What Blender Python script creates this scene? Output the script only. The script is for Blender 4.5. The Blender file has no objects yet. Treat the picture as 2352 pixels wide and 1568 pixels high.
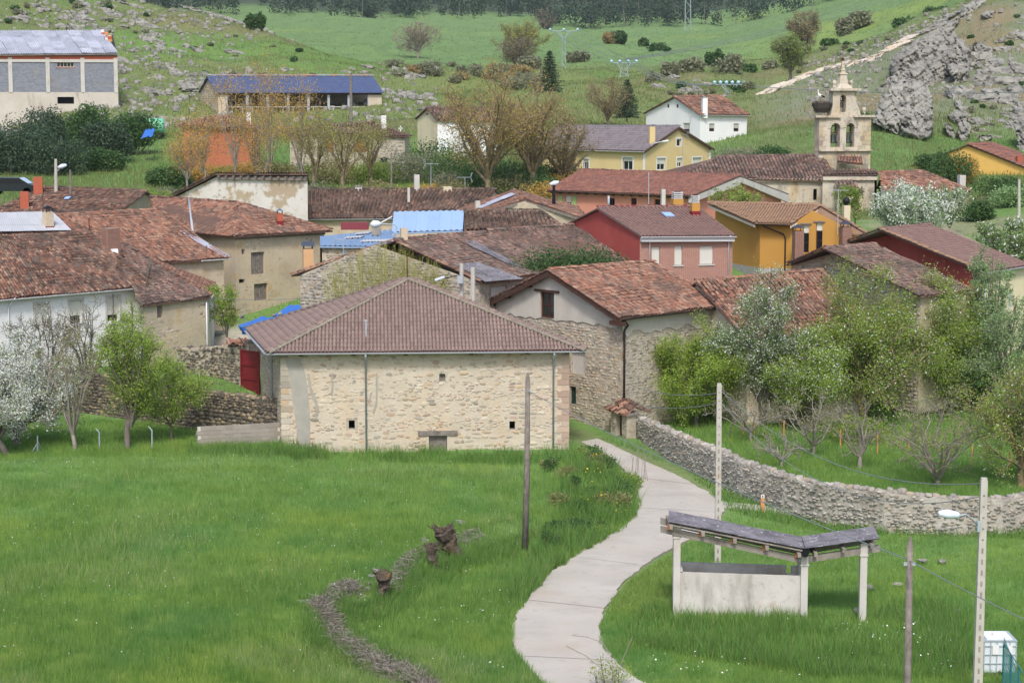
import bpy, math, random
import numpy as np
from mathutils import Vector, Matrix
from mathutils.geometry import tessellate_polygon
random.seed(7); RNG = np.random.default_rng(7)
SC = bpy.context.scene
COL = SC.collection
# ------------------------------------------------------------------ camera, sky, sun, exposure
F = 4450.0; PITCH = math.atan(534 / 4450); CZ = 17.7          # focal length in pixels of a 2352 px wide frame
CP, SP = math.cos(PITCH), math.sin(PITCH)
cam = bpy.data.cameras.new('camera'); camo = bpy.data.objects.new('camera', cam); COL.objects.link(camo)
camo.location = (0, 0, CZ); camo.rotation_euler = (math.pi / 2 - PITCH, 0, 0)
cam.sensor_width = 36; cam.lens = 36 * F / 2352; cam.clip_start = 1; cam.clip_end = 6000
SC.camera = camo
W = bpy.data.worlds.new('World'); SC.world = W; W.use_nodes = True
wn = W.node_tree; bg = wn.nodes['Background']
sky = wn.nodes.new('ShaderNodeTexSky'); sky.sky_type = 'NISHITA'; sky.sun_disc = False
SUN_EL, SUN_AZ = math.radians(52), math.radians(181)          # azimuth clockwise from +Y: behind the camera
sky.sun_elevation = SUN_EL; sky.sun_rotation = SUN_AZ; sky.air_density = 1.0; sky.dust_density = 3.0; sky.ozone_density = 1.0
wn.links.new(sky.outputs[0], bg.inputs[0]); bg.inputs[1].default_value = 0.11
sl = bpy.data.lights.new('sun', 'SUN'); so = bpy.data.objects.new('sun', sl); COL.objects.link(so)
sl.energy = 1.5; sl.angle = math.radians(10); sl.color = (1.0, 0.965, 0.92)
sd = Vector((math.sin(SUN_AZ) * math.cos(SUN_EL), math.cos(SUN_AZ) * math.cos(SUN_EL), math.sin(SUN_EL)))
so.rotation_euler = sd.to_track_quat('Z', 'Y').to_euler(); so.location = (0, 0, 200)
SC.view_settings.view_transform = 'Standard'; SC.view_settings.look = 'None'
SC.view_settings.exposure = 0.86; SC.view_settings.gamma = 1.0
SC.render.engine = 'CYCLES'; SC.cycles.use_denoising = True
SC.cycles.max_bounces = 5; SC.cycles.diffuse_bounces = 2; SC.cycles.glossy_bounces = 2; SC.cycles.transmission_bounces = 2
SC.cycles.transparent_max_bounces = 4; SC.cycles.volume_bounces = 0; SC.cycles.sample_clamp_indirect = 4

# ------------------------------------------------------------------ picture -> place
def ray(x, y):
    a, b = (x - 1176) / F, (784 - y) / F
    return Vector((a, CP + b * SP, -SP + b * CP))
def at(x, y, Y):
    d = ray(x, y); t = Y / d.y
    return Vector((d.x * t, Y, CZ + d.z * t))
def onz(x, y, z):
    d = ray(x, y); t = (z - CZ) / d.z
    return Vector((d.x * t, d.y * t, z))
def onplane(x, y, p, n):
    d = ray(x, y); o = Vector((0, 0, CZ)); t = (p - o).dot(n) / d.dot(n)
    return o + d * t

# ------------------------------------------------------------------ noise (numpy)
def _h(ix, iy, s):
    n = (ix.astype(np.int64) * 374761393 + iy.astype(np.int64) * 668265263 + s * 974711) & 0x7fffffff
    n = ((n ^ (n >> 13)) * 1274126177) & 0x7fffffff
    return ((n ^ (n >> 16)) & 0xffff) / 65535.0
def vnoise(x, y, s=0):
    x = np.asarray(x, float); y = np.asarray(y, float)
    ix, iy = np.floor(x), np.floor(y); fx, fy = x - ix, y - iy
    fx = fx * fx * (3 - 2 * fx); fy = fy * fy * (3 - 2 * fy)
    a = _h(ix, iy, s); b = _h(ix + 1, iy, s); c = _h(ix, iy + 1, s); d = _h(ix + 1, iy + 1, s)
    return a + (b - a) * fx + (c - a) * fy + (a - b - c + d) * fx * fy
def fbm(x, y, s=0, o=4):
    t = 0; a = .5; f = 1
    for i in range(o):
        t = t + a * vnoise(np.asarray(x) * f, np.asarray(y) * f, s + i * 17); a *= .5; f *= 2.03
    return t / (1 - .5 ** o)
def sstep(a, b, x):
    t = np.clip((np.asarray(x, float) - a) / (b - a), 0, 1)
    return t * t * (3 - 2 * t)

# ------------------------------------------------------------------ terrain heights
def zy(y, Y): return CZ - Y * math.tan(PITCH + math.atan((y - 784) / F))
def prof(*a):
    return [(Y, (zy(v[0], Y) if isinstance(v, tuple) else v)) for Y, v in a]
NEAR = [(20, 0.0), (95, 0.0)]
COLS = {
 -900: NEAR + [(100, 2.2), (125, 2.4), (134, 4), (150, 7), (165, 9.5), (200, 11), (255, 13.5), (278, 14.6), (300, 18), (420, 47), (500, 55), (700, 60), (900, 72), (1300, 126), (2400, 330)],
 0: NEAR + [(100, 2.2), (125, 2.4), (134, 4), (150, 7), (165, 9.5), (200, 11), (255, 13.5), (278, 14.6), (292, 19)] + prof((330, (60,)), (370, (0,)), (430, (-60,))) + [(500, 48), (700, 56), (900, 72), (1300, 126), (2400, 330)],
 300: NEAR + [(100, 2.2), (125, 2.4), (134, 4), (150, 7), (165, 8.8), (200, 10.8), (235, 13.5), (255, 15.2), (278, 17)] + prof((320, (150,)), (370, (50,)), (410, (-10,))) + [(470, 40), (600, 46), (900, 64), (1300, 126), (2400, 330)],
 480: NEAR + [(100, 2.2), (125, 2.4), (134, 4), (150, 7), (165, 8.6), (200, 10.6), (235, 13.5), (262, 16)] + prof((330, (130,)), (390, (30,))) + [(450, 33), (600, 41)] + prof((700, (62,)), (800, (45,)), (1300, (-90,))) + [(2400, 330)],
 600: NEAR + [(101, .3), (105, .8), (112, 2.3), (128, 2.8), (134, 4), (150, 7), (165, 8.6), (200, 11), (235, 13.5), (262, 16)] + prof((330, (145,)), (370, (62,))) + [(420, 29.5), (550, 35)] + prof((700, (60,)), (810, (43,)), (1300, (-90,))) + [(2400, 330)],
 800: NEAR + [(101, .1), (105, .4), (112, 1.8), (124, 2.4), (134, 4), (150, 7), (165, 8.8), (200, 11.2), (235, 13.8), (262, 16)] + prof((300, (205,)), (345, (125,))) + [(395, 25)] + prof((470, (122,)), (850, (42,)), (1300, (-90,))) + [(2400, 330)],
 1000: NEAR + [(100, 0), (108, .6), (118, 2.2), (130, 3.8), (145, 6.5), (158, 8), (175, 9.5), (202, 11.3), (230, 14)] + prof((262, (262,)), (300, (190,)), (315, (178,))) + [(350, 22)] + prof((420, (160,)), (460, (130,)), (850, (42,)), (1300, (-90,))) + [(2400, 330)],
 1300: NEAR + [(100, 0), (108, .3), (115, 1.5), (125, 3.6), (135, 6), (158, 9), (180, 9.8), (202, 10.5), (240, 14)] + prof((300, (210,)), (380, (170,)), (460, (140,)), (800, (66,)), (1300, (-70,))) + [(2400, 330)],
 1450: NEAR + [(105, 0), (110, .2), (118, 2.2), (125, 4), (135, 6.3), (158, 9), (180, 9.8), (202, 10.5), (240, 13.4)] + prof((300, (215,)), (380, (172,)), (460, (140,)), (800, (66,)), (1300, (-70,))) + [(2400, 330)],
 1620: NEAR + [(105, 0), (112, .6), (118, 2.2), (125, 4.5), (135, 6.7), (158, 8.5), (175, 8.8), (200, 10.5), (240, 13.4)] + prof((270, (248,)), (330, (190,)), (450, (142,)), (800, (63,)), (1300, (-70,))) + [(2400, 330)],
 1750: NEAR + [(105, 0), (112, .6), (118, 2.2), (125, 4.5), (135, 6.7), (158, 8.5), (175, 8.8), (190, 11)] + prof((240, (310,)), (275, (237,)), (292, (213,))) + [(312, 20)] + prof((400, (160,)), (560, (85,)), (800, (45,)), (1300, (-90,))) + [(2400, 330)],
 2000: NEAR + [(110, .3), (118, 1.6), (125, 3.4), (135, 6), (158, 8.5), (175, 9)] + prof((190, (385,)), (215, (328,)), (260, (240,)), (320, (130,))) + [(342, 25.6)] + prof((450, (70,)), (700, (10,)), (1300, (-120,))) + [(2400, 330)],
 2200: NEAR + [(105, 0), (112, .6), (118, 1.8), (130, 4.5), (150, 8)] + prof((165, (470,)), (200, (378,)), (235, (315,)), (280, (150,)), (335, (25,))) + [(360, 34), (500, 48), (800, 78), (1300, 140), (2400, 330)],
 2352: NEAR + [(105, .2), (112, .8), (118, 2), (130, 4.8), (150, 9)] + prof((165, (450,)), (200, (378,)), (235, (315,)), (280, (140,)), (350, (-60,))) + [(500, 58), (800, 88), (1300, 150), (2400, 330)],
 3300: NEAR + [(105, .2), (112, .8), (118, 2), (130, 4.8), (150, 9), (165, 10.3), (200, 12), (235, 15), (280, 27), (350, 46), (500, 62), (800, 90), (1300, 150), (2400, 330)],
}
GU = np.linspace(-0.62, 0.62, 311); GY = np.exp(np.linspace(math.log(20), math.log(2400), 620))
def _grid():
    xs = sorted(COLS); us = np.array([(x - 1176) / F for x in xs])
    pr = np.array([np.interp(GY, [p[0] for p in COLS[x]], [p[1] for p in COLS[x]]) for x in xs])
    Z = np.empty((len(GU), len(GY)))
    for j in range(len(GY)): Z[:, j] = np.interp(GU, us, pr[:, j])
    k = np.exp(-.5 * (np.arange(-6, 7) / 2.6) ** 2); k /= k.sum()
    Zp = np.pad(Z, ((6, 6), (0, 0)), mode='edge'); Z = sum(k[i] * Zp[i:i + len(GU)] for i in range(13))
    k = np.exp(-.5 * (np.arange(-4, 5) / 1.6) ** 2); k /= k.sum()
    Zp = np.pad(Z, ((0, 0), (4, 4)), mode='edge'); Z = sum(k[i] * Zp[:, i:i + len(GY)] for i in range(9))
    return Z
GZ = _grid()
# the retaining wall left of the barn: ground in front of it stays low
RW0, RW1 = Vector((-60, 134.0, 0)), Vector((-11.9, 99.9, 0))
_rd = (RW1 - RW0).normalized(); _rn = Vector((-_rd.y, _rd.x, 0))
if _rn.y < 0: _rn = -_rn
ROADL = [(1288, 1004), (1330, 1014), (1395, 1044), (1432, 1076), (1462, 1120), (1470, 1160), (1455, 1195), (1415, 1224), (1340, 1266), (1272, 1312), (1214, 1376), (1180, 1432), (1176, 1475), (1196, 1520), (1240, 1562), (1300, 1606), (1420, 1680), (1640, 1800)]
ROADR = [(1335, 994), (1395, 1019), (1480, 1060), (1560, 1096), (1632, 1136), (1664, 1172), (1640, 1204), (1585, 1240), (1500, 1284), (1428, 1340), (1390, 1396), (1372, 1440), (1384, 1486), (1420, 1530), (1470, 1566), (1530, 1604), (1640, 1670), (1860, 1780)]
RL = [onz(x, y, 0) for x, y in ROADL]; RR = [onz(x, y, 0) for x, y in ROADR]
RC = np.array([((a + b) / 2)[:2] for a, b in zip(RL, RR)]); RWD = np.array([(a - b).length / 2 for a, b in zip(RL, RR)])
def road_dist(X, Y):                                           # distance outside the road edge (negative on the road)
    X = np.asarray(X, float); Y = np.asarray(Y, float); best = np.full(X.shape, 1e9)
    for i in range(len(RC) - 1):
        a, b = RC[i], RC[i + 1]; d = b - a; L = d @ d
        t = np.clip(((X - a[0]) * d[0] + (Y - a[1]) * d[1]) / L, 0, 1)
        w = RWD[i] + (RWD[i + 1] - RWD[i]) * t
        best = np.minimum(best, np.hypot(X - a[0] - d[0] * t, Y - a[1] - d[1] * t) - w)
    return best
EDGE = [(p.x, p.y) for p in (onz(x, y, 0) for x, y in ((300, 1900), (700, 1500), (765, 1425), (890, 1370), (1050, 1285), (1200, 1230), (1320, 1180), (1400, 1120), (1400, 1040)))]
def bank(X, Y):                                                # grassy bank on the field side of the lane, low ridge by the stumps
    r = road_dist(X, Y); m = 0
    c = onz(1395, 1130, 0); m = m + .6 * np.exp(-((X - c.x) / 2.6) ** 2 - ((Y - c.y) / 6.5) ** 2)
    up = np.zeros(np.shape(X)); best = np.full(np.shape(X), 1e9)                # the upper field lies half a metre above the strip beside the lane
    for (ax, ay), (bx, by) in zip(EDGE, EDGE[1:]):
        dx, dy = bx - ax, by - ay; L = dx * dx + dy * dy; t = np.clip(((X - ax) * dx + (Y - ay) * dy) / L, 0, 1); q = np.hypot(X - ax - dx * t, Y - ay - dy * t); s = np.where((X - ax) * dy - (Y - ay) * dx < 0, 1., -1.); up = np.where(q < best, s * q, up); best = np.minimum(best, q)
    m = m + .55 * sstep(-.9, .9, up) * sstep(97, 90, Y) * sstep(45, 62, Y)
    return m * sstep(.1, 1.4, r)
def zt(X, Y):
    X = np.asarray(X, float); Y = np.maximum(np.asarray(Y, float), 20.001)
    u = X / Y; i = np.clip((u - GU[0]) / (GU[1] - GU[0]), 0, len(GU) - 1.001)
    j = np.clip((np.log(Y) - math.log(20)) / (math.log(2400) - math.log(20)) * (len(GY) - 1), 0, len(GY) - 1.001)
    i0 = i.astype(int); j0 = j.astype(int); fi = i - i0; fj = j - j0
    z = (GZ[i0, j0] * (1 - fi) + GZ[i0 + 1, j0] * fi) * (1 - fj) + (GZ[i0, j0 + 1] * (1 - fi) + GZ[i0 + 1, j0 + 1] * fi) * fj
    db = (X - RW1.x) * _rn.x + (Y - RW1.y) * _rn.y             # metres behind the retaining wall
    low = .45 * sstep(80, 100, Y) * sstep(-2, -14, X) + .012 * np.clip(Y - 96, 0, 40)
    front = sstep(.9, .15, db) * sstep(-10.5, -11.5, X) * sstep(140, 130, Y)
    z = z * (1 - front) + low * front
    rd = road_dist(X, Y)
    n = (fbm(X * .22, Y * .22, 5) - .5) * .5 * sstep(.2, 3.5, rd) * (1 + sstep(240, 320, Y) * 3.0) * sstep(135, 120, Y) \
        + (fbm(X * .08, Y * .08, 9, 5) - .5) * 4.5 * sstep(215, 300, Y)
    z = z + n + bank(X, Y)
    return z
def zg(X, Y): return float(zt(np.array([X]), np.array([Y]))[0])
_HY = np.exp(np.linspace(math.log(24), math.log(2000), 1400))
def hit(x, y):                                                 # the first ground point seen at a pixel
    d = ray(x, y); X = d.x / d.y * _HY; Z = CZ + d.z / d.y * _HY
    g = zt(X, _HY) - Z; k = np.argmax(g >= 0)
    if g[k] < 0: return None
    if k: 
        f = -g[k - 1] / (g[k] - g[k - 1]); Y = _HY[k - 1] + f * (_HY[k] - _HY[k - 1])
    else: Y = _HY[0]
    return Vector((d.x / d.y * Y, Y, CZ + d.z / d.y * Y))

# ------------------------------------------------------------------ meshes
ORG = {}
def org(o): return ORG.get(o.name, Vector()) if o else Vector()
def put(name, me, mats=None, parent=None, loc=None):
    o = bpy.data.objects.new(name, me); COL.objects.link(o)
    if parent is not None: o.parent = parent; ORG[o.name] = org(parent)
    for m in (mats if isinstance(mats, (list, tuple)) else [mats] if mats else []): me.materials.append(m)
    return o
def tag(o, label, cat=None, group=None, kind=None):
    if label: o['label'] = label
    if cat: o['category'] = cat
    if group: o['group'] = group
    if kind: o['kind'] = kind
    return o
def empty(name, loc, label, cat, group=None):
    o = bpy.data.objects.new(name, None); COL.objects.link(o); o.location = loc; ORG[o.name] = Vector(loc); o.empty_display_size = .3
    return tag(o, label, cat, group)
def npmesh(name, V, Fa, smooth=False):
    V = np.ascontiguousarray(V, np.float32); Fa = np.ascontiguousarray(Fa, np.int32); k = Fa.shape[1]
    me = bpy.data.meshes.new(name); me.vertices.add(len(V)); me.vertices.foreach_set('co', V.ravel())
    me.loops.add(Fa.size); me.loops.foreach_set('vertex_index', Fa.ravel())
    me.polygons.add(len(Fa)); me.polygons.foreach_set('loop_start', np.arange(0, Fa.size, k, dtype=np.int32))
    me.polygons.foreach_set('loop_total', np.full(len(Fa), k, np.int32))
    if smooth: me.polygons.foreach_set('use_smooth', np.ones(len(Fa), bool))
    me.update(calc_edges=True); return me
Z3 = Vector((0, 0, 1))
class MB:
    def __init__(s): s.v = []; s.f = []; s.m = []
    def poly(s, pts, m=0):
        n = len(s.v); s.v += [Vector(p) for p in pts]; s.f.append(list(range(n, n + len(pts)))); s.m.append(m); return s
    def prism(s, pts, off, m=0):                              # polygon swept by a vector
        off = Vector(off); n = len(s.v); k = len(pts); s.v += [Vector(p) for p in pts] + [Vector(p) + off for p in pts]
        s.f += [list(range(n + k - 1, n - 1, -1)), list(range(n + k, n + 2 * k))]
        s.f += [[n + i, n + (i + 1) % k, n + k + (i + 1) % k, n + k + i] for i in range(k)]
        s.m += [m] * (k + 2); return s
    def box(s, c, sx, sy, sz, U=None, m=0, V=None):           # centre, sizes, U = x axis
        U = Vector(U).normalized() if U is not None else Vector((1, 0, 0)); V = Vector(V).normalized() if V is not None else Z3.cross(U).normalized(); Wv = U.cross(V)
        c = Vector(c); a, b, d = U * sx / 2, V * sy / 2, Wv * sz / 2
        return s.prism([c - a - b - d, c + a - b - d, c + a + b - d, c - a + b - d], d * 2, m)
    def tube(s, pts, r, n=6, m=0, cap=True):
        pts = [Vector(p) for p in pts]; rs = r if isinstance(r, (list, tuple)) else [r] * len(pts); base = len(s.v); ref = None
        for i, p in enumerate(pts):
            d = (pts[min(i + 1, len(pts) - 1)] - pts[max(i - 1, 0)])
            d = d.normalized() if d.length > 1e-9 else Z3
            ref = (Vector((1, 0, 0)) if abs(d.x) < .8 else Vector((0, 1, 0))) if ref is None else ref
            a = (ref - d * ref.dot(d)).normalized(); b = d.cross(a); ref = a
            for k in range(n):
                t = 2 * math.pi * k / n; s.v.append(p + (a * math.cos(t) + b * math.sin(t)) * rs[i])
        for i in range(len(pts) - 1):
            for k in range(n):
                q = base + i * n; s.f.append([q + k, q + (k + 1) % n, q + n + (k + 1) % n, q + n + k]); s.m.append(m)
        if cap:
            s.f += [list(range(base + n - 1, base - 1, -1)), list(range(base + (len(pts) - 1) * n, base + len(pts) * n))]; s.m += [m, m]
        return s
    def build(s, name, mats, parent=None, smooth=False, kind=None):
        o0 = org(parent); me = bpy.data.meshes.new(name); me.from_pydata([tuple(v - o0) for v in s.v], [], s.f)
        ob = put(name, me, mats, parent)
        if any(s.m): me.polygons.foreach_set('material_index', np.array(s.m, np.int32))
        if smooth: me.polygons.foreach_set('use_smooth', np.ones(len(s.f), bool))
        me.update()
        if kind: ob['kind'] = kind
        return ob

# ------------------------------------------------------------------ materials
MATS = {}
def _n(nt, t, **kw):
    n = nt.nodes.new(t)
    for k, v in kw.items():
        if hasattr(n, k): setattr(n, k, v)
        else: n.inputs[k].default_value = v
    return n
def c4(c): return (c[0], c[1], c[2], 1)
def ramp(nt, fac, cols, pos=None, interp='LINEAR'):
    r = nt.nodes.new('ShaderNodeValToRGB'); r.color_ramp.interpolation = interp; e = r.color_ramp.elements
    while len(e) < len(cols): e.new(.5)
    for i, c in enumerate(cols):
        e[i].position = pos[i] if pos else i / max(1, len(cols) - (0 if interp == 'CONSTANT' else 1)); e[i].color = c4(c)
    nt.links.new(fac, r.inputs[0]); return r.outputs[0]
def mixc(nt, fac, a, b, mode='MIX'):
    m = nt.nodes.new('ShaderNodeMix'); m.data_type = 'RGBA'; m.blend_type = mode
    for s, v in ((m.inputs[0], fac), (m.inputs[6], a), (m.inputs[7], b)):
        if hasattr(v, 'is_output') or isinstance(v, bpy.types.NodeSocket): nt.links.new(v, s)
        elif isinstance(v, (int, float)): s.default_value = v
        else: s.default_value = c4(v)
    return m.outputs[2]
def noise(nt, pos, scale, detail=4, stretch=None, rough=.55):
    if stretch:
        mp = nt.nodes.new('ShaderNodeMapping'); mp.inputs['Scale'].default_value = stretch; nt.links.new(pos, mp.inputs[0]); pos = mp.outputs[0]
    n = nt.nodes.new('ShaderNodeTexNoise'); n.inputs['Scale'].default_value = scale; n.inputs['Detail'].default_value = detail; n.inputs['Roughness'].default_value = rough
    nt.links.new(pos, n.inputs['Vector']); return n.outputs[0]
def mrange(nt, v, a, b, c=0., d=1.):
    m = nt.nodes.new('ShaderNodeMapRange'); nt.links.new(v, m.inputs[0])
    for i, x in enumerate((a, b, c, d)): m.inputs[i + 1].default_value = x
    return m.outputs[0]
def M(name, base, var=None, scale=2., rough=.9, patches=(), bump=None, rnd=None, spec=.25, metal=0., transl=0., attr=None, vjit=0., brick=None):
    """base/var mixed by world noise; rnd: colours picked per object and per island; patches: (colour, scale, lo, hi, strength[, stretch])"""
    if name in MATS: return MATS[name]
    m = bpy.data.materials.new(name); MATS[name] = m; m.use_nodes = True; nt = m.node_tree; bs = nt.nodes['Principled BSDF']
    geo = nt.nodes.new('ShaderNodeNewGeometry'); pos = geo.outputs['Position']
    rv = None
    if rnd or vjit:
        oi = nt.nodes.new('ShaderNodeObjectInfo'); ad = nt.nodes.new('ShaderNodeMath'); ad.operation = 'ADD'
        nt.links.new(geo.outputs['Random Per Island'], ad.inputs[0]); nt.links.new(oi.outputs['Random'], ad.inputs[1])
        fr = nt.nodes.new('ShaderNodeMath'); fr.operation = 'FRACT'; nt.links.new(ad.outputs[0], fr.inputs[0]); rv = fr.outputs[0]
    if attr:
        at_ = nt.nodes.new('ShaderNodeAttribute'); at_.attribute_name = attr; col = at_.outputs['Color']
    elif rnd: col = ramp(nt, rv, rnd)
    elif brick:
        bt = nt.nodes.new('ShaderNodeTexBrick'); bt.inputs['Color1'].default_value = c4(base); bt.inputs['Color2'].default_value = c4(var or base); bt.inputs['Mortar'].default_value = c4(brick[3])
        bt.inputs['Scale'].default_value = 1; bt.inputs['Brick Width'].default_value = brick[0]; bt.inputs['Row Height'].default_value = brick[1]; bt.inputs['Mortar Size'].default_value = brick[2]
        # walls are upright: along-wall distance and height drive the courses
        sx = nt.nodes.new('ShaderNodeSeparateXYZ'); nt.links.new(pos, sx.inputs[0]); cx = nt.nodes.new('ShaderNodeCombineXYZ')
        dt = nt.nodes.new('ShaderNodeVectorMath'); dt.operation = 'DOT_PRODUCT'; dt.inputs[1].default_value = brick[4]; nt.links.new(pos, dt.inputs[0])
        nt.links.new(dt.outputs['Value'], cx.inputs[0]); nt.links.new(sx.outputs[2], cx.inputs[1]); nt.links.new(cx.outputs[0], bt.inputs['Vector']); col = bt.outputs[0]
    else: col = None
    if col is None:
        col = mixc(nt, mrange(nt, noise(nt, pos, scale, 5), .3, .7), base, var) if var else None
    elif var and (rnd or attr):
        col = mixc(nt, mrange(nt, noise(nt, pos, scale, 5), .45, .75, 0, .8), col, var)
    for p in patches:
        fac = mrange(nt, noise(nt, pos, p[1], 6, p[5] if len(p) > 5 else None, .62), p[2], p[3], 0, p[4])
        col = mixc(nt, fac, col if col is not None else base, p[0])
    if vjit:
        hs = nt.nodes.new('ShaderNodeHueSaturation'); nt.links.new(mrange(nt, rv, 0, 1, 1 - vjit, 1 + vjit), hs.inputs['Value'])
        if col is None: hs.inputs['Color'].default_value = c4(base)
        else: nt.links.new(col, hs.inputs['Color'])
        col = hs.outputs[0]
    if col is not None: nt.links.new(col, bs.inputs['Base Color'])
    else: bs.inputs['Base Color'].default_value = c4(base)
    bs.inputs['Roughness'].default_value = rough; bs.inputs['Metallic'].default_value = metal; bs.inputs['Specular IOR Level'].default_value = spec
    if bump:
        b = nt.nodes.new('ShaderNodeBump'); b.inputs['Strength'].default_value = bump[0]; b.inputs['Distance'].default_value = bump[2] if len(bump) > 2 else .05
        nt.links.new(noise(nt, pos, bump[1], 5), b.inputs['Height']); nt.links.new(b.outputs[0], bs.inputs['Normal'])
    if transl:
        out = nt.nodes['Material Output']; tr = nt.nodes.new('ShaderNodeBsdfTranslucent'); mx = nt.nodes.new('ShaderNodeMixShader'); mx.inputs[0].default_value = transl
        if col is not None: nt.links.new(col, tr.inputs[0])
        else: tr.inputs[0].default_value = c4(base)
        nt.links.new(bs.outputs[0], mx.inputs[1]); nt.links.new(tr.outputs[0], mx.inputs[2]); nt.links.new(mx.outputs[0], out.inputs[0])
    return m
def rgb(r, g, b):                                              # sRGB bytes -> linear
    return tuple(((c / 255) / 12.92 if c / 255 <= .04045 else ((c / 255 + .055) / 1.055) ** 2.4) for c in (r, g, b))
# clay tiles
def rt(r, g, b):                                               # clay dulled by weather
    y = .3 * r + .55 * g + .15 * b; k = .30; return rgb((r * (1 - k) + y * k) * .88, (g * (1 - k) + y * k) * .86, (b * (1 - k) + y * k) * .825)
LICH = (rgb(92, 88, 84), 1.3, .5, .68, .75)
GRIME = [(rgb(74, 66, 62), .45, .48, .64, .7), (rgb(60, 54, 52), 5, .54, .68, .75), (rgb(178, 168, 148), 9, .66, .74, .6), (rgb(116, 110, 104), 1.6, .52, .66, .6)]
tile_old = M('tile_old', (0, 0, 0), rnd=[rt(84, 68, 62), rt(158, 100, 80), rt(66, 58, 55), rt(178, 116, 92), rt(112, 102, 96), rt(150, 94, 76), rt(198, 152, 126), rt(92, 76, 70), rt(166, 110, 90)], patches=GRIME, bump=(.4, 30, .01))
tile_mauve = M('tile_mauve', (0, 0, 0), rnd=[rt(120, 94, 90), rt(154, 108, 98), rt(84, 76, 74), rt(168, 122, 108), rt(120, 112, 110), rt(184, 144, 130), rt(96, 84, 82), rt(146, 110, 102)], patches=GRIME, bump=(.4, 30, .01))
tile_red = M('tile_red', (0, 0, 0), rnd=[rt(172, 106, 84), rt(188, 122, 98), rt(120, 84, 74), rt(204, 144, 118), rt(150, 104, 90), rt(196, 152, 130), rt(100, 78, 72), rt(178, 114, 92)], patches=[(rt(112, 96, 90), .5, .5, .66, .7), (rt(70, 62, 60), 6, .57, .7, .7), (rt(186, 172, 152), 9, .68, .75, .6)], bump=(.4, 30, .01))
tile_dark = M('tile_dark', (0, 0, 0), rnd=[rt(92, 78, 74), rt(132, 98, 86), rt(72, 64, 62), rt(160, 120, 100), rt(110, 100, 95), rt(150, 124, 108)], patches=[(rt(62, 57, 55), .5, .44, .62, .8), (rt(164, 146, 126), 7, .62, .72, .6)], bump=(.4, 30, .01))
tile_new = M('tile_new', (0, 0, 0), rnd=[rt(166, 102, 88), rt(180, 114, 98), rt(150, 92, 82), rt(140, 100, 94)], patches=[(rt(146, 98, 90), .9, .45, .6, .5), (rt(110, 84, 80), 4, .58, .7, .5)], bump=(.3, 30, .01))
tile_brown = M('tile_brown', (0, 0, 0), rnd=[rgb(138, 112, 92), rgb(147, 119, 98), rgb(128, 104, 86)], patches=[(rgb(124, 104, 92), .8, .5, .68, .5)], bump=(.3, 30, .01))
tile_conc = M('tile_conc', (0, 0, 0), rnd=[rgb(132, 114, 108), rgb(141, 122, 115), rgb(123, 106, 101)], patches=[(rgb(116, 101, 96), .7, .45, .65, .5), (rgb(192, 182, 166), 8, .68, .75, .5)], bump=(.3, 40, .01), rough=.8)
tile_conc2 = M('tile_conc2', (0, 0, 0), rnd=[rgb(120, 97, 92), rgb(127, 103, 97), rgb(112, 91, 87)], patches=[(rgb(150, 104, 98), 1.1, .62, .72, .5)], rough=.8)
tile_slate = M('tile_slate', (0, 0, 0), rnd=[rgb(120, 114, 118), rgb(128, 121, 125), rgb(110, 104, 110)], patches=[(rgb(104, 100, 104), .5, .5, .7, .5)], rough=.75)
m_pan = M('roof_pan', rgb(92, 74, 66), rgb(112, 86, 74), 2)  # pan clay darkened so the gaps between cover tiles read as cast shade
m_panc = M('roof_pan_smooth', rgb(112, 90, 88))
lichen_mortar = M('lichen_mortar', rgb(150, 144, 128), rgb(112, 104, 94), 6, patches=[(rgb(196, 186, 150), 14, .6, .7, .8)])
# walls
m_lime = M('lime_mortar', rgb(188, 176, 158), rgb(201, 190, 174), 1.1, patches=[(rgb(204, 172, 130), .55, .5, .7, .5, (1, 1, .35)), (rgb(176, 160, 136), 2.5, .55, .7, .5), (rgb(190, 150, 124), .8, .6, .75, .5)], bump=(.6, 9, .05))
m_plaster = M('grey_plaster', rgb(186, 180, 168), rgb(198, 193, 183), .9, patches=[(rgb(160, 152, 140), .6, .5, .72, .6, (1, 1, .4)), (rgb(148, 140, 126), 3, .6, .75, .4)], bump=(.3, 12, .03))
m_oldplaster = M('old_ochre_plaster', rgb(190, 174, 148), rgb(202, 187, 163), .7, patches=[(rgb(170, 160, 144), .45, .48, .62, .7), (rgb(190, 158, 110), .9, .55, .7, .6), (rgb(128, 116, 100), 2.2, .6, .72, .6), (rgb(104, 94, 82), 7, .64, .74, .5)], bump=(.6, 7, .05))
m_rubble = M('grey_rubble_mortar', rgb(174, 164, 148), rgb(186, 176, 158), 1.2, patches=[(rgb(118, 110, 100), 1.6, .52, .66, .7), (rgb(178, 150, 110), .8, .58, .72, .55), (rgb(96, 90, 82), 6, .6, .72, .6)], bump=(.8, 5, .08))
m_drystone = M('dry_stone_core', rgb(84, 78, 70), rgb(104, 96, 86), 2, bump=(.8, 5, .08))
m_white = M('white_render', rgb(222, 222, 222), rgb(230, 230, 230), .6, patches=[(rgb(190, 188, 184), .5, .55, .75, .5, (1, 1, .3))], bump=(.15, 10, .02))
m_peel = M('peeling_white', rgb(210, 206, 200), rgb(198, 192, 184), .8, patches=[(rgb(168, 150, 124), .42, .5, .54, .9), (rgb(140, 126, 106), 1.6, .6, .66, .7)], bump=(.6, 5, .05))
m_yellow = M('yellow_render', rgb(214, 192, 142), rgb(208, 184, 134), .5, patches=[(rgb(206, 176, 112), .8, .6, .75, .4)])
m_gold = M('golden_render', rgb(190, 144, 74), rgb(182, 136, 70), .5, patches=[(rgb(190, 136, 52), .5, .55, .75, .5)], bump=(.1, 15, .02))
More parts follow.
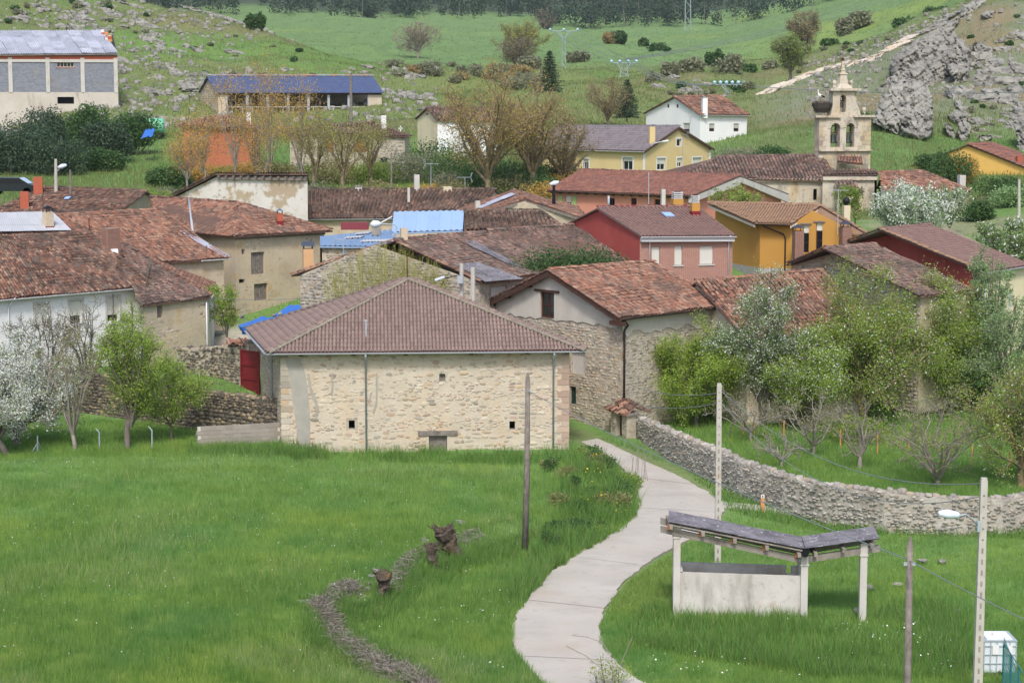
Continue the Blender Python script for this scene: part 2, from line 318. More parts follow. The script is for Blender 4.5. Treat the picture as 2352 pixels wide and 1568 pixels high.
m_pink = M('pink_render', rgb(208, 144, 122), rgb(200, 138, 116), .6, patches=[(rgb(186, 130, 112), .7, .55, .72, .4)])
m_redwall = M('red_fibre_wall', rgb(162, 76, 70), rgb(170, 84, 76), .7, patches=[(rgb(136, 58, 54), .5, .5, .7, .5, (1, 1, .4))], bump=(.15, 20, .02))
m_cream = M('cream_render', rgb(214, 202, 172), rgb(206, 194, 166), .6, patches=[(rgb(178, 168, 148), .45, .52, .7, .6, (1, 1, .5))])
m_conc = M('concrete', rgb(186, 182, 176), rgb(200, 196, 190), 1.2, patches=[(rgb(150, 145, 138), 1.5, .55, .72, .6, (1, 1, .4)), (rgb(176, 152, 130), .8, .62, .75, .5)], bump=(.3, 14, .02))
m_concdark = M('weathered_concrete', rgb(132, 126, 118), rgb(154, 146, 136), 1.4, patches=[(rgb(88, 82, 76), 1.3, .5, .68, .75, (1, 1, .3)), (rgb(176, 116, 66), 3, .68, .78, .5)], bump=(.4, 14, .02))
m_shelter = M('shelter_plaster', rgb(186, 181, 174), rgb(200, 196, 190), 1.2, patches=[(rgb(128, 120, 112), 1.1, .5, .68, .65, (1, 1, .22)), (rgb(166, 128, 102), .7, .6, .72, .6), (rgb(150, 145, 138), 4, .55, .7, .5), (rgb(214, 212, 208), .8, .56, .7, .6)], bump=(.4, 12, .02))
m_ashlar = M('ashlar', rgb(186, 176, 158), rgb(200, 191, 174), .9, patches=[(rgb(178, 148, 98), .8, .54, .68, .6, (1, 1, .4)), (rgb(118, 112, 102), 1.3, .5, .66, .75, (1, 1, .4)), (rgb(90, 86, 78), 4, .58, .7, .6)], bump=(.6, 6, .06))
st_lime = M('rubble_stone', (0, 0, 0), rnd=[rgb(194, 182, 164), rgb(170, 160, 146), rgb(186, 174, 156), rgb(200, 188, 168), rgb(150, 143, 134), rgb(192, 168, 138), rgb(170, 148, 134), rgb(206, 196, 180), rgb(138, 130, 120)], patches=[(rgb(140, 128, 112), 8, .58, .72, .5)], bump=(.6, 25, .03))
st_grey = M('grey_wall_stone', (0, 0, 0), rnd=[rgb(156, 152, 145), rgb(136, 132, 126), rgb(170, 164, 153), rgb(180, 174, 163), rgb(124, 120, 114), rgb(166, 152, 134), rgb(150, 146, 140)], patches=[(rgb(92, 88, 82), 4, .55, .7, .6), (rgb(190, 184, 172), 9, .64, .74, .6)], bump=(.7, 20, .04))
st_dark = M('lichened_wall_stone', (0, 0, 0), rnd=[rgb(110, 102, 92), rgb(84, 78, 72), rgb(134, 122, 106), rgb(166, 148, 118), rgb(96, 90, 84), rgb(148, 136, 118)], patches=[(rgb(62, 58, 54), 2.5, .5, .66, .7)], bump=(.7, 20, .04))
m_block = M('concrete_block', rgb(150, 142, 132), vjit=.10, patches=[(rgb(124, 116, 106), 1.2, .55, .7, .6)], bump=(.4, 30, .02))
# timber, metal, glass
m_wood = M('dark_brown_timber', rgb(84, 58, 48), rgb(70, 50, 43), 4, rough=.75)
m_oldwood = M('weathered_timber', rgb(140, 132, 124), rgb(108, 100, 94), 5, patches=[(rgb(60, 54, 50), 9, .55, .7, .7, (1, 1, .15))], bump=(.5, 20, .02))
m_poleconc = M('pole_concrete', rgb(188, 184, 176), rgb(174, 169, 160), 2, patches=[(rgb(184, 140, 70), 1.2, .62, .74, .5), (rgb(120, 112, 102), 2.5, .6, .75, .5)])
m_zinc = M('zinc', rgb(168, 176, 184), rough=.45)
m_whitepipe = M('white_plastic', rgb(214, 216, 220), rough=.5)
m_darkpipe = M('dark_gutter', rgb(52, 44, 42), rough=.5)
m_glass = M('window_glass', (.012, .016, .02), rough=.08, spec=.6)
m_curtain = M('pale_blind', rgb(208, 206, 196), rough=.8)
m_frame_b = M('brown_frame', rgb(82, 46, 36), rough=.6)
m_frame_w = M('white_frame', rgb(220, 220, 220), rough=.6)
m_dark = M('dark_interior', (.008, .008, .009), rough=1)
m_green = M('green_paint', rgb(40, 62, 56), rough=.6)
m_redpaint = M('red_painted_metal', rgb(126, 38, 42), rgb(112, 34, 40), 1.4, rough=.55)
m_brickred = M('red_brick', rgb(164, 108, 92), rgb(148, 96, 84), brick=(.26, .068, .01, rgb(186, 168, 154), (.95, .3, 0)), rough=.9)
m_chim = M('chimney_brick', rgb(140, 92, 76), rgb(124, 80, 68), brick=(.26, .075, .012, rgb(150, 136, 124), (.8, .6, 0)), rough=.9)
m_chimred = M('red_chimney_clay', rgb(176, 98, 74), rgb(166, 90, 70), 3)
m_hollow = M('orange_hollow_brick', rgb(174, 104, 76), rgb(160, 94, 70), brick=(.3, .2, .012, rgb(190, 130, 100), (1, 0, 0)))
m_blockwall = M('grey_block_wall', rgb(132, 136, 146), rgb(112, 117, 128), brick=(.42, .21, .012, rgb(150, 152, 158), (1, .5, 0)), patches=[(rgb(150, 140, 128), .5, .55, .7, .5), (rgb(100, 102, 110), 1.0, .55, .7, .5)])
m_fibro = M('fibre_cement_sheet', rgb(160, 164, 178), vjit=.16, patches=[(rgb(120, 122, 134), .8, .5, .7, .6), (rgb(196, 198, 206), .5, .55, .7, .5)])
m_fibrodark = M('mossy_fibre_cement', rgb(120, 118, 124), vjit=.08, patches=[(rgb(84, 82, 88), 1.5, .45, .6, .7), (rgb(190, 188, 186), 7, .6, .66, .7), (rgb(180, 116, 60), 2.5, .74, .8, .6)], bump=(.4, 25, .02))
m_whitesheet = M('white_sheet', rgb(176, 179, 184), vjit=.05, patches=[(rgb(176, 176, 178), .8, .6, .75, .5)], rough=.5)
m_bluesheet = M('blue_grey_sheet', rgb(150, 176, 208), rough=.45, vjit=.04, patches=[(rgb(136, 160, 190), .6, .5, .7, .4)])
m_blueslate = M('blue_slate', rgb(72, 84, 114), rgb(80, 93, 125), .8, rough=.7, brick=(.6, .25, .012, rgb(52, 66, 106), (1, .3, 0)))
m_tarp = M('blue_tarpaulin', rgb(52, 104, 184), rgb(62, 116, 194), 1.5, rough=.45, bump=(.5, 3, .1))
m_black = M('black_plastic', rgb(24, 26, 30), rough=.5)
m_steel = M('galvanised_steel', rgb(160, 172, 176), rough=.45)
m_wire = M('wire', rgb(120, 126, 132), rough=.6)
m_ins = M('glass_insulator', rgb(170, 206, 220), rough=.2)
m_stake = M('orange_stake', rgb(206, 142, 92), rough=.8)
m_bell = M('bell_bronze', rgb(60, 66, 62), rough=.5, metal=.6)
m_iron = M('rusty_iron', rgb(88, 58, 46), rgb(70, 48, 40), 8)
m_skyl = M('skylight', rgb(160, 190, 236), rough=.15, spec=.8)
# ground and plants
m_ground = M('ground_cover', (0, 0, 0), attr='tint', patches=[(rgb(98, 118, 74), 1.2, .5, .75, .35), (rgb(84, 104, 62), .35, .5, .7, .4), (rgb(140, 146, 100), 5, .55, .75, .35)], bump=(.9, 2.5, .3))
m_road = M('concrete_lane', rgb(186, 180, 171), rgb(172, 166, 157), .35, patches=[(rgb(158, 150, 140), .6, .5, .72, .55), (rgb(128, 120, 110), 5, .62, .74, .5), (rgb(180, 166, 148), .25, .5, .7, .5), (rgb(142, 132, 118), 1.6, .6, .72, .5)], bump=(.2, 25, .01))
m_roadbed = M('lane_joint', rgb(160, 153, 143))
m_grass = M('grass_blades', (0, 0, 0), rnd=[rgb(118, 156, 70), rgb(135, 169, 84), rgb(122, 160, 80), rgb(158, 182, 100), rgb(108, 146, 70)], patches=[(rgb(102, 150, 86), .13, .5, .62, .55), (rgb(164, 186, 88), .17, .52, .64, .6), (rgb(94, 140, 60), 1.1, .52, .64, .65), (rgb(176, 196, 106), .9, .56, .68, .6)], transl=.45, rough=.7)
m_grasshi = M('tall_weeds', (0, 0, 0), rnd=[rgb(98, 144, 66), rgb(116, 160, 74), rgb(94, 136, 70), rgb(134, 164, 88), rgb(92, 130, 62), rgb(144, 150, 96)], transl=.4, rough=.7)
m_grassdry = M('dry_grass', (0, 0, 0), rnd=[rgb(150, 168, 90), rgb(132, 164, 80), rgb(172, 176, 110), rgb(124, 160, 76)], transl=.3, rough=.8)
m_petal = M('white_flower_heads', rgb(226, 228, 222), rough=.7)
m_yflower = M('yellow_flower_heads', rgb(230, 190, 30), rough=.7)
m_bark = M('grey_bark', rgb(124, 117, 108), rgb(102, 94, 86), 4, patches=[(rgb(150, 118, 50), 1.5, .6, .74, .6)], bump=(.6, 12, .03))
m_barkmoss = M('mossy_bark', rgb(134, 122, 104), rgb(150, 130, 90), 1.6, patches=[(rgb(100, 94, 88), 3, .45, .6, .8), (rgb(150, 122, 62), 2.2, .6, .72, .5)], bump=(.6, 12, .03))
m_stump = M('dark_stump_bark', rgb(104, 92, 80), rgb(74, 66, 60), 5, patches=[(rgb(150, 120, 60), 2.5, .58, .7, .6), (rgb(150, 144, 136), 4, .6, .7, .6)], bump=(1., 14, .08))
m_twig = M('grey_twigs', rgb(156, 148, 138), rgb(132, 124, 116), 3)
m_dry = M('dead_brush', (0, 0, 0), rnd=[rgb(136, 128, 120), rgb(112, 104, 98), rgb(154, 146, 136), rgb(96, 90, 84)], rough=.9)
def leafm(name, *c, t=.35): return M(name, (0, 0, 0), rnd=[rgb(*x) for x in c], transl=t, rough=.6, spec=.3)
l_bright = leafm('bright_leaves', (156, 182, 74), (170, 194, 88), (140, 168, 68), (182, 200, 104), t=.55)
l_green = leafm('green_leaves', (138, 164, 76), (154, 178, 88), (122, 150, 70), (166, 184, 100), (172, 176, 100), t=.55)
l_pear = leafm('pear_leaves', (120, 148, 82), (138, 164, 94), (106, 134, 74), (150, 170, 108), t=.45)
l_pale = leafm('pale_leaves', (146, 174, 116), (160, 186, 132), (128, 158, 106), t=.45)
l_olive = leafm('olive_twig_leaves', (152, 150, 100), (138, 138, 92), (166, 158, 112), (128, 132, 86), t=.4)
l_willow = leafm('willow_leaves', (164, 164, 84), (150, 152, 74), (176, 172, 96))
l_orange = leafm('orange_young_leaves', (206, 168, 92), (192, 152, 78), (214, 180, 108), (182, 158, 88), t=.45)
l_brown = leafm('brown_mossy_twigs', (170, 152, 112), (182, 158, 98), (152, 140, 114), (192, 172, 118), t=.45)
l_dark = leafm('dark_needles', (62, 82, 62), (76, 98, 70), (56, 74, 58), (90, 110, 80), t=.25)
l_bush = leafm('bush_leaves', (74, 104, 58), (88, 120, 66), (64, 92, 54), (102, 132, 76), t=.4)
l_hill = leafm('hill_scrub', (138, 142, 114), (150, 152, 120), (124, 132, 106), (160, 156, 132), t=.4)
l_forest = leafm('forest_leaves', (56, 78, 60), (68, 90, 66), (50, 68, 56), (84, 96, 78), (72, 80, 72), t=.3)
l_blossom = M('white_blossom', (0, 0, 0), rnd=[rgb(224, 226, 220), rgb(206, 212, 204), rgb(232, 232, 228), rgb(190, 200, 180)], transl=.3, rough=.7)
m_rock = M('limestone', rgb(143, 141, 133), rgb(162, 159, 149), .6, patches=[(rgb(108, 107, 102), .8, .48, .62, .8), (rgb(72, 73, 70), 1.1, .58, .66, .8, (1, 1, 2.5)), (rgb(190, 188, 186), 3, .6, .72, .5), (rgb(150, 122, 98), .35, .64, .76, .6), (rgb(88, 90, 94), 2.2, .6, .7, .6)], bump=(1., 1.6, .6), vjit=.08)
m_rockpale = M('pale_rock', rgb(206, 192, 172), rgb(184, 176, 166), .8, patches=[(rgb(214, 176, 128), .5, .55, .7, .7), (rgb(140, 134, 130), 1.5, .55, .7, .6)], bump=(.8, 3, .2), vjit=.08)
m_gravel = M('gravel', rgb(176, 166, 152), rgb(156, 148, 136), 2)
m_nest = M('nest_sticks', (0, 0, 0), rnd=[rgb(92, 84, 78), rgb(76, 70, 66), rgb(110, 100, 92)])

# ------------------------------------------------------------------ pieces: many alike, 300 nearest as objects, the rest joined
def pieces(name, shapes, mats_, T, parent, single=300):
    """shapes: list of (verts n x 3, faces list of equal length tuples); T: list of (shape index, 3x3 axes as columns, position)"""
    if not T: return
    o0 = org(parent); T = sorted(T, key=lambda t: (t[2][0] ** 2 + t[2][1] ** 2))
    meshes = []
    for k, (v, f) in enumerate(shapes):
        me = npmesh(name, np.array(v), np.array(f)); me.materials.append(mats_); meshes.append(me)
    for k, R, p in T[:single]:
        o = bpy.data.objects.new(name, meshes[k]); COL.objects.link(o); o.parent = parent
        m = Matrix.Identity(4)
        for i in range(3):
            for j in range(3): m[i][j] = R[i, j]
            m[i][3] = p[i] - o0[i]
        o.matrix_local = m
    rest = T[single:]
    if not rest: return
    VV = []; FF = []; n = 0
    for k, (v, f) in enumerate(shapes):
        sel = [t for t in rest if t[0] == k]
        if not sel: continue
        v = np.array(v); f = np.array(f); Rm = np.array([t[1] for t in sel]); P = np.array([t[2] for t in sel]) - np.array(o0)
        vv = np.einsum('nij,kj->nki', Rm, v) + P[:, None, :]
        ff = f[None] + (n + np.arange(len(sel)) * len(v))[:, None, None]
        VV.append(vv.reshape(-1, 3)); FF.append(ff.reshape(-1, f.shape[1])); n += len(sel) * len(v)
    o = put(name + 's', npmesh(name + 's', np.concatenate(VV), np.concatenate(FF)), mats_, parent); o['kind'] = 'stuff'
    return o
def barrel(W, L, h, n=5, taper=.82, lift=.035, th=.018):
    v = []; f = []
    for j, (y, w, dz) in enumerate(((0, W, lift), (L, W * taper, 0))):
        for i in range(n):
            t = math.pi * i / (n - 1); v.append((-math.cos(t) * w / 2, y, math.sin(t) * h + dz))
    for i in range(n): t = math.pi * i / (n - 1); v.append((-math.cos(t) * (W / 2 - th), 0, math.sin(t) * (h - th) + lift - .004))
    for i in range(n - 1):
        f.append((i, i + 1, n + i + 1, n + i)); f.append((2 * n + i, 2 * n + i + 1, i + 1, i))
    return v, f
BARREL = [barrel(.18, .44, .085), barrel(.17, .45, .08, taper=.86), barrel(.185, .43, .09, taper=.8)]
def sized(s): return [([(x * s, y * s, z * s) for x, y, z in v], f) for v, f in BARREL]
def axes(u, v, n): return np.array([[u.x, v.x, n.x], [u.y, v.y, n.y], [u.z, v.z, n.z]])
def slope_tiles(E0, E1, R1, R0, mat_, parent, pitch=.215, row=.34, jit=1., hip=(0, 0), single=300, scale=1., skip=None, lifty=.0):
    pitch *= scale; row *= scale
    up = ((R0 + R1) / 2 - (E0 + E1) / 2); L = max((R0 - E0).length if not hip[0] else 0, (R1 - E1).length if not hip[1] else 0, up.length if (hip[0] and hip[1]) else 0) or up.length
    u0 = (E1 - E0).normalized(); nr = max(2, int(L / row)); T = []
    for r in range(nr):
        t = (r + .0) / nr; A = E0.lerp(R0, t); B = E1.lerp(R1, t); w = (B - A).length
        if w < pitch: continue
        if hip[0] or hip[1]:
            a0 = (A - E0).dot(u0); a1 = (B - E0).dot(u0); k0 = math.ceil((a0 + .02) / pitch); k1 = math.floor((a1 - .02) / pitch)
            ss = [(k * pitch - a0) / (a1 - a0) for k in range(k0, k1 + 1)] if a1 > a0 else []
        else:
            nc = max(1, int((E1 - E0).length / pitch)); ss = [(k + .5) / nc for k in range(nc)]
        for s in ss:
            p = A.lerp(B, s)
            u = (B - A).normalized()
            v = (R0.lerp(R1, s) - E0.lerp(E1, s)) if not (hip[0] or hip[1]) else (up - u * up.dot(u))
            v = v.normalized(); n = u.cross(v).normalized()
            if skip and skip(p): continue
            a = random.gauss(0, .032) * jit; c, sn = math.cos(a), math.sin(a)
            uu = (u * c + v * sn); vv = (v * c - u * sn); nn = uu.cross(vv).normalized(); uu = vv.cross(nn).normalized()
            sag = (math.sin(p.x * 1.3 + math.sin(p.y * .9)) + math.sin(p.y * 1.7 + 1.3 * math.sin(p.x * .6))) * .03 * jit
            p = p + u * random.gauss(0, .009) * jit + v * random.gauss(-.02, .03) * jit + n * (.005 + sag + random.random() * .015 * jit)
            T.append((random.randrange(3), axes(uu, vv, nn), p))
    pieces('tile', sized(scale), mat_, T, parent, single)
def ridge_tiles(P, Q, mat_, parent, s=1.25, name='ridge_tile', lift=.04):
    d = (Q - P); L = d.length; d.normalize(); u = d.cross(Z3).normalized(); n = u.cross(d).normalized(); k = max(1, int(L / (.36 * s))); T = []
    for i in range(k):
        p = P + d * (i / k * L) + n * (lift + random.gauss(0, .01)); T.append((random.randrange(3), axes(u, d, n) @ np.diag([1.15, 1, 1.1]), p))
    pieces(name, sized(s), mat_, T, parent, 60)
def corrugated(E0, E1, R1, R0, mat_, parent, rows=1, cols=6, pitch=.18, amp=.025, jit=0., name='roof_sheet', over=.08, lift=0.):
    """corrugated sheets, each its own part, waves running down the slope"""
    n = (E1 - E0).cross(R0 - E0).normalized()
    for r in range(rows):
        for c in range(cols):
            a, b = c / cols, (c + 1) / cols; t0, t1 = r / rows - (over if r else 0) / rows, (r + 1) / rows
            q = [E0.lerp(E1, a), E0.lerp(E1, b), R0.lerp(R1, a), R0.lerp(R1, b)]
            w = (q[1] - q[0]).length; k = max(4, int(w / pitch) * 4); V = []; Fc = []
            j = [random.gauss(0, .03) * jit for _ in range(4)]; dz = lift + .014 * (r % 2) + .008 * (c % 2)
            for i in range(k + 1):
                s = i / k; z = amp * math.cos(2 * math.pi * s * max(1, round(w / pitch))) + dz
                for tt, jj in ((t0, j[0] + (j[1] - j[0]) * s), (t1, j[2])):
                    p = q[0].lerp(q[1], s).lerp(q[2].lerp(q[3], s), tt) + n * (z + abs(jj) + .03 * tt * -1)
                    V.append(p - org(parent))
            for i in range(k): Fc.append((2 * i, 2 * i + 2, 2 * i + 3, 2 * i + 1))
            put(name, npmesh(name, np.array([tuple(v) for v in V]), np.array(Fc), smooth=True), mat_, parent)

# ------------------------------------------------------------------ walls and openings
def pin(poly, x, y):
    r = False; j = len(poly) - 1
    for i in range(len(poly)):
        (xi, yi), (xj, yj) = poly[i], poly[j]
        if (yi > y) != (yj > y) and x < (xj - xi) * (y - yi) / (yj - yi) + xi: r = not r
        j = i
    return r
class Wall:
    """an upright wall seen from outside: A left foot, B right foot, top profile [(metres along, z)]"""
    def __init__(s, A, B, z0, top):
        s.A = Vector((A[0], A[1], 0)); s.B = Vector((B[0], B[1], 0)); s.U = (s.B - s.A).normalized(); s.L = (s.B - s.A).length; s.N = s.U.cross(Z3).normalized(); s.z0 = z0
        s.top = top; s.holes = []; s.poly = [(0, z0), (s.L, z0)] + [(a, b) for a, b in reversed(top)]
    def P(s, u, z, out=0.): return s.A + s.U * u + Z3 * z + s.N * out
    def px(s, x, y): p = onplane(x, y, s.A, s.N); return (p - s.A).dot(s.U), p.z
    def rect(s, x0, y0, x1, y1):
        ym, xm = (y0 + y1) / 2, (x0 + x1) / 2
        return [s.px(x0, ym)[0], s.px(x1, ym)[0], s.px(xm, y1)[1], s.px(xm, y0)[1]]
    def build(s, parent, mat_, name='wall', depth=.28):
        outer = [Vector((u, z, 0)) for u, z in s.poly]; loops = [outer]
        for (a, b, c, d) in s.holes: loops.append([Vector((a, c, 0)), Vector((a, d, 0)), Vector((b, d, 0)), Vector((b, c, 0))])
        flat = [p for l in loops for p in l]; tri = tessellate_polygon(loops); mb = MB(); mb.v = [s.P(p.x, p.y) for p in flat]; mb.f = [list(t) for t in tri]; mb.m = [0] * len(tri)
        for (a, b, c, d) in s.holes:
            q = [(a, c), (b, c), (b, d), (a, d)]
            for i in range(4):
                k, l = q[i], q[(i + 1) % 4]; mb.poly([s.P(*k), s.P(*l), s.P(l[0], l[1], -depth), s.P(k[0], k[1], -depth)])
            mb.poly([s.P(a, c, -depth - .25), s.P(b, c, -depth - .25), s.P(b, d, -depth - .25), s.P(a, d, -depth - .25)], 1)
        # the near-black panel behind each opening stands in for the unlit inside
        o = mb.build(name, [mat_, m_dark], parent); return o
def opening(w, hs, r, kind='window', frame=None, name=None, label=None, depth=.16, bars=0, blind=0., panes=(2, 2), sill=None, surround=None, lintel=None):
    """kind: window | shutter | door | hole | blind.  r = [u0,u1,z0,z1] metres on the wall"""
    a, b, c, d = r; w.holes.append(tuple(r)); frame = frame or m_frame_b; fw = min(.09, (b - a) * .12); mb = MB()
    nm = name or ('door' if kind == 'door' else 'window')
    bx = lambda M_, u0, u1, z0, z1, o0, o1: M_.prism([w.P(u0, z0, o0), w.P(u1, z0, o0), w.P(u1, z1, o0), w.P(u0, z1, o0)], w.N * (o1 - o0))
    root = None
    if kind in ('window', 'blind'):
        for u0, u1, z0, z1 in ((a, a + fw, c, d), (b - fw, b, c, d), (a + fw, b - fw, d - fw, d), (a + fw, b - fw, c, c + fw)): bx(mb, u0, u1, z0, z1, -depth - .05, -depth + .02)
        for i in range(1, panes[0]): u = a + (b - a) * i / panes[0]; bx(mb, u - fw * .4, u + fw * .4, c + fw, d - fw, -depth - .05, -depth + .015)
        for i in range(1, panes[1]): z = c + (d - c) * i / panes[1]; bx(mb, a + fw, b - fw, z - fw * .3, z + fw * .3, -depth - .048, -depth + .012)
        root = mb.build(nm, frame, hs)
        bl = (1 - blind) * (d - c) + c
        for i in range(panes[0]):
            for j in range(panes[1]):
                u0, u1 = a + (b - a) * i / panes[0] + .01, a + (b - a) * (i + 1) / panes[0] - .01; z0, z1 = c + (d - c) * j / panes[1] + .01, c + (d - c) * (j + 1) / panes[1] - .01
                bx(MB(), 0, 0, 0, 0, 0, 0); g = MB(); bx(g, u0, u1, z0, z1, -depth - .03, -depth - .015); g.build('pane', m_glass, root)
        if blind: g = MB(); bx(g, a + .02, b - .02, bl, d - .02, -depth + .025, -depth + .045); g.build('blind', m_curtain, root)
    elif kind in ('shutter', 'door'):
        k = max(2, int((b - a) / .17)); bx(mb, a, b, c, d, -depth - .06, -depth - .02); root = mb.build(nm, frame, hs)
        for i in range(k):
            g = MB(); u0, u1 = a + (b - a) * i / k, a + (b - a) * (i + 1) / k; bx(g, u0 + .008, u1 - .008, c + .01, d - .01, -depth - .02, -depth + random.uniform(0, .015)); g.build('plank', frame, root)
    else:
        bx(mb, a, b, c, c + .04, -.2, -.02); root = mb.build(nm, m_oldwood, hs)
    if bars:
        for i in range(bars): u = a + (b - a) * (i + .5) / bars; g = MB(); g.tube([w.P(u, c, -.03), w.P(u, d, -.03)], .012, 4); g.build('bar', m_black, root)
    if sill: g = MB(); bx(g, a - .08, b + .08, c - .08, c, -depth, .06); g.build('sill', sill, root)
    if surround:
        for u0, u1, z0, z1 in ((a - .14, a, c - .02, d + .14), (b, b + .14, c - .02, d + .14), (a, b, d, d + .14)): g = MB(); bx(g, u0, u1, z0, z1, -.02, .022); g.build('surround', surround, root)
    if lintel: g = MB(); bx(g, a - lintel[1], b + lintel[1], d + .005, d + lintel[2], -.1, .07); g.build('lintel', lintel[0], root)
    if label: root['label'] = label
    return root
# irregular stones
def _stone(seed, n=7):
    r = random.Random(seed); v = []; f = []
    ang = sorted((i + r.uniform(-.3, .3)) / n * 2 * math.pi for i in range(n)); rad = [r.uniform(.82, 1.08) for _ in range(n)]
    sq = lambda a: 1 / max(abs(math.cos(a)), abs(math.sin(a))) * .5 * .55 + .5 * .45
    for s, z in ((1., 0.), (.97, .6), (.72, 1.)):
        for i in range(n): v.append((math.cos(ang[i]) * rad[i] * sq(ang[i]) * s, math.sin(ang[i]) * rad[i] * sq(ang[i]) * s, z * (1 + r.uniform(-.15, .15) * (z > .5))))
    for k in range(2):
        for i in range(n): f.append((k * n + i, k * n + (i + 1) % n, (k + 1) * n + (i + 1) % n, (k + 1) * n + i))
    v.append((0, 0, 1.05)); 
    for i in range(n): f.append((2 * n + i, 2 * n + (i + 1) % n, 3 * n, 3 * n))
    return v, [tuple(x) for x in f]
def _fix(s): v, f = s; return v, [(a, b, c, d) if c != d else (a, b, c, a) for a, b, c, d in f]
STONES = []
for i in range(8):
    v, f = _stone(100 + i); tri = []
    for q in f:
        if q[2] == q[3]: tri.append(q[:3])
        else: tri += [(q[0], q[1], q[2]), (q[0], q[2], q[3])]
    STONES.append((v, tri))
def lay_stones(w, parent, mat_, h=(.10, .2), asp=(1.3, 2.6), cover=.75, proud=(.015, .04), inside=None, single=300, avoid=(), jit=1.):
    T = []; zmin = w.z0; zmax = max(z for _, z in w.top); z = zmin + .02
    while z < zmax:
        hh = random.uniform(*h); u = random.uniform(-.1, .1)
        while u < w.L:
            ww = min(hh * random.uniform(*asp), .75); cx, cz = u + ww / 2, z + hh / 2 + random.gauss(0, .015) * jit
            ok = random.random() < cover and pin(w.poly, cx, cz) and pin(w.poly, cx, cz + hh * .45) and cx - ww * .45 > 0 and cx + ww * .45 < w.L
            if ok:
                for (a, b, c, d) in list(w.holes) + list(avoid):
                    if a - ww / 2 - .02 < cx < b + ww / 2 + .02 and c - hh / 2 - .02 < cz < d + hh / 2 + .02: ok = False; break
            if ok and inside and not inside(cx, cz): ok = False
            if ok:
                an = random.gauss(0, .06) * jit; c_, s_ = math.cos(an), math.sin(an); hv = hh * random.uniform(.75, .98) if cover < .97 else hh * .98; wv = ww * .96
                u1 = w.U * c_ + Z3 * s_; v1 = Z3 * c_ - w.U * s_; pr = random.uniform(*proud)
                R = np.array([[u1.x * wv, v1.x * hv, w.N.x * pr], [u1.y * wv, v1.y * hv, w.N.y * pr], [u1.z * wv, v1.z * hv, w.N.z * pr]])
                T.append((random.randrange(8), R, w.P(cx, cz, -.004)))
            u += ww
        z += hh
    pieces('stone', STONES, mat_, T, parent, single)
def gutter(P, Q, mat_, parent, r=.07, pipes=()):
    n = len(pipes); d = Q - P; mb = MB(); out = d.cross(Z3).normalized(); a = P + out * r - Z3 * .03; b = Q + out * r - Z3 * .03
    k = 6; V = []
    for p in (a, b):
        for i in range(k + 1): t = math.pi + math.pi * i / k; mb.v.append(p + out * math.cos(t) * r + Z3 * math.sin(t) * r)
        for i in range(k + 1): t = 2 * math.pi - math.pi * i / k; mb.v.append(p + out * math.cos(t) * r * .85 + Z3 * math.sin(t) * r * .85)
    m = 2 * k + 2
    for i in range(m): mb.f.append([i, (i + 1) % m, m + (i + 1) % m, m + i]); mb.m.append(0)
    g = mb.build('gutter', mat_, parent, smooth=False)
    kk = max(2, int(d.length / .75))
    for i in range(kk):
        p = a.lerp(b, (i + .5) / kk); c = MB(); c.box(p + Z3 * .005, .03, 2.3 * r, .02, U=d); c.build('bracket', mat_, g)
def pipe(pts, mat_, parent, r=.045, name='downpipe'): return MB().tube(pts, r, 8).build(name, mat_, parent, smooth=True)
def chimney(p, w, h, mat_, parent, U=(1, 0.2, 0), cap=None, d=None, name='chimney', sink=.5, flash=None, capmat=None):
    """p: foot on the roof"""
    d = d or w; mb = MB(); U = Vector(U).normalized(); mb.box(p + Z3 * (h - sink) / 2, w, d, h + sink, U=U); o = mb.build(name, mat_, parent); t = p + Z3 * h
    if cap == 'slab': MB().box(t + Z3 * .045, w * 1.15, d * 1.15, .09, U=U).build('cap', capmat or m_concdark, o)
    if cap in ('hat', 'gable'):
        V = Z3.cross(U)
        for i in (-1, 1):
            for j in (-1, 1): MB().box(t + U * i * w * .42 + V * j * d * .42 + Z3 * .1, .04, .04, .22, U=U).build('cap_leg', m_black, o)
        q = MB(); z = t + Z3 * .2; a = [z + U * i * w * .62 + V * j * d * .62 for i, j in ((-1, -1), (1, -1), (1, 1), (-1, 1))]; tp = z + Z3 * w * .4
        if cap == 'hat':
            for i in range(4): q.poly([a[i], a[(i + 1) % 4], tp])
            q.poly(a[::-1])
        else:
            r0, r1 = tp - U * w * .62, tp + U * w * .62; q.poly([a[0], a[1], r1, r0]); q.poly([a[2], a[3], r0, r1]); q.poly([a[0], a[3], r0]); q.poly([a[1], a[2], r1])
        q.build('cap', capmat or m_black, o)
    if cap == 'louvre':
        for k in range(4): MB().box(t + Z3 * (.06 + k * .13), w * .9, d * .9, .06, U=U).build('cap_ring', m_frame_w, o)
        MB().box(t + Z3 * .27, w * .6, d * .6, .5, U=U).build('flue', m_dark, o)
    if cap == 'ball':
        q = MB(); q.tube([t, t + Z3 * .08, t + Z3 * .2, t + Z3 * .38, t + Z3 * .5, t + Z3 * .55], [w * .3, w * .3, w * .55, w * .55, w * .3, .02], 10); q.build('cap', m_black, o, smooth=True)
    if cap == 'tiles':
        for i in range(4):
            for s in (-1, 1): MB().box(t + U * (i - 1.5) * w * .28 + Z3 * (.08 + .05 * (i % 2)), w * .24, d * 1.1, .1, U=U).build('cap_tile', tile_red, o); break
    if flash: MB().box(p + Z3 * .08, w * 1.12, d * 1.12, .32, U=U).build('flashing', flash, o)
    return o
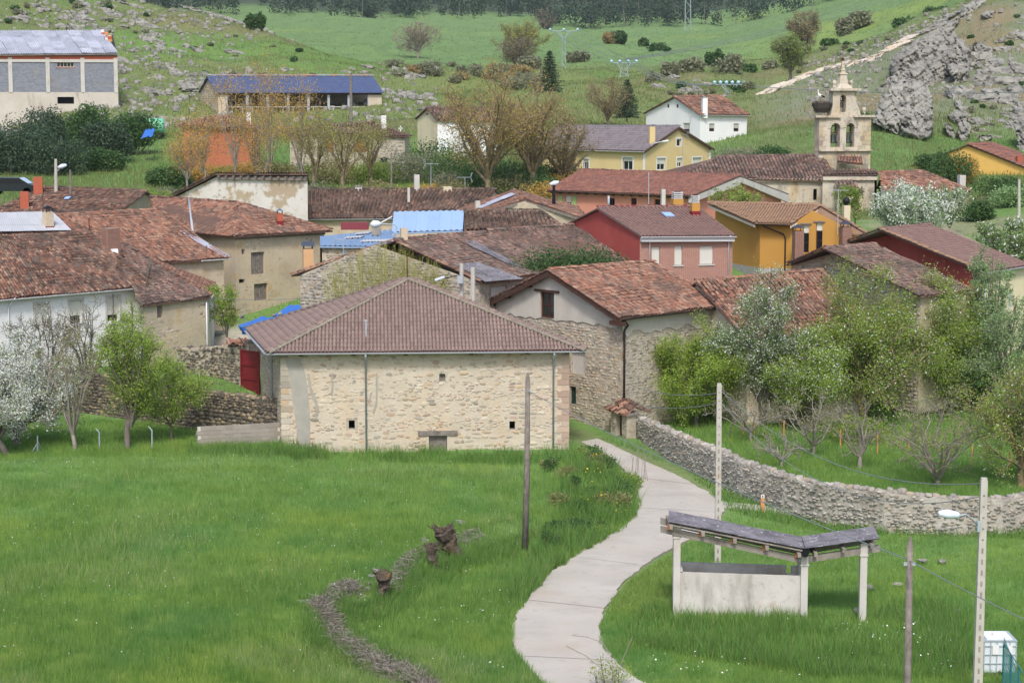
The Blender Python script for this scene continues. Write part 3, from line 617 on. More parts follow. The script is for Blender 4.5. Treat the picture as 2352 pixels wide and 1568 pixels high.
def antenna(p, h, parent, yaw=0., big=1.):
    mb = MB(); mb.tube([p, p + Z3 * h], .025, 5); U = Vector((math.cos(yaw), math.sin(yaw), 0)); V = Z3.cross(U); t = p + Z3 * h * .97
    mb.tube([t - U * .7 * big, t + U * .5 * big], .018, 4)
    for i in range(6): q = t + U * (-.65 + .2 * i) * big; mb.tube([q - V * .28 * big, q + V * .28 * big], .01, 4)
    for s in (-1, 1):
        for j in range(3): a = t + U * .5 * big + Z3 * s * .05; mb.tube([a + V * (j - 1) * .15, a + V * (j - 1) * .2 + Z3 * s * .35 * big + U * .1], .01, 4)
    return mb.build('antenna', m_zinc, parent)

# ------------------------------------------------------------------ a house from its roof corners
def house(name, label, E0, E1, R0, R1, z0, mats_, tile=None, back=None, hip=(0, 0), oh=(.35, .3), faces=('front',), cat='house', tkw=None, roofmat=None, ridge=True, single=300, soffit=None, back_k=1., fascia=None, group=None):
    """mats_: dict front/left/right/back -> material.  Returns (root, roof, walls dict); call finish() after adding openings"""
    tkw = dict(tkw or {}); c = (E0 + E1) / 2; base = Vector(((E0.x + E1.x + R0.x + R1.x) / 4, (E0.y + E1.y + R0.y + R1.y) / 4, z0)); root = empty(name, base, label, cat, group)
    if back is None:
        def mir(E, R, hp, o): 
            d = (R - E); 
            if hp: d = d - (E1 - E0).normalized() * d.dot((E1 - E0).normalized())
            b = E + d * (1 + back_k); b.z = R.z - (R.z - E.z) * back_k; return b
        B0, B1 = mir(E0, R0, hip[0], 0), mir(E1, R1, hip[1], 1)
    else: B0, B1 = back
    rm = m_panc if (tile in (tile_conc, tile_conc2, tile_slate, tile_brown)) else m_pan if (tile or roofmat in (tile_old, tile_red)) else roofmat; mb = MB(); th = Z3 * -.1
    for q in ([E0, E1, R1, R0], [B1, B0, R0, R1]): mb.prism(q, th)
    if hip[0]: mb.prism([B0, E0, R0], th)
    if hip[1]: mb.prism([E1, B1, R1], th)
    roof = mb.build('roof', rm, root)
    if tile:
        if 'front' in faces: slope_tiles(E0, E1, R1, R0, tile, roof, hip=hip, single=single, **tkw)
        if 'left' in faces: slope_tiles(B0, E0, R0, R0, tile, roof, hip=(1, 1), single=max(0, single // 3), **tkw)
        if 'right' in faces: slope_tiles(E1, B1, R1, R1, tile, roof, hip=(1, 1), single=max(0, single // 3), **tkw)
        if 'back' in faces: slope_tiles(B1, B0, R0, R1, tile, roof, hip=(hip[1], hip[0]), single=max(0, single // 3), **tkw)
        if ridge:
            if (R1 - R0).length > .8: ridge_tiles(R0, R1, tile, roof)
            if hip[0]: ridge_tiles(E0, R0, tile, roof)
            if hip[1]: ridge_tiles(E1, R1, tile, roof)
    # wall line: roof outline drawn in by the overhang
    u = (E1 - E0); Lu = u.length; u.normalize(); dn0 = (B0 - E0); dn1 = (B1 - E1)
    f, s = oh
    e0 = E0 + u * s + dn0.normalized() * f; e1 = E1 - u * s + dn1.normalized() * f; b0 = B0 + u * s - dn0.normalized() * f; b1 = B1 - u * s - dn1.normalized() * f
    def lift(E, R, hp): 
        run = math.hypot(R.x - E.x, R.y - E.y) or 1; return (R.z - E.z) / run * f if not hp else (R.z - E.z) / run * f * .8
    ze0, ze1 = E0.z + lift(E0, R0, hip[0]) - .12, E1.z + lift(E1, R1, hip[1]) - .12
    zb0, zb1 = B0.z + lift(B0, R0, hip[0]) - .12, B1.z + lift(B1, R1, hip[1]) - .12
    def gable(p, q, R, zp, zq, hp):
        d = Vector((q.x - p.x, q.y - p.y, 0)); L = d.length; d.normalize()
        if hp: return [(0, zp), (L, zq)]
        k = (Vector((R.x, R.y, 0)) - Vector((p.x, p.y, 0))).dot(d); return [(0, zp), (min(max(k, .1), L - .1), R.z - .13), (L, zq)]
    Lf = math.hypot(e1.x - e0.x, e1.y - e0.y); Lb = math.hypot(b1.x - b0.x, b1.y - b0.y)
    ws = {'front': Wall(e0, e1, z0, [(0, ze0), (Lf, ze1)]), 'back': Wall(b1, b0, z0, [(0, zb1), (Lb, zb0)]),
          'left': Wall(b0, e0, z0, gable(b0, e0, R0, zb0, ze0, hip[0])), 'right': Wall(e1, b1, z0, gable(e1, b1, R1, ze1, zb1, hip[1]))}
    def finish(stones=()):
        for k, w in ws.items(): w.build(root, mats_.get(k, mats_['front']))
    ws['root'] = root; ws['roof'] = roof; ws['finish'] = finish; ws['B'] = (B0, B1); ws['E'] = (E0, E1); ws['R'] = (R0, R1)
    def fin():
        for k in ('front', 'back', 'left', 'right'): ws[k].build(root, mats_.get(k, mats_['front']))
    ws['finish'] = fin
    if fascia:
        for p, q in fascia: pass
    return ws
def onroof(h, x, y):                                            # a pixel on the front slope
    E0, E1 = h['E']; R0, R1 = h['R']; n = (E1 - E0).cross(R0 - E0).normalized(); return onplane(x, y, E0, n)

# ------------------------------------------------------------------ plants and rocks
def leaf_mesh(P, size, rng, aspect=.6, flat=0.):
    """one quad for each point"""
    n = len(P); a = rng.normal(size=(n, 3)); a /= np.linalg.norm(a, axis=1)[:, None] + 1e-9
    b = rng.normal(size=(n, 3)); b[:, 2] += flat; b -= a * (a * b).sum(1)[:, None]; b /= np.linalg.norm(b, axis=1)[:, None] + 1e-9
    s = (size * rng.uniform(.6, 1.3, n))[:, None]; a = a * s; b = b * s * aspect
    V = np.stack([P - a, P - b * .9, P + a, P + b * .9], 1).reshape(-1, 3); Fc = np.arange(4 * n).reshape(-1, 4); return V, Fc
def grow(rng, base, H, spread, trunk_h, r0, n_main=6, sub=6, twigs=5, up=.6, droop=0., lean=(0, 0), curve=.5, fork=0., tw_len=1.):
    """returns limbs [(pts, radii)] and twig points"""
    L = []; tips = []
    base = np.array(base, float); top = base + np.array([lean[0], lean[1], trunk_h])
    mid = (base + top) / 2 + rng.normal(size=3) * .06 * trunk_h * np.array([1, 1, .2])
    L.append(([base - [0, 0, .3], base + [0, 0, .02], mid, top], [r0 * 1.25, r0 * 1.15, r0 * .95, r0 * .8]))
    hc = H - trunk_h
    for i in range(n_main):
        az = 2 * math.pi * (i + rng.uniform(-.3, .3)) / n_main; out = rng.uniform(.45, 1.) if i else .12
        end = top + np.array([math.cos(az) * spread * out, math.sin(az) * spread * out, hc * (up + (1 - up) * (1 - out ** 2) * rng.uniform(.75, 1.05))]) - [0, 0, droop * out * hc]
        st = top - np.array([0, 0, trunk_h * rng.uniform(0, fork)]); m = (st + end) / 2 + np.array([0, 0, hc * .12 * curve]) + rng.normal(size=3) * .07 * spread
        pts = [st, st * .6 + m * .4 + rng.normal(size=3) * .03 * spread, m, m * .45 + end * .55 + rng.normal(size=3) * .05 * spread, end]; rr = [r0 * .6, r0 * .5, r0 * .36, r0 * .24, r0 * .1]
        L.append((pts, rr))
        for j in range(sub):
            k = rng.uniform(.25, 1.); q = k * 4; a = int(min(q, 3)); p = pts[a] * (1 - (q - a)) + pts[a + 1] * (q - a)
            d = rng.normal(size=3) + (end - st) / (np.linalg.norm(end - st) + 1e-9) * .9; d[2] += .35 - droop * 1.2; d /= np.linalg.norm(d)
            ln = spread * rng.uniform(.28, .5) * (1.15 - .4 * k); e = p + d * ln; mm = (p + e) / 2 + rng.normal(size=3) * ln * .1
            L.append(([p, mm, e], [r0 * .2, r0 * .13, r0 * .05])); 
            for t in range(twigs):
                kk = rng.uniform(.2, 1.); p2 = p * (1 - kk) ** 2 + mm * 2 * kk * (1 - kk) + e * kk ** 2; d2 = rng.normal(size=3) + d * .8; d2[2] += .3 - droop * 2.5; d2 /= np.linalg.norm(d2)
                l2 = ln * rng.uniform(.3, .6) * tw_len; e2 = p2 + d2 * l2; L.append(([p2, e2], [r0 * .06, r0 * .02])); tips.append((p2, e2))
    return L, tips
def limb_mesh(L, rmin=.012):
    mb = MB()
    for pts, rr in L:
        n = 7 if rr[0] > .12 else 5 if rr[0] > .05 else 3
        mb.tube([Vector(p) for p in pts], [max(x, rmin) for x in rr], n, cap=False)
    return mb
def make_tree(name, label, base, H, spread, trunk_h, r0, leaves, seed=1, bark=None, cat='tree', group=None, per=12, size=.09, scatter=.16, rmin=.012, extra=None, **kw):
    """leaves: [(material, share)]"""
    rng = np.random.default_rng(seed); base = Vector(base); o = empty(name, base, label, cat, group); L, tips = grow(rng, (0, 0, 0), H, spread, trunk_h, r0, **kw)
    if extra: L += extra
    tr = limb_mesh(L, rmin); tr.v = [v + base for v in tr.v]; tr.build('trunk', bark or m_bark, o, smooth=True)
    if leaves and per:
        A = np.array([t[0] for t in tips]); B = np.array([t[1] for t in tips]); n = len(tips); crown = None
        for mt, share in leaves:
            k = max(1, int(n * per * share)); idx = rng.integers(0, n, k); t = rng.uniform(0, 1.05, k)[:, None]
            P = A[idx] * (1 - t) + B[idx] * t + rng.normal(size=(k, 3)) * scatter; P[:, 2] = np.maximum(P[:, 2], .15)
            V, Fc = leaf_mesh(P, size, rng); ob = put('crown' if crown is None else 'blossom' if mt is l_blossom else 'leaves', npmesh('crown', V, Fc), mt, o if crown is None else crown)
            ORG[ob.name] = org(o); crown = crown or ob
    return o
def make_bush(name, label, base, w, h, n, mt, seed=1, size=.1, cat='bush', group=None, stems=10, bark=None, depth=None, lobes=5, twigs=False):
    rng = np.random.default_rng(seed); base = Vector(base); depth = depth or w * .8; o = empty(name, base, label, cat, group); mb = MB()
    C = np.stack([rng.uniform(-.32, .32, lobes) * w, rng.uniform(-.3, .3, lobes) * depth, rng.uniform(.35, .62, lobes) * h], 1); Rr = np.stack([rng.uniform(.22, .34, lobes) * w, rng.uniform(.22, .34, lobes) * depth, rng.uniform(.28, .42, lobes) * h], 1)
    for i in range(stems):
        k = rng.integers(lobes); e = C[k] + rng.normal(size=3) * Rr[k] * .6; s = np.array([e[0] * .3, e[1] * .3, -.2]); m = (s + e) / 2 + rng.normal(size=3) * .08 * w; mb.tube([base + Vector(s), base + Vector(m), base + Vector(e)], [.02 + .012 * h, .015 + .006 * h, .008], 4, cap=False)
    mb.build('stems', bark or m_bark, o)
    idx = rng.integers(0, lobes, n); d = rng.normal(size=(n, 3)); d /= np.linalg.norm(d, axis=1)[:, None]; r = rng.uniform(.35, 1.12, n)[:, None] ** .5
    P = C[idx] + d * r * Rr[idx] + rng.normal(size=(n, 3)) * .04 * w; P[:, 2] = np.maximum(P[:, 2], .03 * h)
    V, Fc = leaf_mesh(P, size, rng, aspect=.2 if twigs else .6); ob = put('crown', npmesh('crown', V, Fc), mt, o); return o
def make_conifer(name, label, base, H, w, seed, mt, group=None, tiers=16, n=3600, size=.16, lean=0):
    rng = np.random.default_rng(seed); base = Vector(base); o = empty(name, base, label, 'tree', group); mb = MB().tube([base - Z3 * .3, base + Z3 * H * .5, base + Z3 * H], [.03 * H * .6, .02 * H * .6, .02], 6)
    P = []
    for i in range(tiers):
        z = H * (.1 + .88 * i / tiers); rad = w / 2 * (1 - i / tiers) ** .8 * rng.uniform(.75, 1.1) + .08; nb = 7
        for b in range(nb):
            az = 2 * math.pi * (b + rng.uniform(-.4, .4)) / nb; e = np.array([math.cos(az) * rad, math.sin(az) * rad, z - rad * .15]); s = np.array([0, 0, z]); mb.tube([base + Vector(s), base + Vector(e)], [.03, .012], 3, cap=False)
            k = max(3, int(n / tiers / nb * (1.6 - i / tiers))); t = rng.uniform(.15, 1.05, k)[:, None]; P.append(s * (1 - t) + e * t + rng.normal(size=(k, 3)) * np.array([.1, .1, .07]) * (.5 + rad * .3))
    mb.build('trunk', m_bark, o); V, Fc = leaf_mesh(np.concatenate(P), size, rng, aspect=.35); put('crown', npmesh('crown', V, Fc), mt, o); return o
def blades(P, h, w, rng, lean=.35):
    n = len(P); az = rng.uniform(0, 2 * math.pi, n); hh = h * rng.uniform(.55, 1.25, n); d = np.stack([np.cos(az), np.sin(az), np.zeros(n)], 1)
    la = rng.uniform(0, 2 * math.pi, n); lv = np.stack([np.cos(la), np.sin(la), np.zeros(n)], 1) * (hh * lean * rng.uniform(.2, 1.2, n))[:, None]
    tip = P + lv; tip[:, 2] += hh; s = d * (w * rng.uniform(.6, 1.3, n))[:, None] / 2
    V = np.stack([P - s, P + s, tip], 1).reshape(-1, 3); return V, np.arange(3 * n).reshape(-1, 3)
def rock_mesh(seed, n=2, flat=.55, rough=.3, layers=True):
    import bmesh
    bm = bmesh.new(); bmesh.ops.create_icosphere(bm, subdivisions=n, radius=1); r = np.random.default_rng(seed); pl = r.normal(size=(9, 3)); pl /= np.linalg.norm(pl, axis=1)[:, None]; dd = r.uniform(.55, .9, 9)
    for v in bm.verts:
        c = np.array(v.co)
        for k in range(9):
            e = c @ pl[k] - dd[k]
            if e > 0: c = c - pl[k] * e * .9
        a = float(fbm(np.array([c[0] * 2.3 + c[2] * 3 + seed * 7.1]), np.array([c[1] * 2.3 - c[2] * 2.1]), seed)[0] - .5) * rough * 2; g = abs(float(fbm(np.array([c[0] * 3.1 - c[1] * 1.7 + seed * 3.3]), np.array([c[2] * 3.7 + c[1] * 2.9]), seed + 50, 3)[0]) - .5)
        c = c * (1 + a - max(0, .09 - g) * 2.2)
        if layers: c[2] += .05 * math.sin(c[2] * 16 + seed)
        v.co = (c[0], c[1], c[2] * flat)
    me = bpy.data.meshes.new('rock'); bm.to_mesh(me); bm.free(); return me
ROCKS = [rock_mesh(i + 3, 3, .55, .42) for i in range(7)]
for m_ in ROCKS: m_.materials.append(m_rock)
PALES = [m_.copy() for m_ in ROCKS]
for m_ in PALES: m_.materials.clear(); m_.materials.append(m_rockpale)
def rock(me, p, s, rot, label, group, name='limestone_rock', cat='rock'):
    o = bpy.data.objects.new(name, me); COL.objects.link(o); o.location = p; o.scale = s; o.rotation_euler = rot; return tag(o, label, cat, group)
def wire(name, label, A, B, sag, r=.018, cat='cable', group=None, n=14):
    pts = []
    for i in range(n + 1):
        t = i / n; p = A.lerp(B, t); p.z -= sag * 4 * t * (1 - t); pts.append(p)
    o = MB().tube(pts, r, 4).build(name, m_wire); return tag(o, label, cat, group)

# ================================================================== THE SETTING
# ground: one sheet, finer near the camera
def ground():
    Ys = np.concatenate([np.linspace(24, 135, 250), np.exp(np.linspace(math.log(135.6), math.log(2300), 330))]); us = np.concatenate([np.linspace(-.6, -.285, 24)[:-1], np.linspace(-.285, .285, 330), np.linspace(.285, .6, 24)[1:]])
    U, Yg = np.meshgrid(us, Ys, indexing='ij'); X = U * Yg; Zg = zt(X, Yg); n, m = U.shape
    V = np.stack([X, Yg, Zg], -1).reshape(-1, 3); i, j = np.meshgrid(np.arange(n - 1), np.arange(m - 1), indexing='ij'); a = (i * m + j).ravel(); Fc = np.stack([a, a + m, a + m + 1, a + 1], 1)
    me = npmesh('ground', V, Fc, smooth=True); x, y = V[:, 0], V[:, 1]
    L = lambda c: np.array(rgb(*c))[None]
    n1 = fbm(x * .06, y * .06, 21)[:, None]; n2 = fbm(x * .5, y * .5, 22)[:, None]; n3 = fbm(x * .015, y * .008, 23)[:, None]
    c = L((96, 130, 68)) * (1 - n1) + L((112, 144, 76)) * n1; c = c * (.8 + .4 * n2)
    hillm = sstep(225, 262, y)[:, None]; h = L((106, 120, 70)) * (1 - n2) + L((120, 132, 78)) * n2
    dry = sstep(.52, .66, fbm(x * .035, y * .03, 31))[:, None]; h = h * (1 - dry * .6) + L((128, 118, 84)) * dry * .6; gr = sstep(.54, .66, fbm(x * .02, y * .02, 33))[:, None]; h = h * (1 - gr * .6) + L((96, 138, 62)) * gr * .6
    c = c * (1 - hillm) + h * hillm
    far = (sstep(395, 440, y) * sstep(-.2, -.12, x / y))[:, None]; mdw = L((104, 131, 80)) * (1 - n3) + L((113, 139, 86)) * n3; yl = sstep(.6, .74, fbm(x * .02, y * .006, 37))[:, None]; mdw = mdw * (1 - yl * .5) + L((140, 156, 72)) * yl * .5; mdw = mdw * (.85 + .3 * n2)
    c = c * (1 - far) + mdw * far
    wood = sstep(860, 900, y)[:, None]; c = c * (1 - wood) + L((66, 78, 60)) * wood
    # the right-hand hill: scree-grey grass and pinkish soil
    rh = (sstep(228, 250, y) * sstep(345, 320, y) * sstep(.11, .15, x / y))[:, None]; rr = L((134, 136, 122)) * (1 - n2) + L((110, 120, 84)) * n2; so_ = sstep(.56, .64, fbm(x * .07, y * .05, 41))[:, None]; rr = rr * (1 - so_ * .7) + L((146, 122, 100)) * so_ * .7; c = c * (1 - rh * .8) + rr * rh * .8
    # lane verges and mown strips; trodden earth in the village
    r = road_dist(x, y); dirt = (sstep(.3, .0, r) * (y < 112))[:, None]; c = c * (1 - dirt * .3) + L((150, 136, 112)) * dirt * .3
    vil = (sstep(118, 124, y) * sstep(175, 165, y) * sstep(.45, .6, fbm(x * .12, y * .12, 47)))[:, None]; c = c * (1 - vil * .6) + L((150, 140, 120)) * vil * .6
    yard = (np.exp(-(((x + 19) / 5) ** 2 + ((y - 126) / 4) ** 2) ** 2))[:, None]; c = c * (1 - yard * .9) + L((190, 180, 166)) * yard * .9
    track = (np.exp(-(((x + 47) / 7) ** 2 + ((y - 262) / 4) ** 2) ** 2))[:, None]; c = c * (1 - track * .85) + L((180, 170, 156)) * track * .85
    col = np.concatenate([c, np.ones((len(c), 1))], 1).astype(np.float32); at_ = me.color_attributes.new('tint', 'FLOAT_COLOR', 'POINT'); at_.data.foreach_set('color', col.ravel())
    return tag(put('ground', me, m_ground), 'grassy ground of the valley, village and hillsides', None, None, 'structure')
ground()
# concrete lane, poured in slabs
def lane():
    def res(pts, n):
        P = np.array([p[:] for p in pts]); d = np.concatenate([[0], np.cumsum(np.linalg.norm(np.diff(P, axis=0), axis=1))]); t = np.linspace(0, d[-1], n); return P, d
    n = 150
    C = [((a + b) / 2) for a, b in zip(RL, RR)]; d = [0]
    for a, b in zip(C, C[1:]): d.append(d[-1] + (b - a).length)
    t = np.linspace(0, d[-1], n); 
    def cr(pts):
        P = np.array([p[:] for p in pts]); out = np.stack([np.interp(t, d, P[:, k]) for k in range(3)], 1)
        for _ in range(2): out[1:-1] = (out[:-2] + 2 * out[1:-1] + out[2:]) / 4
        return [Vector(p) for p in out]
    A, B = cr(RL), cr(RR); rng = random.Random(3)
    for k in range(n): A[k] = A[k] + (A[k] - B[k]).normalized() * rng.uniform(-.04, .1); B[k] = B[k] + (B[k] - A[k]).normalized() * rng.uniform(-.04, .1)
    mb = MB()
    for k in range(n - 1): mb.prism([A[k] + Z3 * .045, B[k] + Z3 * .045, B[k + 1] + Z3 * .045, A[k + 1] + Z3 * .045], -Z3 * .3)
    root = mb.build('road', m_roadbed); tag(root, 'pale concrete lane curving past the barn', None, None, 'structure')
    step = 9; 
    for s in range(0, n - 1, step):
        e = min(s + step, n - 1); mb = MB()
        for k in range(s, e):
            a0, b0, a1, b1 = A[k], B[k], A[k + 1], B[k + 1]
            if k == e - 1: a1 = a0.lerp(a1, .965); b1 = b0.lerp(b1, .965)
            z = Z3 * (.062 + .004 * math.sin(s)); mb.poly([a0 + z, b0 + z, b1 + z, a1 + z])
        mb.build('concrete_slab', m_road, root)
lane()
p0 = [onz(1660, 1165, .02), onz(1760, 1172, .02), onz(1820, 1180, .02), onz(1830, 1172, .02), onz(1760, 1163, .02), onz(1650, 1152, .02)]
tag(MB().prism([p + Z3 * .05 for p in p0], -Z3 * .2).build('path', m_road), 'short pale path branching off the lane beside the pole', None, None, 'structure')

def footprint_clear(X, Y):                                     # no grass inside the buildings near the camera
    ok = road_dist(X, Y) > .12 - .42 * fbm(X * 1.3, Y * 1.3, 97, 2)
    for poly in CLEAR:
        xs = [p[0] for p in poly]; ys = [p[1] for p in poly]; ins = np.zeros(X.shape, bool); j = len(poly) - 1
        for i in range(len(poly)):
            c = ((ys[i] > Y) != (ys[j] > Y)) & (X < (xs[j] - xs[i]) * (Y - ys[i]) / ((ys[j] - ys[i]) or 1e-9) + xs[i]); ins ^= c; j = i
        ok &= ~ins
    return ok
CLEAR = [[(-11.6, 99.2), (3.1, 100.2), (1.2, 111), (-13.5, 110)]]
def grass_patch(name, label, px, n, h, w, mt, seed, lean=.35, keep=None, zoff=0.):
    """blades spread over the ground seen inside a pixel polygon"""
    rng = np.random.default_rng(seed); xs = [p[0] for p in px]; ys = [p[1] for p in px]
    # denser per square metre near the camera: sample in picture rows, weight by area
    ya, yb = min(ys), max(ys); N = int(n * 1.6); x = rng.uniform(min(xs), max(xs), N); y = ya + (yb - ya) * rng.uniform(0, 1, N) ** .8
    ins = np.zeros(N, bool); j = len(px) - 1
    for i in range(len(px)):
        c = ((ys[i] > y) != (ys[j] > y)) & (x < (xs[j] - xs[i]) * (y - ys[i]) / ((ys[j] - ys[i]) or 1e-9) + xs[i]); ins ^= c; j = i
    x, y = x[ins], y[ins]; a, b = (x - 1176) / F, (784 - y) / F; dx, dy, dz = a, CP + b * SP, -SP + b * CP; Yw = -CZ / dz * dy; X = dx / dy * Yw
    for _ in range(3): Yw = (zt(X, Yw) - CZ) / (dz / dy); X = dx / dy * Yw
    ok = footprint_clear(X, Yw)
    if keep is not None: ok &= keep(X, Yw, rng)
    X, Yw = X[ok], Yw[ok]; P = np.stack([X, Yw, zt(X, Yw) + zoff - .02], 1); hh = h * (.6 + .8 * fbm(X * .45, Yw * .45, 61)); V, Fc = blades(P, hh, w, rng, lean)
    o = put(name, npmesh(name, V, Fc), mt); return tag(o, label, 'grass', None, 'stuff')
FIELD = [(-260, 1620), (-260, 1035), (450, 1025), (660, 1022), (1000, 1042), (1310, 1050), (1420, 1040), (1475, 1130), (1470, 1200), (1300, 1300), (1180, 1420), (1180, 1500), (1340, 1640)]
clump = lambda X, Y, rng: rng.uniform(0, 1, X.shape) < .35 + .9 * fbm(X * .9, Y * .9, 71, 2)
grass_patch('meadow_grass', 'lush green meadow grass filling the field before the barn', FIELD, 320000, .34, .022, m_grass, 11, keep=clump)
grass_patch('verge_grass', 'grass growing around the open shelter beside the lane', [(1370, 1640), (1378, 1440), (1400, 1390), (1440, 1340), (1600, 1235), (1680, 1180), (1900, 1195), (2640, 1205), (2640, 1640)], 150000, .26, .02, m_grass, 12, keep=clump)
grass_patch('orchard_grass', 'grass under the fruit trees behind the stone wall', [(1490, 960), (2640, 920), (2640, 1150), (2000, 1150), (1700, 1080), (1500, 1010)], 60000, .32, .03, m_grass, 13)
grass_patch('yard_grass', 'grass under the blossom trees before the retaining wall', [(-260, 955), (480, 965), (640, 1000), (660, 1040), (-260, 1060)], 32000, .28, .03, m_grass, 14)
def weeds(name, label, px, n, h, seed, mt=None, w=.035, keep=None): return grass_patch(name, label, px, n, h, w, mt or m_grasshi, seed, .55, keep)
weeds('bank_weeds', 'tall weeds and nettles on the bank beside the lane', [(1300, 1040), (1420, 1035), (1480, 1130), (1472, 1205), (1330, 1275), (1200, 1400), (1170, 1380), (1250, 1230), (1290, 1130)], 26000, .75, 15, keep=lambda X, Y, r: r.uniform(0, 1, X.shape) < sstep(.35, .6, fbm(X * .5, Y * .5, 77)) + .1)
weeds('wall_foot_weeds', 'dark weeds along the foot of the barn wall', [(430, 1034), (560, 1034), (660, 1026), (1000, 1042), (1310, 1046), (1330, 1070), (1000, 1066), (640, 1052), (430, 1048)], 14000, .62, 16, keep=lambda X, Y, r: r.uniform(0, 1, X.shape) < .12 + sstep(.4, .62, fbm(X * .7, Y * .7, 91)))
weeds('lane_edge_weeds', 'rank grass and weeds along the foot of the orchard wall', [(1330, 1000), (1420, 1012), (1500, 1050), (1640, 1120), (1760, 1160), (1950, 1200), (2400, 1212), (2400, 1240), (1900, 1225), (1690, 1180), (1480, 1068), (1400, 1030)], 24000, .45, 17)
weeds('shelter_weeds', 'taller darker grass in front of the shelter', [(1480, 1400), (1560, 1400), (1850, 1412), (1990, 1415), (2100, 1380), (2230, 1400), (2230, 1560), (1900, 1560), (1400, 1480)], 26000, .5, 18, keep=lambda X, Y, r: r.uniform(0, 1, X.shape) < sstep(.35, .6, fbm(X * .4, Y * .4, 79)) + .15)
weeds('sparse_verge', 'short yellowish grass beside the shelter', [(1440, 1340), (1560, 1260), (1560, 1400), (1400, 1410)], 10000, .16, 19, m_grassdry)
weeds('bank_above_roofs', 'bright grass on the slope below the dark pines', [(150, 330), (420, 330), (420, 450), (170, 440)], 26000, .55, 20, m_grass, .06)
def flowers(name, label, px, n, mt, seed, size, h):
    rng = np.random.default_rng(seed); N = n * 12; x = rng.uniform(min(p[0] for p in px), max(p[0] for p in px), N); y = rng.uniform(min(p[1] for p in px), max(p[1] for p in px), N)
    a, b = (x - 1176) / F, (784 - y) / F; dz = -SP + b * CP; X = a * -CZ / dz; Y = (CP + b * SP) * -CZ / dz
    ok = (vnoise(X * .35, Y * .35, seed) > rng.uniform(.25, .8, N)) & (road_dist(X, Y) > .3); X, Y = X[ok][:n], Y[ok][:n]; P = np.stack([X, Y, zt(X, Y) + h * rng.uniform(.6, 1.2, len(X))], 1)
    V, Fc = leaf_mesh(P, size, rng, aspect=1.); return tag(put(name, npmesh(name, V, Fc), mt), label, 'flowers', None, 'stuff')
weeds('meadow_tufts', 'taller dark tufts scattered in patches through the meadow', FIELD, 40000, .5, 29, m_grasshi, .024, keep=lambda X, Y, r: r.uniform(0, 1, X.shape) < sstep(.56, .68, fbm(X * .28, Y * .28, 81)))
weeds('seeding_grass', 'pale seeding grass in patches of the meadow', FIELD, 50000, .5, 30, M('seed_heads', (0, 0, 0), rnd=[rgb(170, 180, 118), rgb(186, 188, 140), rgb(152, 172, 104)], transl=.45), .014, keep=lambda X, Y, r: r.uniform(0, 1, X.shape) < sstep(.54, .68, fbm(X * .2 + 40, Y * .2, 83)))
flowers('white_flowers', 'tiny white flowers sprinkled through the meadow', [(0, 1100), (1200, 1080), (1150, 1560), (0, 1560)], 1000, m_petal, 31, .02, .3)
flowers('yellow_flowers', 'small yellow flowers in the grass by the lane', [(1340, 1100), (1470, 1120), (1470, 1200), (1340, 1200)], 60, m_yflower, 32, .04, .6)
flowers('dandelion_clocks', 'pale dandelion heads in the grass before the shelter', [(1450, 1440), (2230, 1440), (2230, 1560), (1450, 1560)], 120, m_petal, 33, .03, .3)

# ------------------------------------------------------------------ rocky hillsides
rr = np.random.default_rng(51); spots = []
def rocks_in(px, n, smin, smax, label, group, meshes, stretch=1.6, thr=.5, flat=1., freq=.06, lim=300):
    k = 0; tries = 0
    while k < n and tries < n * 60:
        tries += 1; x = rr.uniform(min(p[0] for p in px), max(p[0] for p in px)); y = rr.uniform(min(p[1] for p in px), max(p[1] for p in px))
        if not pin(px, x, y): continue
        p = hit(x, y)
        if p is None or p.y > 450: continue
        if vnoise(np.array([p.x * freq]), np.array([p.y * freq * .6]), 5)[0] + .35 * vnoise(np.array([p.x * .3]), np.array([p.y * .3]), 6)[0] < thr + rr.uniform(-.1, .25): continue
        s = smin + (smax - smin) * rr.uniform() ** 2.2; sx = s * rr.uniform(1, stretch)
        rock(meshes[rr.integers(len(meshes))], (p.x, p.y, p.z - s * .12), (sx, s * rr.uniform(.7, 1.1), s * rr.uniform(.8, 1.35) * flat), (rr.normal() * .2, rr.normal() * .15 + .25, rr.normal() * .35 - .3), label, group); k += 1
rocks_in([(270, 0), (360, 0), (520, 45), (620, 70), (800, 130), (1000, 185), (1000, 270), (890, 250), (885, 180), (470, 170), (450, 240), (280, 230)], 150, .35, 1.5, 'grey limestone rock jutting from the grassy hill behind the blue-roofed barn', 'limestone rocks on the hill behind the barns', ROCKS, 1.6, .56)
rocks_in([(0, 0), (270, 0), (270, 70), (0, 70)], 46, .4, 1.7, 'grey limestone rock on the hill above the block shed', 'limestone rocks above the block shed', ROCKS, 1.7, .5)
rocks_in([(2190, 40), (2260, 0), (2400, 0), (2400, 300), (2240, 330), (2190, 260)], 86, .5, 2.3, 'grey limestone boulder on the steep scrubby slope beside the crag', 'boulders on the slope beside the crag', ROCKS, 1.5, .36)
rocks_in([(1330, 150), (1420, 160), (1730, 200), (1700, 240), (1480, 200)], 16, .4, 1.2, 'grey rock low in the grass behind the white house', 'rocks behind the white house', ROCKS, 1.8, .45)
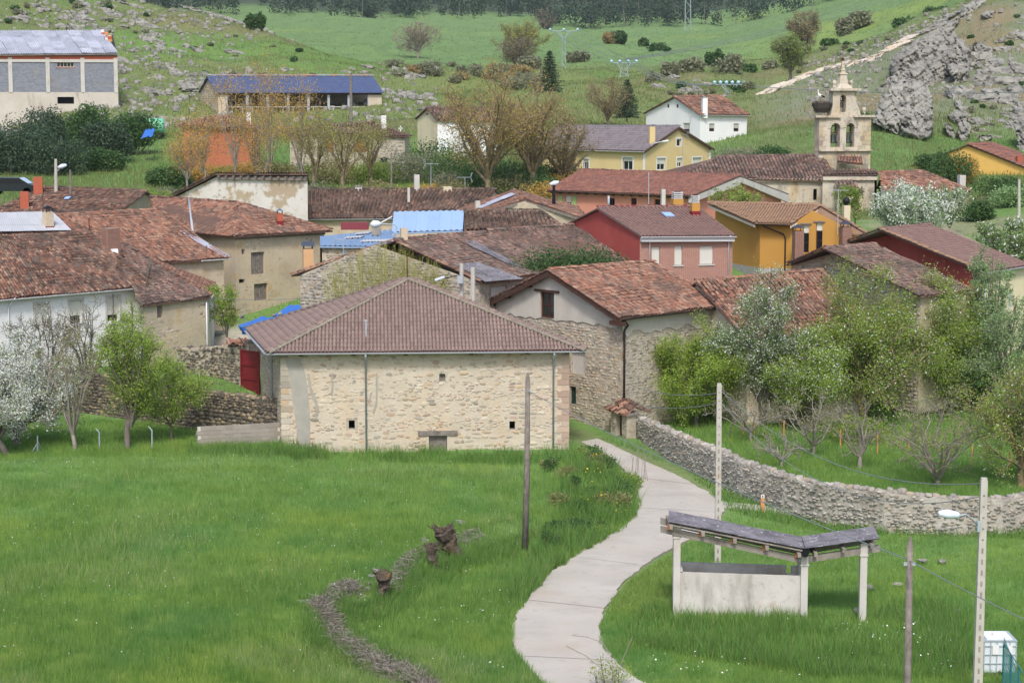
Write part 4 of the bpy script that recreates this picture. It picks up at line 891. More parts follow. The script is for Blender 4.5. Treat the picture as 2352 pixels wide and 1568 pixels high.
def pebbles(name, label, px, n, smin, smax, seed, thr):
    rng = np.random.default_rng(seed); T = []; tries = 0
    while len(T) < n and tries < n * 12:
        tries += 1; x = rng.uniform(min(p[0] for p in px), max(p[0] for p in px)); Y = rng.uniform(255, 410); X = (x - 1176) / F * Y
        if vnoise(np.array([X * .06]), np.array([Y * .036]), 5)[0] + .35 * rng.uniform() < thr: continue
        s = smin + (smax - smin) * rng.uniform() ** 2; a = rng.uniform(0, 6.28); c, d = math.cos(a), math.sin(a); T.append((int(rng.integers(8)), np.array([[c, -d, 0], [d, c, 0], [0, 0, .55]]) * s, Vector((X, Y, zg(X, Y) - s * .1))))
    VV = []; FF = []; k = 0
    for m, R, p in T:
        v, f = STONES[m]; VV.append(np.array(v) @ R.T + np.array(p)); FF.append(np.array(f) + k); k += len(v)
    return tag(put(name, npmesh(name, np.concatenate(VV), np.concatenate(FF)), m_rock), label, 'stones', None, 'stuff')
pebbles('scattered_stones', 'small limestone stones strewn over the rocky hill', [(0, 0), (1010, 0)], 1900, .3, 1.3, 61, .58)
pebbles('scree_stones', 'small stones strewn over the crag slope', [(1850, 0), (2400, 0)], 1300, .3, 1.2, 62, .42)
# hilltop rim of pale rock on the left
for i in range(26):
    t = i / 25; x = 380 + 220 * t + rr.normal() * 4; y = 2 + 60 * t ** 1.1
    p = hit(x, y + 6) or at(x, y, 380); s = rr.uniform(.9, 2.0)
    rock(ROCKS[i % 7], (p.x, p.y, p.z + .3), (s * 1.6, s, s * .7), (0, .2, rr.normal() * .4), 'grey limestone rock on the skyline rim of the left hill', 'rocks along the rim of the left hill', 'rim_rock')
# pale broken edge along the crest of the right-hand hill
CR = [(1742, 214), (1800, 193), (1850, 172), (1905, 152), (1930, 146), (2000, 132), (2040, 112), (2080, 86), (2120, 72), (2160, 52), (2190, 34), (2240, 4)]
for i in range(58):
    t = i / 57 * (len(CR) - 1); k = min(int(t), len(CR) - 2); x = CR[k][0] + (CR[k + 1][0] - CR[k][0]) * (t - k); y = CR[k][1] + (CR[k + 1][1] - CR[k][1]) * (t - k)
    p = hit(x + rr.normal() * 3, y + 3 + abs(rr.normal()) * 2) or at(x, y, 310)
    if p.y > 400: p = at(x, y, 310)
    s = rr.uniform(.5, 1.1) * (1.3 if i > 38 else 1)
    rock((PALES if i < 40 else ROCKS)[i % 7], (p.x, p.y, p.z), (s * 2.2, s * .9, s * .8), (0, -.32, .2 + rr.normal() * .2), 'pale rock on the crest of the right-hand hill', 'pale rocks along the crest', 'crest_rock')
# the crag: leaning limestone slabs, each outline read from the photograph and given depth
SLABS = [[(1285,445),(1360,385),(1470,325),(1500,330),(1540,430),(1585,560),(1590,650),(1555,705),(1440,695),(1340,600),(1300,520)], [(1130,590),(1160,520),(1230,470),(1300,520),(1340,600),(1440,695),(1420,740),(1330,750),(1240,745),(1170,715),(1160,660)],
 [(1470,320),(1560,270),(1640,240),(1660,300),(1640,420),(1600,480),(1550,430),(1510,340)], [(1640,240),(1700,190),(1760,155),(1750,200),(1700,250),(1660,300)], [(1660,430),(1690,300),(1720,370),(1800,400),(1840,460),(1840,560),(1790,600),(1740,540),(1690,480)],
 [(1650,600),(1700,580),(1760,620),(1850,640),(1840,700),(1800,760),(1740,750),(1680,690),(1650,640)], [(1580,560),(1620,525),(1670,540),(1660,600),(1610,610)], [(1320,930),(1400,880),(1440,890),(1500,1000),(1505,1130),(1480,1200),(1390,1220),(1260,1180),(1200,1120),(1240,1090),(1310,1000)],
 [(1040,930),(1120,860),(1200,850),(1320,930),(1310,1000),(1240,1090),(1200,1120),(1120,1080),(1040,1000)], [(970,1080),(1040,1000),(1120,1080),(1200,1120),(1240,1190),(1150,1190),(1040,1170),(980,1130)], [(1200,1120),(1260,1180),(1390,1220),(1490,1210),(1480,1260),(1420,1295),(1330,1270),(1250,1230)],
 [(1100,720),(1160,700),(1180,760),(1150,830),(1060,840),(1040,800)], [(1890,400),(1960,390),(2050,440),(2060,480),(1970,520),(1910,480)], [(1840,560),(1930,560),(2020,610),(1960,620),(1870,610)], [(2000,540),(2080,530),(2170,540),(2170,600),(2060,630),(2000,590)], [(1725,930),(1770,915),(1790,960),(1760,1010),(1720,1000)],
 [(1660,1060),(1720,1020),(1790,1030),(1850,1060),(1850,1100),(1780,1120),(1750,1140),(1700,1130)], [(1750,1130),(1830,1110),(1860,1170),(1850,1230),(1820,1300),(1780,1300),(1750,1210)], [(1620,1140),(1670,1140),(1730,1250),(1700,1270),(1650,1220)], [(2260,1120),(2330,1090),(2420,1100),(2420,1400),(2310,1400),(2290,1250)],
 [(1760,140),(1800,60),(1900,10),(2030,-10),(1950,60),(1880,130),(1800,170)], [(1960,130),(2010,100),(2090,110),(2100,160),(1990,165)], [(1950,1250),(2040,1240),(2060,1270),(1960,1310)], [(1240,860),(1340,800),(1430,830),(1420,880),(1330,920),(1260,900)], [(1440,740),(1470,720),(1480,790),(1440,810)], [(1560,420),(1620,430),(1610,490),(1560,480)], [(1160,760),(1240,745),(1290,770),(1240,850),(1170,840)], [(1130,590),(1230,460),(1480,320),(1640,230),(1740,160),(1700,300),(1850,460),(1850,700),(1800,760),(1440,770),(1160,740)], [(1040,920),(1100,840),(1160,730),(1440,750),(1500,900),(1510,1200),(1420,1295),(1200,1230),(970,1120)]]
SLN = ['upper leaning slab of the crag, broad and smooth', 'rounded brow of the crag beside the upper slab', 'blocky shoulder above the upper slab', 'narrow rock tongue climbing to the crest', 'tall fluted outcrop right of the upper slab', 'bulging outcrop below the fluted one', 'single round boulder between slab and outcrop', 'lower great slab of the crag, tallest of all', 'blocky face left of the lower great slab', 'lowest left toe of the crag', 'stepped ledge at the foot of the crag', 'small shaded slab behind the pinnacle', 'flat pale outcrop high on the slope', 'low ledge under the flat outcrop', 'long ledge near the picture edge', 'small upright stone above the pillar', 'knobbly head of the rock pillar', 'upright rock pillar on the lower slope', 'narrow slab leaning at the pillar', 'dark outcrop at the picture edge', 'ridge of rock at the very top', 'pale knob right of the top ridge', 'low pale ledge above the golden roof', 'recessed rock between the two great slabs', 'small block beside the brow', 'little boulder beside the upper slab', 'overhung rock below the brow', 'upper body of the limestone crag behind its slabs', 'lower body of the limestone crag behind its slabs']
_cx, _cy = np.linspace(1980, 2380, 51), np.linspace(-20, 360, 51); _cY = np.linspace(215, 420, 110)
def _crag_depth():                                             # how far the hillside is behind each point of the crag
    XX, YY = np.meshgrid(_cx, _cy, indexing='ij'); a, b = (XX - 1176) / F, (784 - YY) / F; dy, dz = CP + b * SP, -SP + b * CP; T = (a / dy)[..., None] * _cY; Zr = CZ + (dz / dy)[..., None] * _cY
    g = zt(T, np.broadcast_to(_cY, T.shape)) >= Zr; k = np.where(g.any(-1), g.argmax(-1), 109); return _cY[k]
CD = _crag_depth()
for _ in range(2): CD[1:-1, 1:-1] = (CD[1:-1, 1:-1] * 2 + CD[:-2, 1:-1] + CD[2:, 1:-1] + CD[1:-1, :-2] + CD[1:-1, 2:]) / 6
def cdep(x, y):
    i, j = np.clip((x - 1980) / 8, 0, 49.99), np.clip((y + 20) / 7.6, 0, 49.99); a, b = int(i), int(j); f, g = i - a, j - b; return (CD[a, b] * (1 - f) + CD[a + 1, b] * f) * (1 - g) + (CD[a, b + 1] * (1 - f) + CD[a + 1, b + 1] * f) * g
from mathutils.geometry import delaunay_2d_cdt
def slab(i, pz):
    body = i >= 27; P_ = [(x / 4 + 1764, y / 4) for x, y in pz]; cx = sum(p[0] for p in P_) / len(P_); cy = sum(p[1] for p in P_) / len(P_); k_ = 1.04 if body else 1.08; P_ = [(cx + (x - cx) * k_, cy + (y - cy) * k_) for x, y in P_]; rng = np.random.default_rng(i); ring = []
    for (ax, ay), (bx, by) in zip(P_, P_[1:] + P_[:1]):
        m = max(1, int(math.hypot(bx - ax, by - ay) / 4))
        for q in range(m): t = q / m; ring.append((ax + (bx - ax) * t + rng.normal() * 1.1, ay + (by - ay) * t + rng.normal() * 1.1))
    RG = np.array(ring); st = 2.6; pts = [Vector(p) for p in ring]; n = len(ring)
    for x in np.arange(min(p[0] for p in ring), max(p[0] for p in ring), st):
        for y in np.arange(min(p[1] for p in ring), max(p[1] for p in ring), st):
            q = (x + rng.uniform(-.8, .8), y + rng.uniform(-.8, .8))
            if pin(ring, *q) and np.min(np.hypot(RG[:, 0] - q[0], RG[:, 1] - q[1])) > 1.4: pts.append(Vector(q))
    ov, oe, of = delaunay_2d_cdt(pts, [], [list(range(n))], 1, .001)[:3]
    A = np.array([tuple(v) for v in ov]); ed = np.min(np.hypot(A[:, None, 0] - RG[None, :, 0], A[:, None, 1] - RG[None, :, 1]), 1); wd = (A[:, 0].max() - A[:, 0].min()) * 270 / F; th = 1.6 if body else min(1.9, .4 * wd); yb = A[:, 1].max(); xb = A[A[:, 1].argmax(), 0]; Yb = cdep(xb, yb) + (2.2 if body else -.3)
    px, py = A[:, 0], A[:, 1]; lay = (px * .55 + py) ; cr = np.abs(fbm((px - py * .6) * .07 + i * 3.1, (py + px * .4) * .035, 7 + i, 3) - .5); st_ = np.abs(vnoise(lay * .1 + i, px * .012, 31 + i) - .5)
    dpt = -th * (1 - np.exp(-ed / 5)) - (fbm(px * .03 + i, py * .03, 9 + i, 2) - .5) * 3.4 * np.minimum(1, ed / 4) + np.maximum(0, .05 - cr) * 20 + np.maximum(0, .09 - st_) * 6 + (fbm(px * .2, py * .2, 11 + i, 2) - .5) * .22
    V = [at(x, y, Yb + (yb - y) * .085 + d)[:] for x, y, d in zip(px, py, dpt)]; tri = [tuple(f[:3]) for f in of if len(f) == 3]
    bd = {}
    for t in tri:
        for a, b in ((t[0], t[1]), (t[1], t[2]), (t[2], t[0])): bd[(a, b)] = 1
    rim = [(a, b) for (a, b) in bd if (b, a) not in bd]; m = len(V); back = {}
    for a, b in rim:
        for q in (a, b):
            if q not in back: back[q] = len(V); V.append(at(px[q], py[q], Yb + (yb - py[q]) * .085 + 4 + 2 * th)[:])
        tri += [(a, back[b], b), (a, back[a], back[b])]
    o = put('limestone_crag', npmesh('limestone_crag', np.array(V), np.array(tri)), m_rock); tag(o, SLN[i], 'rock', 'limestone crag above the church')
for i, s_ in enumerate(SLABS): slab(i, s_)
# rough grass over the slopes
def slope_grass(name, label, xr, Yr, n, h, w, mt, seed, mask=None):
    rng = np.random.default_rng(seed); x = rng.uniform(*xr, n); Y = np.exp(rng.uniform(math.log(Yr[0]), math.log(Yr[1]), n)); X = (x - 1176) / F * Y
    if mask is not None: k = mask(X, Y, rng); X, Y = X[k], Y[k]
    V, Fc = blades(np.stack([X, Y, zt(X, Y) - .03], 1), h * (.6 + .8 * fbm(X * .2, Y * .2, 63)), w, rng, .5); return tag(put(name, npmesh(name, V, Fc), mt), label, 'grass', None, 'stuff')
m_slope = M('slope_grass', (0, 0, 0), rnd=[rgb(120, 134, 76), rgb(132, 144, 86), rgb(110, 128, 72), rgb(146, 148, 98), rgb(114, 136, 74)], patches=[(rgb(158, 150, 112), .05, .5, .62, .7), (rgb(112, 152, 78), .06, .52, .64, .7)], transl=.45, rough=.8)
m_far = M('far_meadow_grass', (0, 0, 0), rnd=[rgb(116, 144, 90), rgb(125, 151, 95), rgb(110, 139, 87), rgb(132, 154, 100)], patches=[(rgb(158, 174, 100), .012, .52, .62, .6), (rgb(120, 152, 94), .02, .5, .62, .5)], transl=.45, rough=.8)
slope_grass('terrace_grass', 'grass on the terrace behind the retaining wall', (-60, 1300), (101, 140), 30000, .3, .04, m_grass, 67, lambda X, Y, r: ((X < -14) | ((X < -8) & (Y > 113))) & ((X - RW1.x) * _rn.x + (Y - RW1.y) * _rn.y > .6) & (np.hypot((X + 19) / 6, (Y - 126) / 5) > 1))
slope_grass('slope_grass', 'rough grass on the slope behind the village roofs', (-60, 2420), (160, 250), 110000, .5, .07, m_slope, 64)
slope_grass('hill_grass', 'thin rough grass of the rocky hills', (-60, 2420), (240, 420), 130000, .42, .13, m_slope, 65, lambda X, Y, r: (r.uniform(0, 1, X.shape) < .3) | (X / Y < .125) | (Y > 345) | (Y < 246))
slope_grass('far_meadow_grass', 'even grass of the far meadow', (400, 2300), (400, 880), 42000, .35, .2, m_far, 66)

# ================================================================== BUILDINGS (near to far)
def walltop(w, u):
    t = w.top
    for (a, za), (b, zb) in zip(t, t[1:]):
        if a <= u <= b: return za + (zb - za) * (u - a) / max(b - a, 1e-6)
    return t[-1][1]
# ---- the big stone barn in the middle
E0, E1, B0 = at(613, 811, 98), at(1347, 805, 99.2), at(565, 757, 108.6); B1 = E1 + (B0 - E0) * 1.02; B1.z = E1.z; AP = at(938, 642, 104.2)
R0 = AP - (E1 - E0).normalized() * .15; R1 = AP + (E1 - E0).normalized() * .15
h = house('stone_barn', 'big rubble-stone barn with hipped mauve tile roof beside the lane', E0, E1, R0, R1, -.4, dict(front=m_lime), tile_conc, back=(B0, B1), hip=(1, 1), oh=(.55, .75), faces=('front', 'left', 'right'), cat='barn', tkw=dict(pitch=.19, row=.36, jit=.15), ridge=False)
root, roof, w = h['root'], h['roof'], h['front']
for a, b in ((E0, R0), (E1, R1), (B0, R0)):
    ridge_tiles(a, b, tile_conc, roof, 1.15, lift=.06); d = (b - a); n = d.cross(Z3).normalized()
    for s in ((-.2,) if a is B0 else (.2, -.2)): MB().prism([a + n * s * .9 + Z3 * .04, b + n * s * .9 + Z3 * .04, b + n * s * 1.45 - Z3 * .0, a + n * s * 1.45 - Z3 * .0], Z3 * .07).build('mortar_bed', lichen_mortar, roof)
for r, kw in (((1009, 858, 1023, 876), dict(kind='shutter', frame=m_oldwood, label='small square window with old wooden shutter')), ((801, 965, 815, 985), dict(kind='hole')), ((1170, 967, 1183, 986), dict(kind='hole'))):
    opening(w, root, w.rect(*r), surround=m_ashlar, **kw)
rd = w.rect(985, 1000, 1027, 1052); rd[2] = max(rd[2], -.35)
opening(w, root, rd, kind='door', frame=m_oldwood, lintel=(m_oldwood, .55, .26), surround=m_ashlar, label='low plank door under a long weathered beam')
dg = w.rect(666, 818, 700, 1040)                              # grey cement patch and repaired cracks
patch = lambda pts, nm='cement_patch': MB().prism([w.P(*w.px(x, y), .0) for x, y in pts], w.N * .035).build(nm, M('cement', rgb(168, 164, 156), rgb(154, 150, 142), 2, bump=(.4, 10, .03)), root)
PATCH = [(654, 824), (690, 822), (702, 862), (708, 905), (712, 960), (712, 1030), (680, 1030), (682, 985), (676, 940), (668, 890), (662, 850)]; patch(PATCH)
CR1 = [[(706, 858), (711, 858), (716, 890), (726, 915), (733, 938), (728, 962), (724, 962), (727, 938), (720, 918), (710, 892)], [(760, 862), (765, 866), (766, 890), (763, 907), (759, 905), (762, 886)], [(863, 855), (867, 858), (868, 890), (866, 930), (858, 950), (856, 946), (863, 920), (863, 888)], [(850, 902), (855, 900), (848, 925), (846, 922)]]
for c in CR1: patch(c, 'crack_repair')
pp = [w.px(x, y) for x, y in PATCH]
lay_stones(w, root, st_lime, (.06, .25), (1.0, 2.5), .55, (.008, .03), inside=lambda u, z: not pin(pp, u, z), jit=2.2)
# dressed corner blocks
for k in range(17):
    z = .05 + k * .31; lw = .62 if k % 2 else .4
    for u0, U in ((0., 1), (w.L, -1)):
        MB().box(w.P(u0 + U * lw / 2 - U * .012, z + .15, -.06), lw, .17, .285, U=w.U).build('quoin', [st_lime, M('pink_quoin', (0, 0, 0), rnd=[rgb(176, 152, 138), rgb(162, 138, 124), rgb(190, 168, 150), rgb(170, 156, 144)], bump=(.5, 20, .03))][1 if U < 0 else 0], root)
lay_stones(h['left'], root, st_lime, (.08, .17), (1.5, 3.2), .7, (.012, .04), single=60)
for x in (692, 812, 932, 1082, 1210, 1300):
    u, z = w.px(x, 818); MB().box(w.P(u, w.top[0][1] - .12, .2), .22, .6, .2, U=w.U).build('rafter_end', m_wood, root)
gutter(E0, E1, m_zinc, root); gutter(B0, E0, m_zinc, root)
for x in (840, 1271):
    u = w.px(x, 830)[0]; pipe([w.P(u, E0.z - .05, .6), w.P(u, E0.z - .25, .6), w.P(u, E0.z - .5, .08), w.P(u, .0, .08)], m_zinc, root, .05)
lw_ = h['left']; pipe([lw_.P(lw_.L - 3.6, E0.z - .1, .6), lw_.P(lw_.L - 3.6, E0.z - .6, .08), lw_.P(lw_.L - 3.6, 1.5, .08)], m_zinc, root, .05)
v0 = onroof(h, 841, 772); MB().tube([v0 - Z3 * .2, v0 + Z3 * .75], .045, 8).tube([v0 + Z3 * .75, v0 + Z3 * .85], .08, 8).build('vent_pipe', m_zinc, roof)
h['finish']()
# ---- cream gabled barn behind it
E0, E1, R0, R1, Bk = at(1426, 732, 104), at(1674, 702, 110.6), at(1260, 621, 108.6), at(1503, 602, 115.2), at(1113, 696, 112.6)
B1 = E1 + (Bk - E0); h = house('cream_gable_barn', 'cream plastered barn with brown gable window and rusty tile roof beside the lane', E0, E1, R0, R1, -.2, dict(front=m_rubble, left=m_rubble), tile_red, back=(Bk, B1), oh=(.45, .55), cat='barn')
root, roof, w, wf = h['root'], h['roof'], h['left'], h['front']
ridge_tiles(E0, R0, tile_red, roof, 1.0, 'verge_tile', .02); ridge_tiles(Bk, R0, tile_red, roof, 1.0, 'verge_tile', .02)
zp = w.px(1300, 740)[1]; prof_ = [(0, zp + .15)]; n_ = 24
for i in range(1, n_ + 1): prof_.append((w.L * i / n_, zp + .05 + random.uniform(-.14, .14)))
wr = w.rect(1242, 671, 1274, 730)
pl = Wall(w.A + w.N * .05, w.B + w.N * .05, zp, w.top); pl.poly = prof_ + [(a, b) for a, b in reversed(w.top)]
opening(pl, root, wr, kind='window', frame=m_frame_b, panes=(2, 2), lintel=(m_wood, .45, .14), label='brown timber casement window in the gable'); w.holes.append(tuple(wr)); pl.build(root, m_plaster, 'plaster')
r2 = w.rect(1311, 806, 1343, 858); opening(w, root, r2, kind='shutter', frame=M('pale_board', rgb(196, 190, 184)), label='pale boarded window near the barn corner'); opening(w, root, w.rect(1308, 887, 1323, 928), kind='shutter', frame=m_green, label='dark green shuttered window low in the wall')
lay_stones(w, root, st_lime, (.10, .2), (1.2, 2.4), .62, (.012, .035), inside=lambda u, z: z < zp - .1, single=160)
zf = wf.px(1550, 742)[1]; tp = [(0, zf - .1)]
for i in range(1, 19): tp.append((wf.L * i / 18, zf - .3 + random.uniform(-.22, .22)))
pf = Wall(wf.A + wf.N * .05, wf.B + wf.N * .05, zf, wf.top); pf.poly = tp + [(a, b) for a, b in reversed(wf.top)]; pf.build(root, m_plaster, 'plaster')
lay_stones(wf, root, st_grey, (.09, .2), (1.1, 2.2), .55, (.01, .035), inside=lambda u, z: z < zf - .35, single=140)
for t in (.0, .28, .66, .98):
    for a, b in ((E0, R0), (Bk, R0)):
        if t > .9 and a is Bk: continue
        p = a.lerp(b, .06 + t * .9) - Z3 * .22; MB().box(p + w.N * -.3, .16, .75, .2, U=w.U).build('purlin_end', m_wood, root)
for a, b in ((E0, R0), (Bk, R0)): MB().prism([a - Z3 * .1 + w.N * .02, b - Z3 * .1 + w.N * .02, b - Z3 * .32 + w.N * .02, a - Z3 * .32 + w.N * .02], -w.N * .06).build('barge_board', m_wood, root)
MB().box(E0 - Z3 * .28 - w.N * .1 - w.U * .35, 1.0, .3, .22, U=w.U).build('corbel', m_wood, root)
gutter(E0, E1, m_darkpipe, root); c = wf.P(.1, 0, .12); pipe([E0 + wf.U * .3 - Z3 * .1, wf.P(.3, E0.z - .45, .2), wf.P(.12, E0.z - .7, .1), wf.P(.12, .6, .1)], m_darkpipe, root, .06)
h['finish']()
# ---- white house at the edge of the picture
E1, R1, E0, R0 = at(357, 657, 118), at(205, 535, 122.5), at(-70, 694, 108.0), at(-120, 555, 114.6)
h = house('white_house', 'whitewashed house with weathered tile roof and three shuttered windows behind the blossom tree', E0, E1, R0, R1, 1.6, dict(front=m_white), tile_old, oh=(.35, .25), back_k=.6)
root, roof, w = h['root'], h['roof'], h['front']
for k, r in enumerate(((81, 698, 110, 758), (160, 690, 189, 746), (246, 682, 275, 740))): opening(w, root, w.rect(*r), kind='blind', frame=m_frame_w, panes=(1, 1), blind=(.97, .62, .7)[k], surround=m_conc)
opening(w, root, w.rect(30, 770, 60, 830), kind='door', frame=m_frame_w)
gutter(E0, E1, m_whitepipe, root); u = w.px(28, 720)[0]; pipe([w.P(u, E0.z + .05, .35), w.P(u - .3, E0.z - .5, .08), w.P(u - .3, 2.2, .08)], m_whitepipe, root)
u = w.L - .1; pipe([w.P(u, E1.z - .1, .3), w.P(u, E1.z - .4, .08), w.P(u, 2.2, .08)], m_whitepipe, root); pipe([w.P(w.L * .78, E1.z - .3, .05), w.P(w.L * .78, 2.6, .05)], m_darkpipe, root, .02, 'cable_run')
ridge_tiles(E1, R1, tile_old, roof, 1.0, 'verge_tile', .02)
p = onroof(h, 254, 570); chimney(p, .85, 1.25, m_chim, root, U=E1 - E0, sink=.8); MB().prism([onroof(h, 236, 559) + Z3 * .09, onroof(h, 258, 582) + Z3 * .09, onroof(h, 272, 586) + Z3 * .09, onroof(h, 271, 578) + Z3 * .09], Z3 * .08).build('white_flashing', m_frame_w, roof)
MB().tube([R1, R1 + Z3 * .95], .03, 5).build('roof_finial', m_iron, root); h['finish']()
# ---- hipped house next to it
E1, Bk1, R0, R1 = at(483, 682, 119), at(500, 637, 131), at(280, 563, 123.5), at(299, 551, 128); E0 = at(322, 702, 114.2)
h = house('hipped_cottage', 'stone cottage with sagging hipped tile roof between the white house and the tarpaulin', E0, E1, R0, R0 + (R1 - R0) * .1, 1.8, dict(front=m_oldplaster, right=m_white), None, back=(E0 + (Bk1 - E1) * .6, Bk1), hip=(0, 1), oh=(.3, .2), roofmat=tile_old, ridge=False)
root, roof, w = h['root'], h['roof'], h['front']
slope_tiles(E0, E1, R0 + Vector((.1, 0, 0)), R0, tile_mauve, roof, hip=(1, 1), single=180); slope_tiles(E1, Bk1, R1, R0, tile_red, roof, hip=(0, 0), jit=.6, single=120)
ridge_tiles(E1, R0, tile_old, roof, 1.3)
MB().prism([E1, Bk1, R1, R0], -Z3 * .12).build('roof_slab', m_pan, roof)
MB().prism([E1 - Z3 * .02, R0 - Z3 * .02, R0 + Z3 * .12, E1 + Z3 * .1], Vector((.12, -.1, 0))).build('verge_kerb', lichen_mortar, roof)
gutter(E1, Bk1, m_whitepipe, root); u = w.L - .25; pipe([w.P(u, E1.z - .3, .08), w.P(u, 1.8, .08)], m_whitepipe, root)
opening(w, root, w.rect(361, 702, 374, 730), kind='shutter', frame=m_oldwood); lay_stones(w, root, st_lime, (.1, .2), (1.1, 2.2), .4, (.006, .02), single=60, inside=lambda u, z: vnoise(np.array([u * .5]), np.array([z * .5]), 4)[0] > .42); h['finish']()
# ---- long rusty roof behind these, with white sheets at one end
R0, R1, E1 = at(75, 498, 125.8), at(372, 483, 132.5), at(527, 593, 127.2); E0 = E1 - (R1 - R0) * 1.02; E0.z = E1.z
ext = (R0 - R1) * .45; h = house('rust_roofed_house', 'house with broad rusty tile roof ending in white corrugated sheets', E0 + ext, E1, R0 + ext, R1, 3.2, dict(front=m_oldplaster), tile_red, oh=(.3, .25))
root, roof = h['root'], h['roof']
nrm = (E1 - E0).cross(R0 - E0).normalized(); up_ = lambda x, y, o=.12: onplane(x, y, E0, nrm) + nrm * o
corrugated(up_(-30, 541), up_(162, 537), up_(118, 493), up_(-30, 496), m_whitesheet, roof, 3, 7, lift=.14)
corrugated(up_(512, 594, .06), up_(529, 592, .06), up_(408, 520, .06), up_(388, 521, .06), m_fibro, roof, 4, 1, lift=.03)
gutter(E1 - (E1 - E0).normalized() * 2.2, E1, m_whitepipe, root)
p = up_(111, 528, 0); chimney(p, .52, 1.15, m_oldplaster, root, U=E1 - E0, cap='hat', flash=m_redpaint, capmat=m_black); MB().tube([p + Vector((-.3, 0, .2)), p + Vector((-.3, 0, 2.2))], .02, 4).build('aerial_mast', m_iron, root); h['finish']()
# ---- ochre house with hipped roof
C, E1, EL, AP = at(537, 543, 131), at(764, 530, 138), at(438, 535, 134.7), at(547, 467, 138); AL = at(345, 453, 144)
h = house('ochre_house', 'tall ochre plastered house with hipped tile roof and two old shuttered openings', C, E1, AP, AP + (E1 - C).normalized() * .1, 3.4, dict(front=m_oldplaster, left=m_oldplaster), None, back=(EL + (EL - C) * .8, E1 + (EL - C) * 1.8), hip=(1, 1), oh=(.45, .45), roofmat=tile_red, ridge=False)
root, roof, w = h['root'], h['roof'], h['front']
slope_tiles(C, E1, AP + Vector((.05, .05, 0)), AP, tile_red, roof, hip=(1, 1), single=170)
EL2 = EL + (EL - C) * .9; MB().prism([EL2, C, AP, AL], -Z3 * .1).build('roof_slab', m_pan, roof)
slope_tiles(EL2, C, AP, AL, tile_red, roof, hip=(0, 1), single=130); ridge_tiles(C, AP, tile_red, roof); ridge_tiles(E1, AP, tile_red, roof); ridge_tiles(AL, AP, tile_red, roof)
opening(w, root, w.rect(577, 579, 608, 630), kind='shutter', frame=m_oldwood, label='weathered double shutter upstairs'); opening(w, root, w.rect(584, 651, 615, 690), kind='door', frame=m_oldwood, label='weathered plank hatch below the shutter')
opening(w, root, w.rect(555, 572, 562, 584), kind='hole'); opening(w, root, w.rect(549, 641, 562, 650), kind='hole'); lay_stones(w, root, st_lime, (.1, .2), (1.1, 2.2), .4, (.006, .02), single=80, inside=lambda u, z: vnoise(np.array([u * .45]), np.array([z * .45]), 9)[0] > .45)
MB().prism([w.P(0, w.top[0][1] - .02, .12), w.P(w.L, w.top[1][1] - .02, .12), w.P(w.L, w.top[1][1] - .24, .12), w.P(0, w.top[0][1] - .24, .12)], -w.N * .1).build('eave_beam', m_oldwood, root)
p = onroof(h, 643, 515); chimney(p, .4, .75, m_chimred, root, cap='hat', flash=m_redpaint, capmat=M('blue_metal', rgb(80, 100, 130), rough=.5)); pipe([EL2.lerp(C, .5) + Z3 * .1, AL.lerp(AP, .45) + Z3 * .1], m_zinc, roof, .09, 'valley_flashing'); h['finish']()
# ---- far-left brown roof
R0, R1, E1, E0 = at(105, 431, 160), at(337, 440, 156), at(275, 487, 150.5), at(-40, 497, 152)
h = house('brown_roofed_house', 'low house with brown tile roof and two red clay chimneys below the pines', E0, E1, R0, R1, 6.5, dict(front=m_oldplaster), tile_old, hip=(1, 0), oh=(.3, .3), faces=('front',), single=200)
chimney(onroof(h, 88, 445), .72, 1.35, m_chimred, h['root'], cap=None); chimney(onroof(h, 57, 478), .66, 1.3, m_chimred, h['root'])
p = [onroof(h, x, y) + Z3 * .13 for x, y in ((147, 461), (158, 461), (164, 456), (153, 456))]; MB().prism(p, Z3 * .05).build('skylight', m_skyl, h['roof']); h['finish']()
# ---- tall house with peeling white wall
A, B = at(405, 452, 153), at(706, 405, 149); w = Wall(A, B, 6.5, []); u5, z5 = w.px(500, 405); uL, zL = 0, w.px(405, 452)[1]; uR, zR = w.L, w.px(706, 405)[1]; w.top = [(0, zL), (u5, z5), (uR, zR)]; w.poly = [(0, 6.5), (uR, 6.5), (uR, zR), (u5, z5), (0, zL)]
root = empty('peeling_house', w.P(w.L / 2, 6.5), 'tall house with peeling white front and dark eave boards', 'house'); w.build(root, m_peel)
dp = Vector((w.B.x, w.B.y, 0)).normalized() * 7; mb = MB(); mb.poly([w.P(uR, 6.5), w.P(uR, 6.5) + dp, w.P(uR, zR - 1) + dp, w.P(uR, zR)]); mb.poly([w.P(0, 6.5) + dp, w.P(0, 6.5), w.P(0, zL), w.P(0, zL - 1) + dp]); mb.poly([w.P(uR, 6.5) + dp, w.P(0, 6.5) + dp, w.P(0, zL - 1) + dp, w.P(u5, z5 - 1) + dp, w.P(uR, zR - 1) + dp]); mb.build('wall', m_oldplaster, root)
rf = MB(); o = w.N * .35
rf.prism([w.P(u5, z5 + .1) + o, w.P(uR + .2, zR + .1) + o, w.P(uR + .2, zR - .9) + dp, w.P(u5, z5 - .9) + dp], Z3 * .12); rf.prism([w.P(-.2, zL) + o, w.P(u5, z5 + .1) + o, w.P(u5, z5 - .9) + dp, w.P(-.2, zL - 1) + dp], Z3 * .12); roof = rf.build('roof', tile_dark, root)
slope_tiles(w.P(u5, z5 + .22) + o, w.P(uR + .2, zR + .22) + o, w.P(uR + .2, zR - .78) + dp, w.P(u5, z5 - .78) + dp, tile_dark, roof, single=0); ridge_tiles(w.P(-.2, zL + .1) + o, w.P(u5, z5 + .2) + o, tile_dark, roof, 1.1, 'verge_tile')
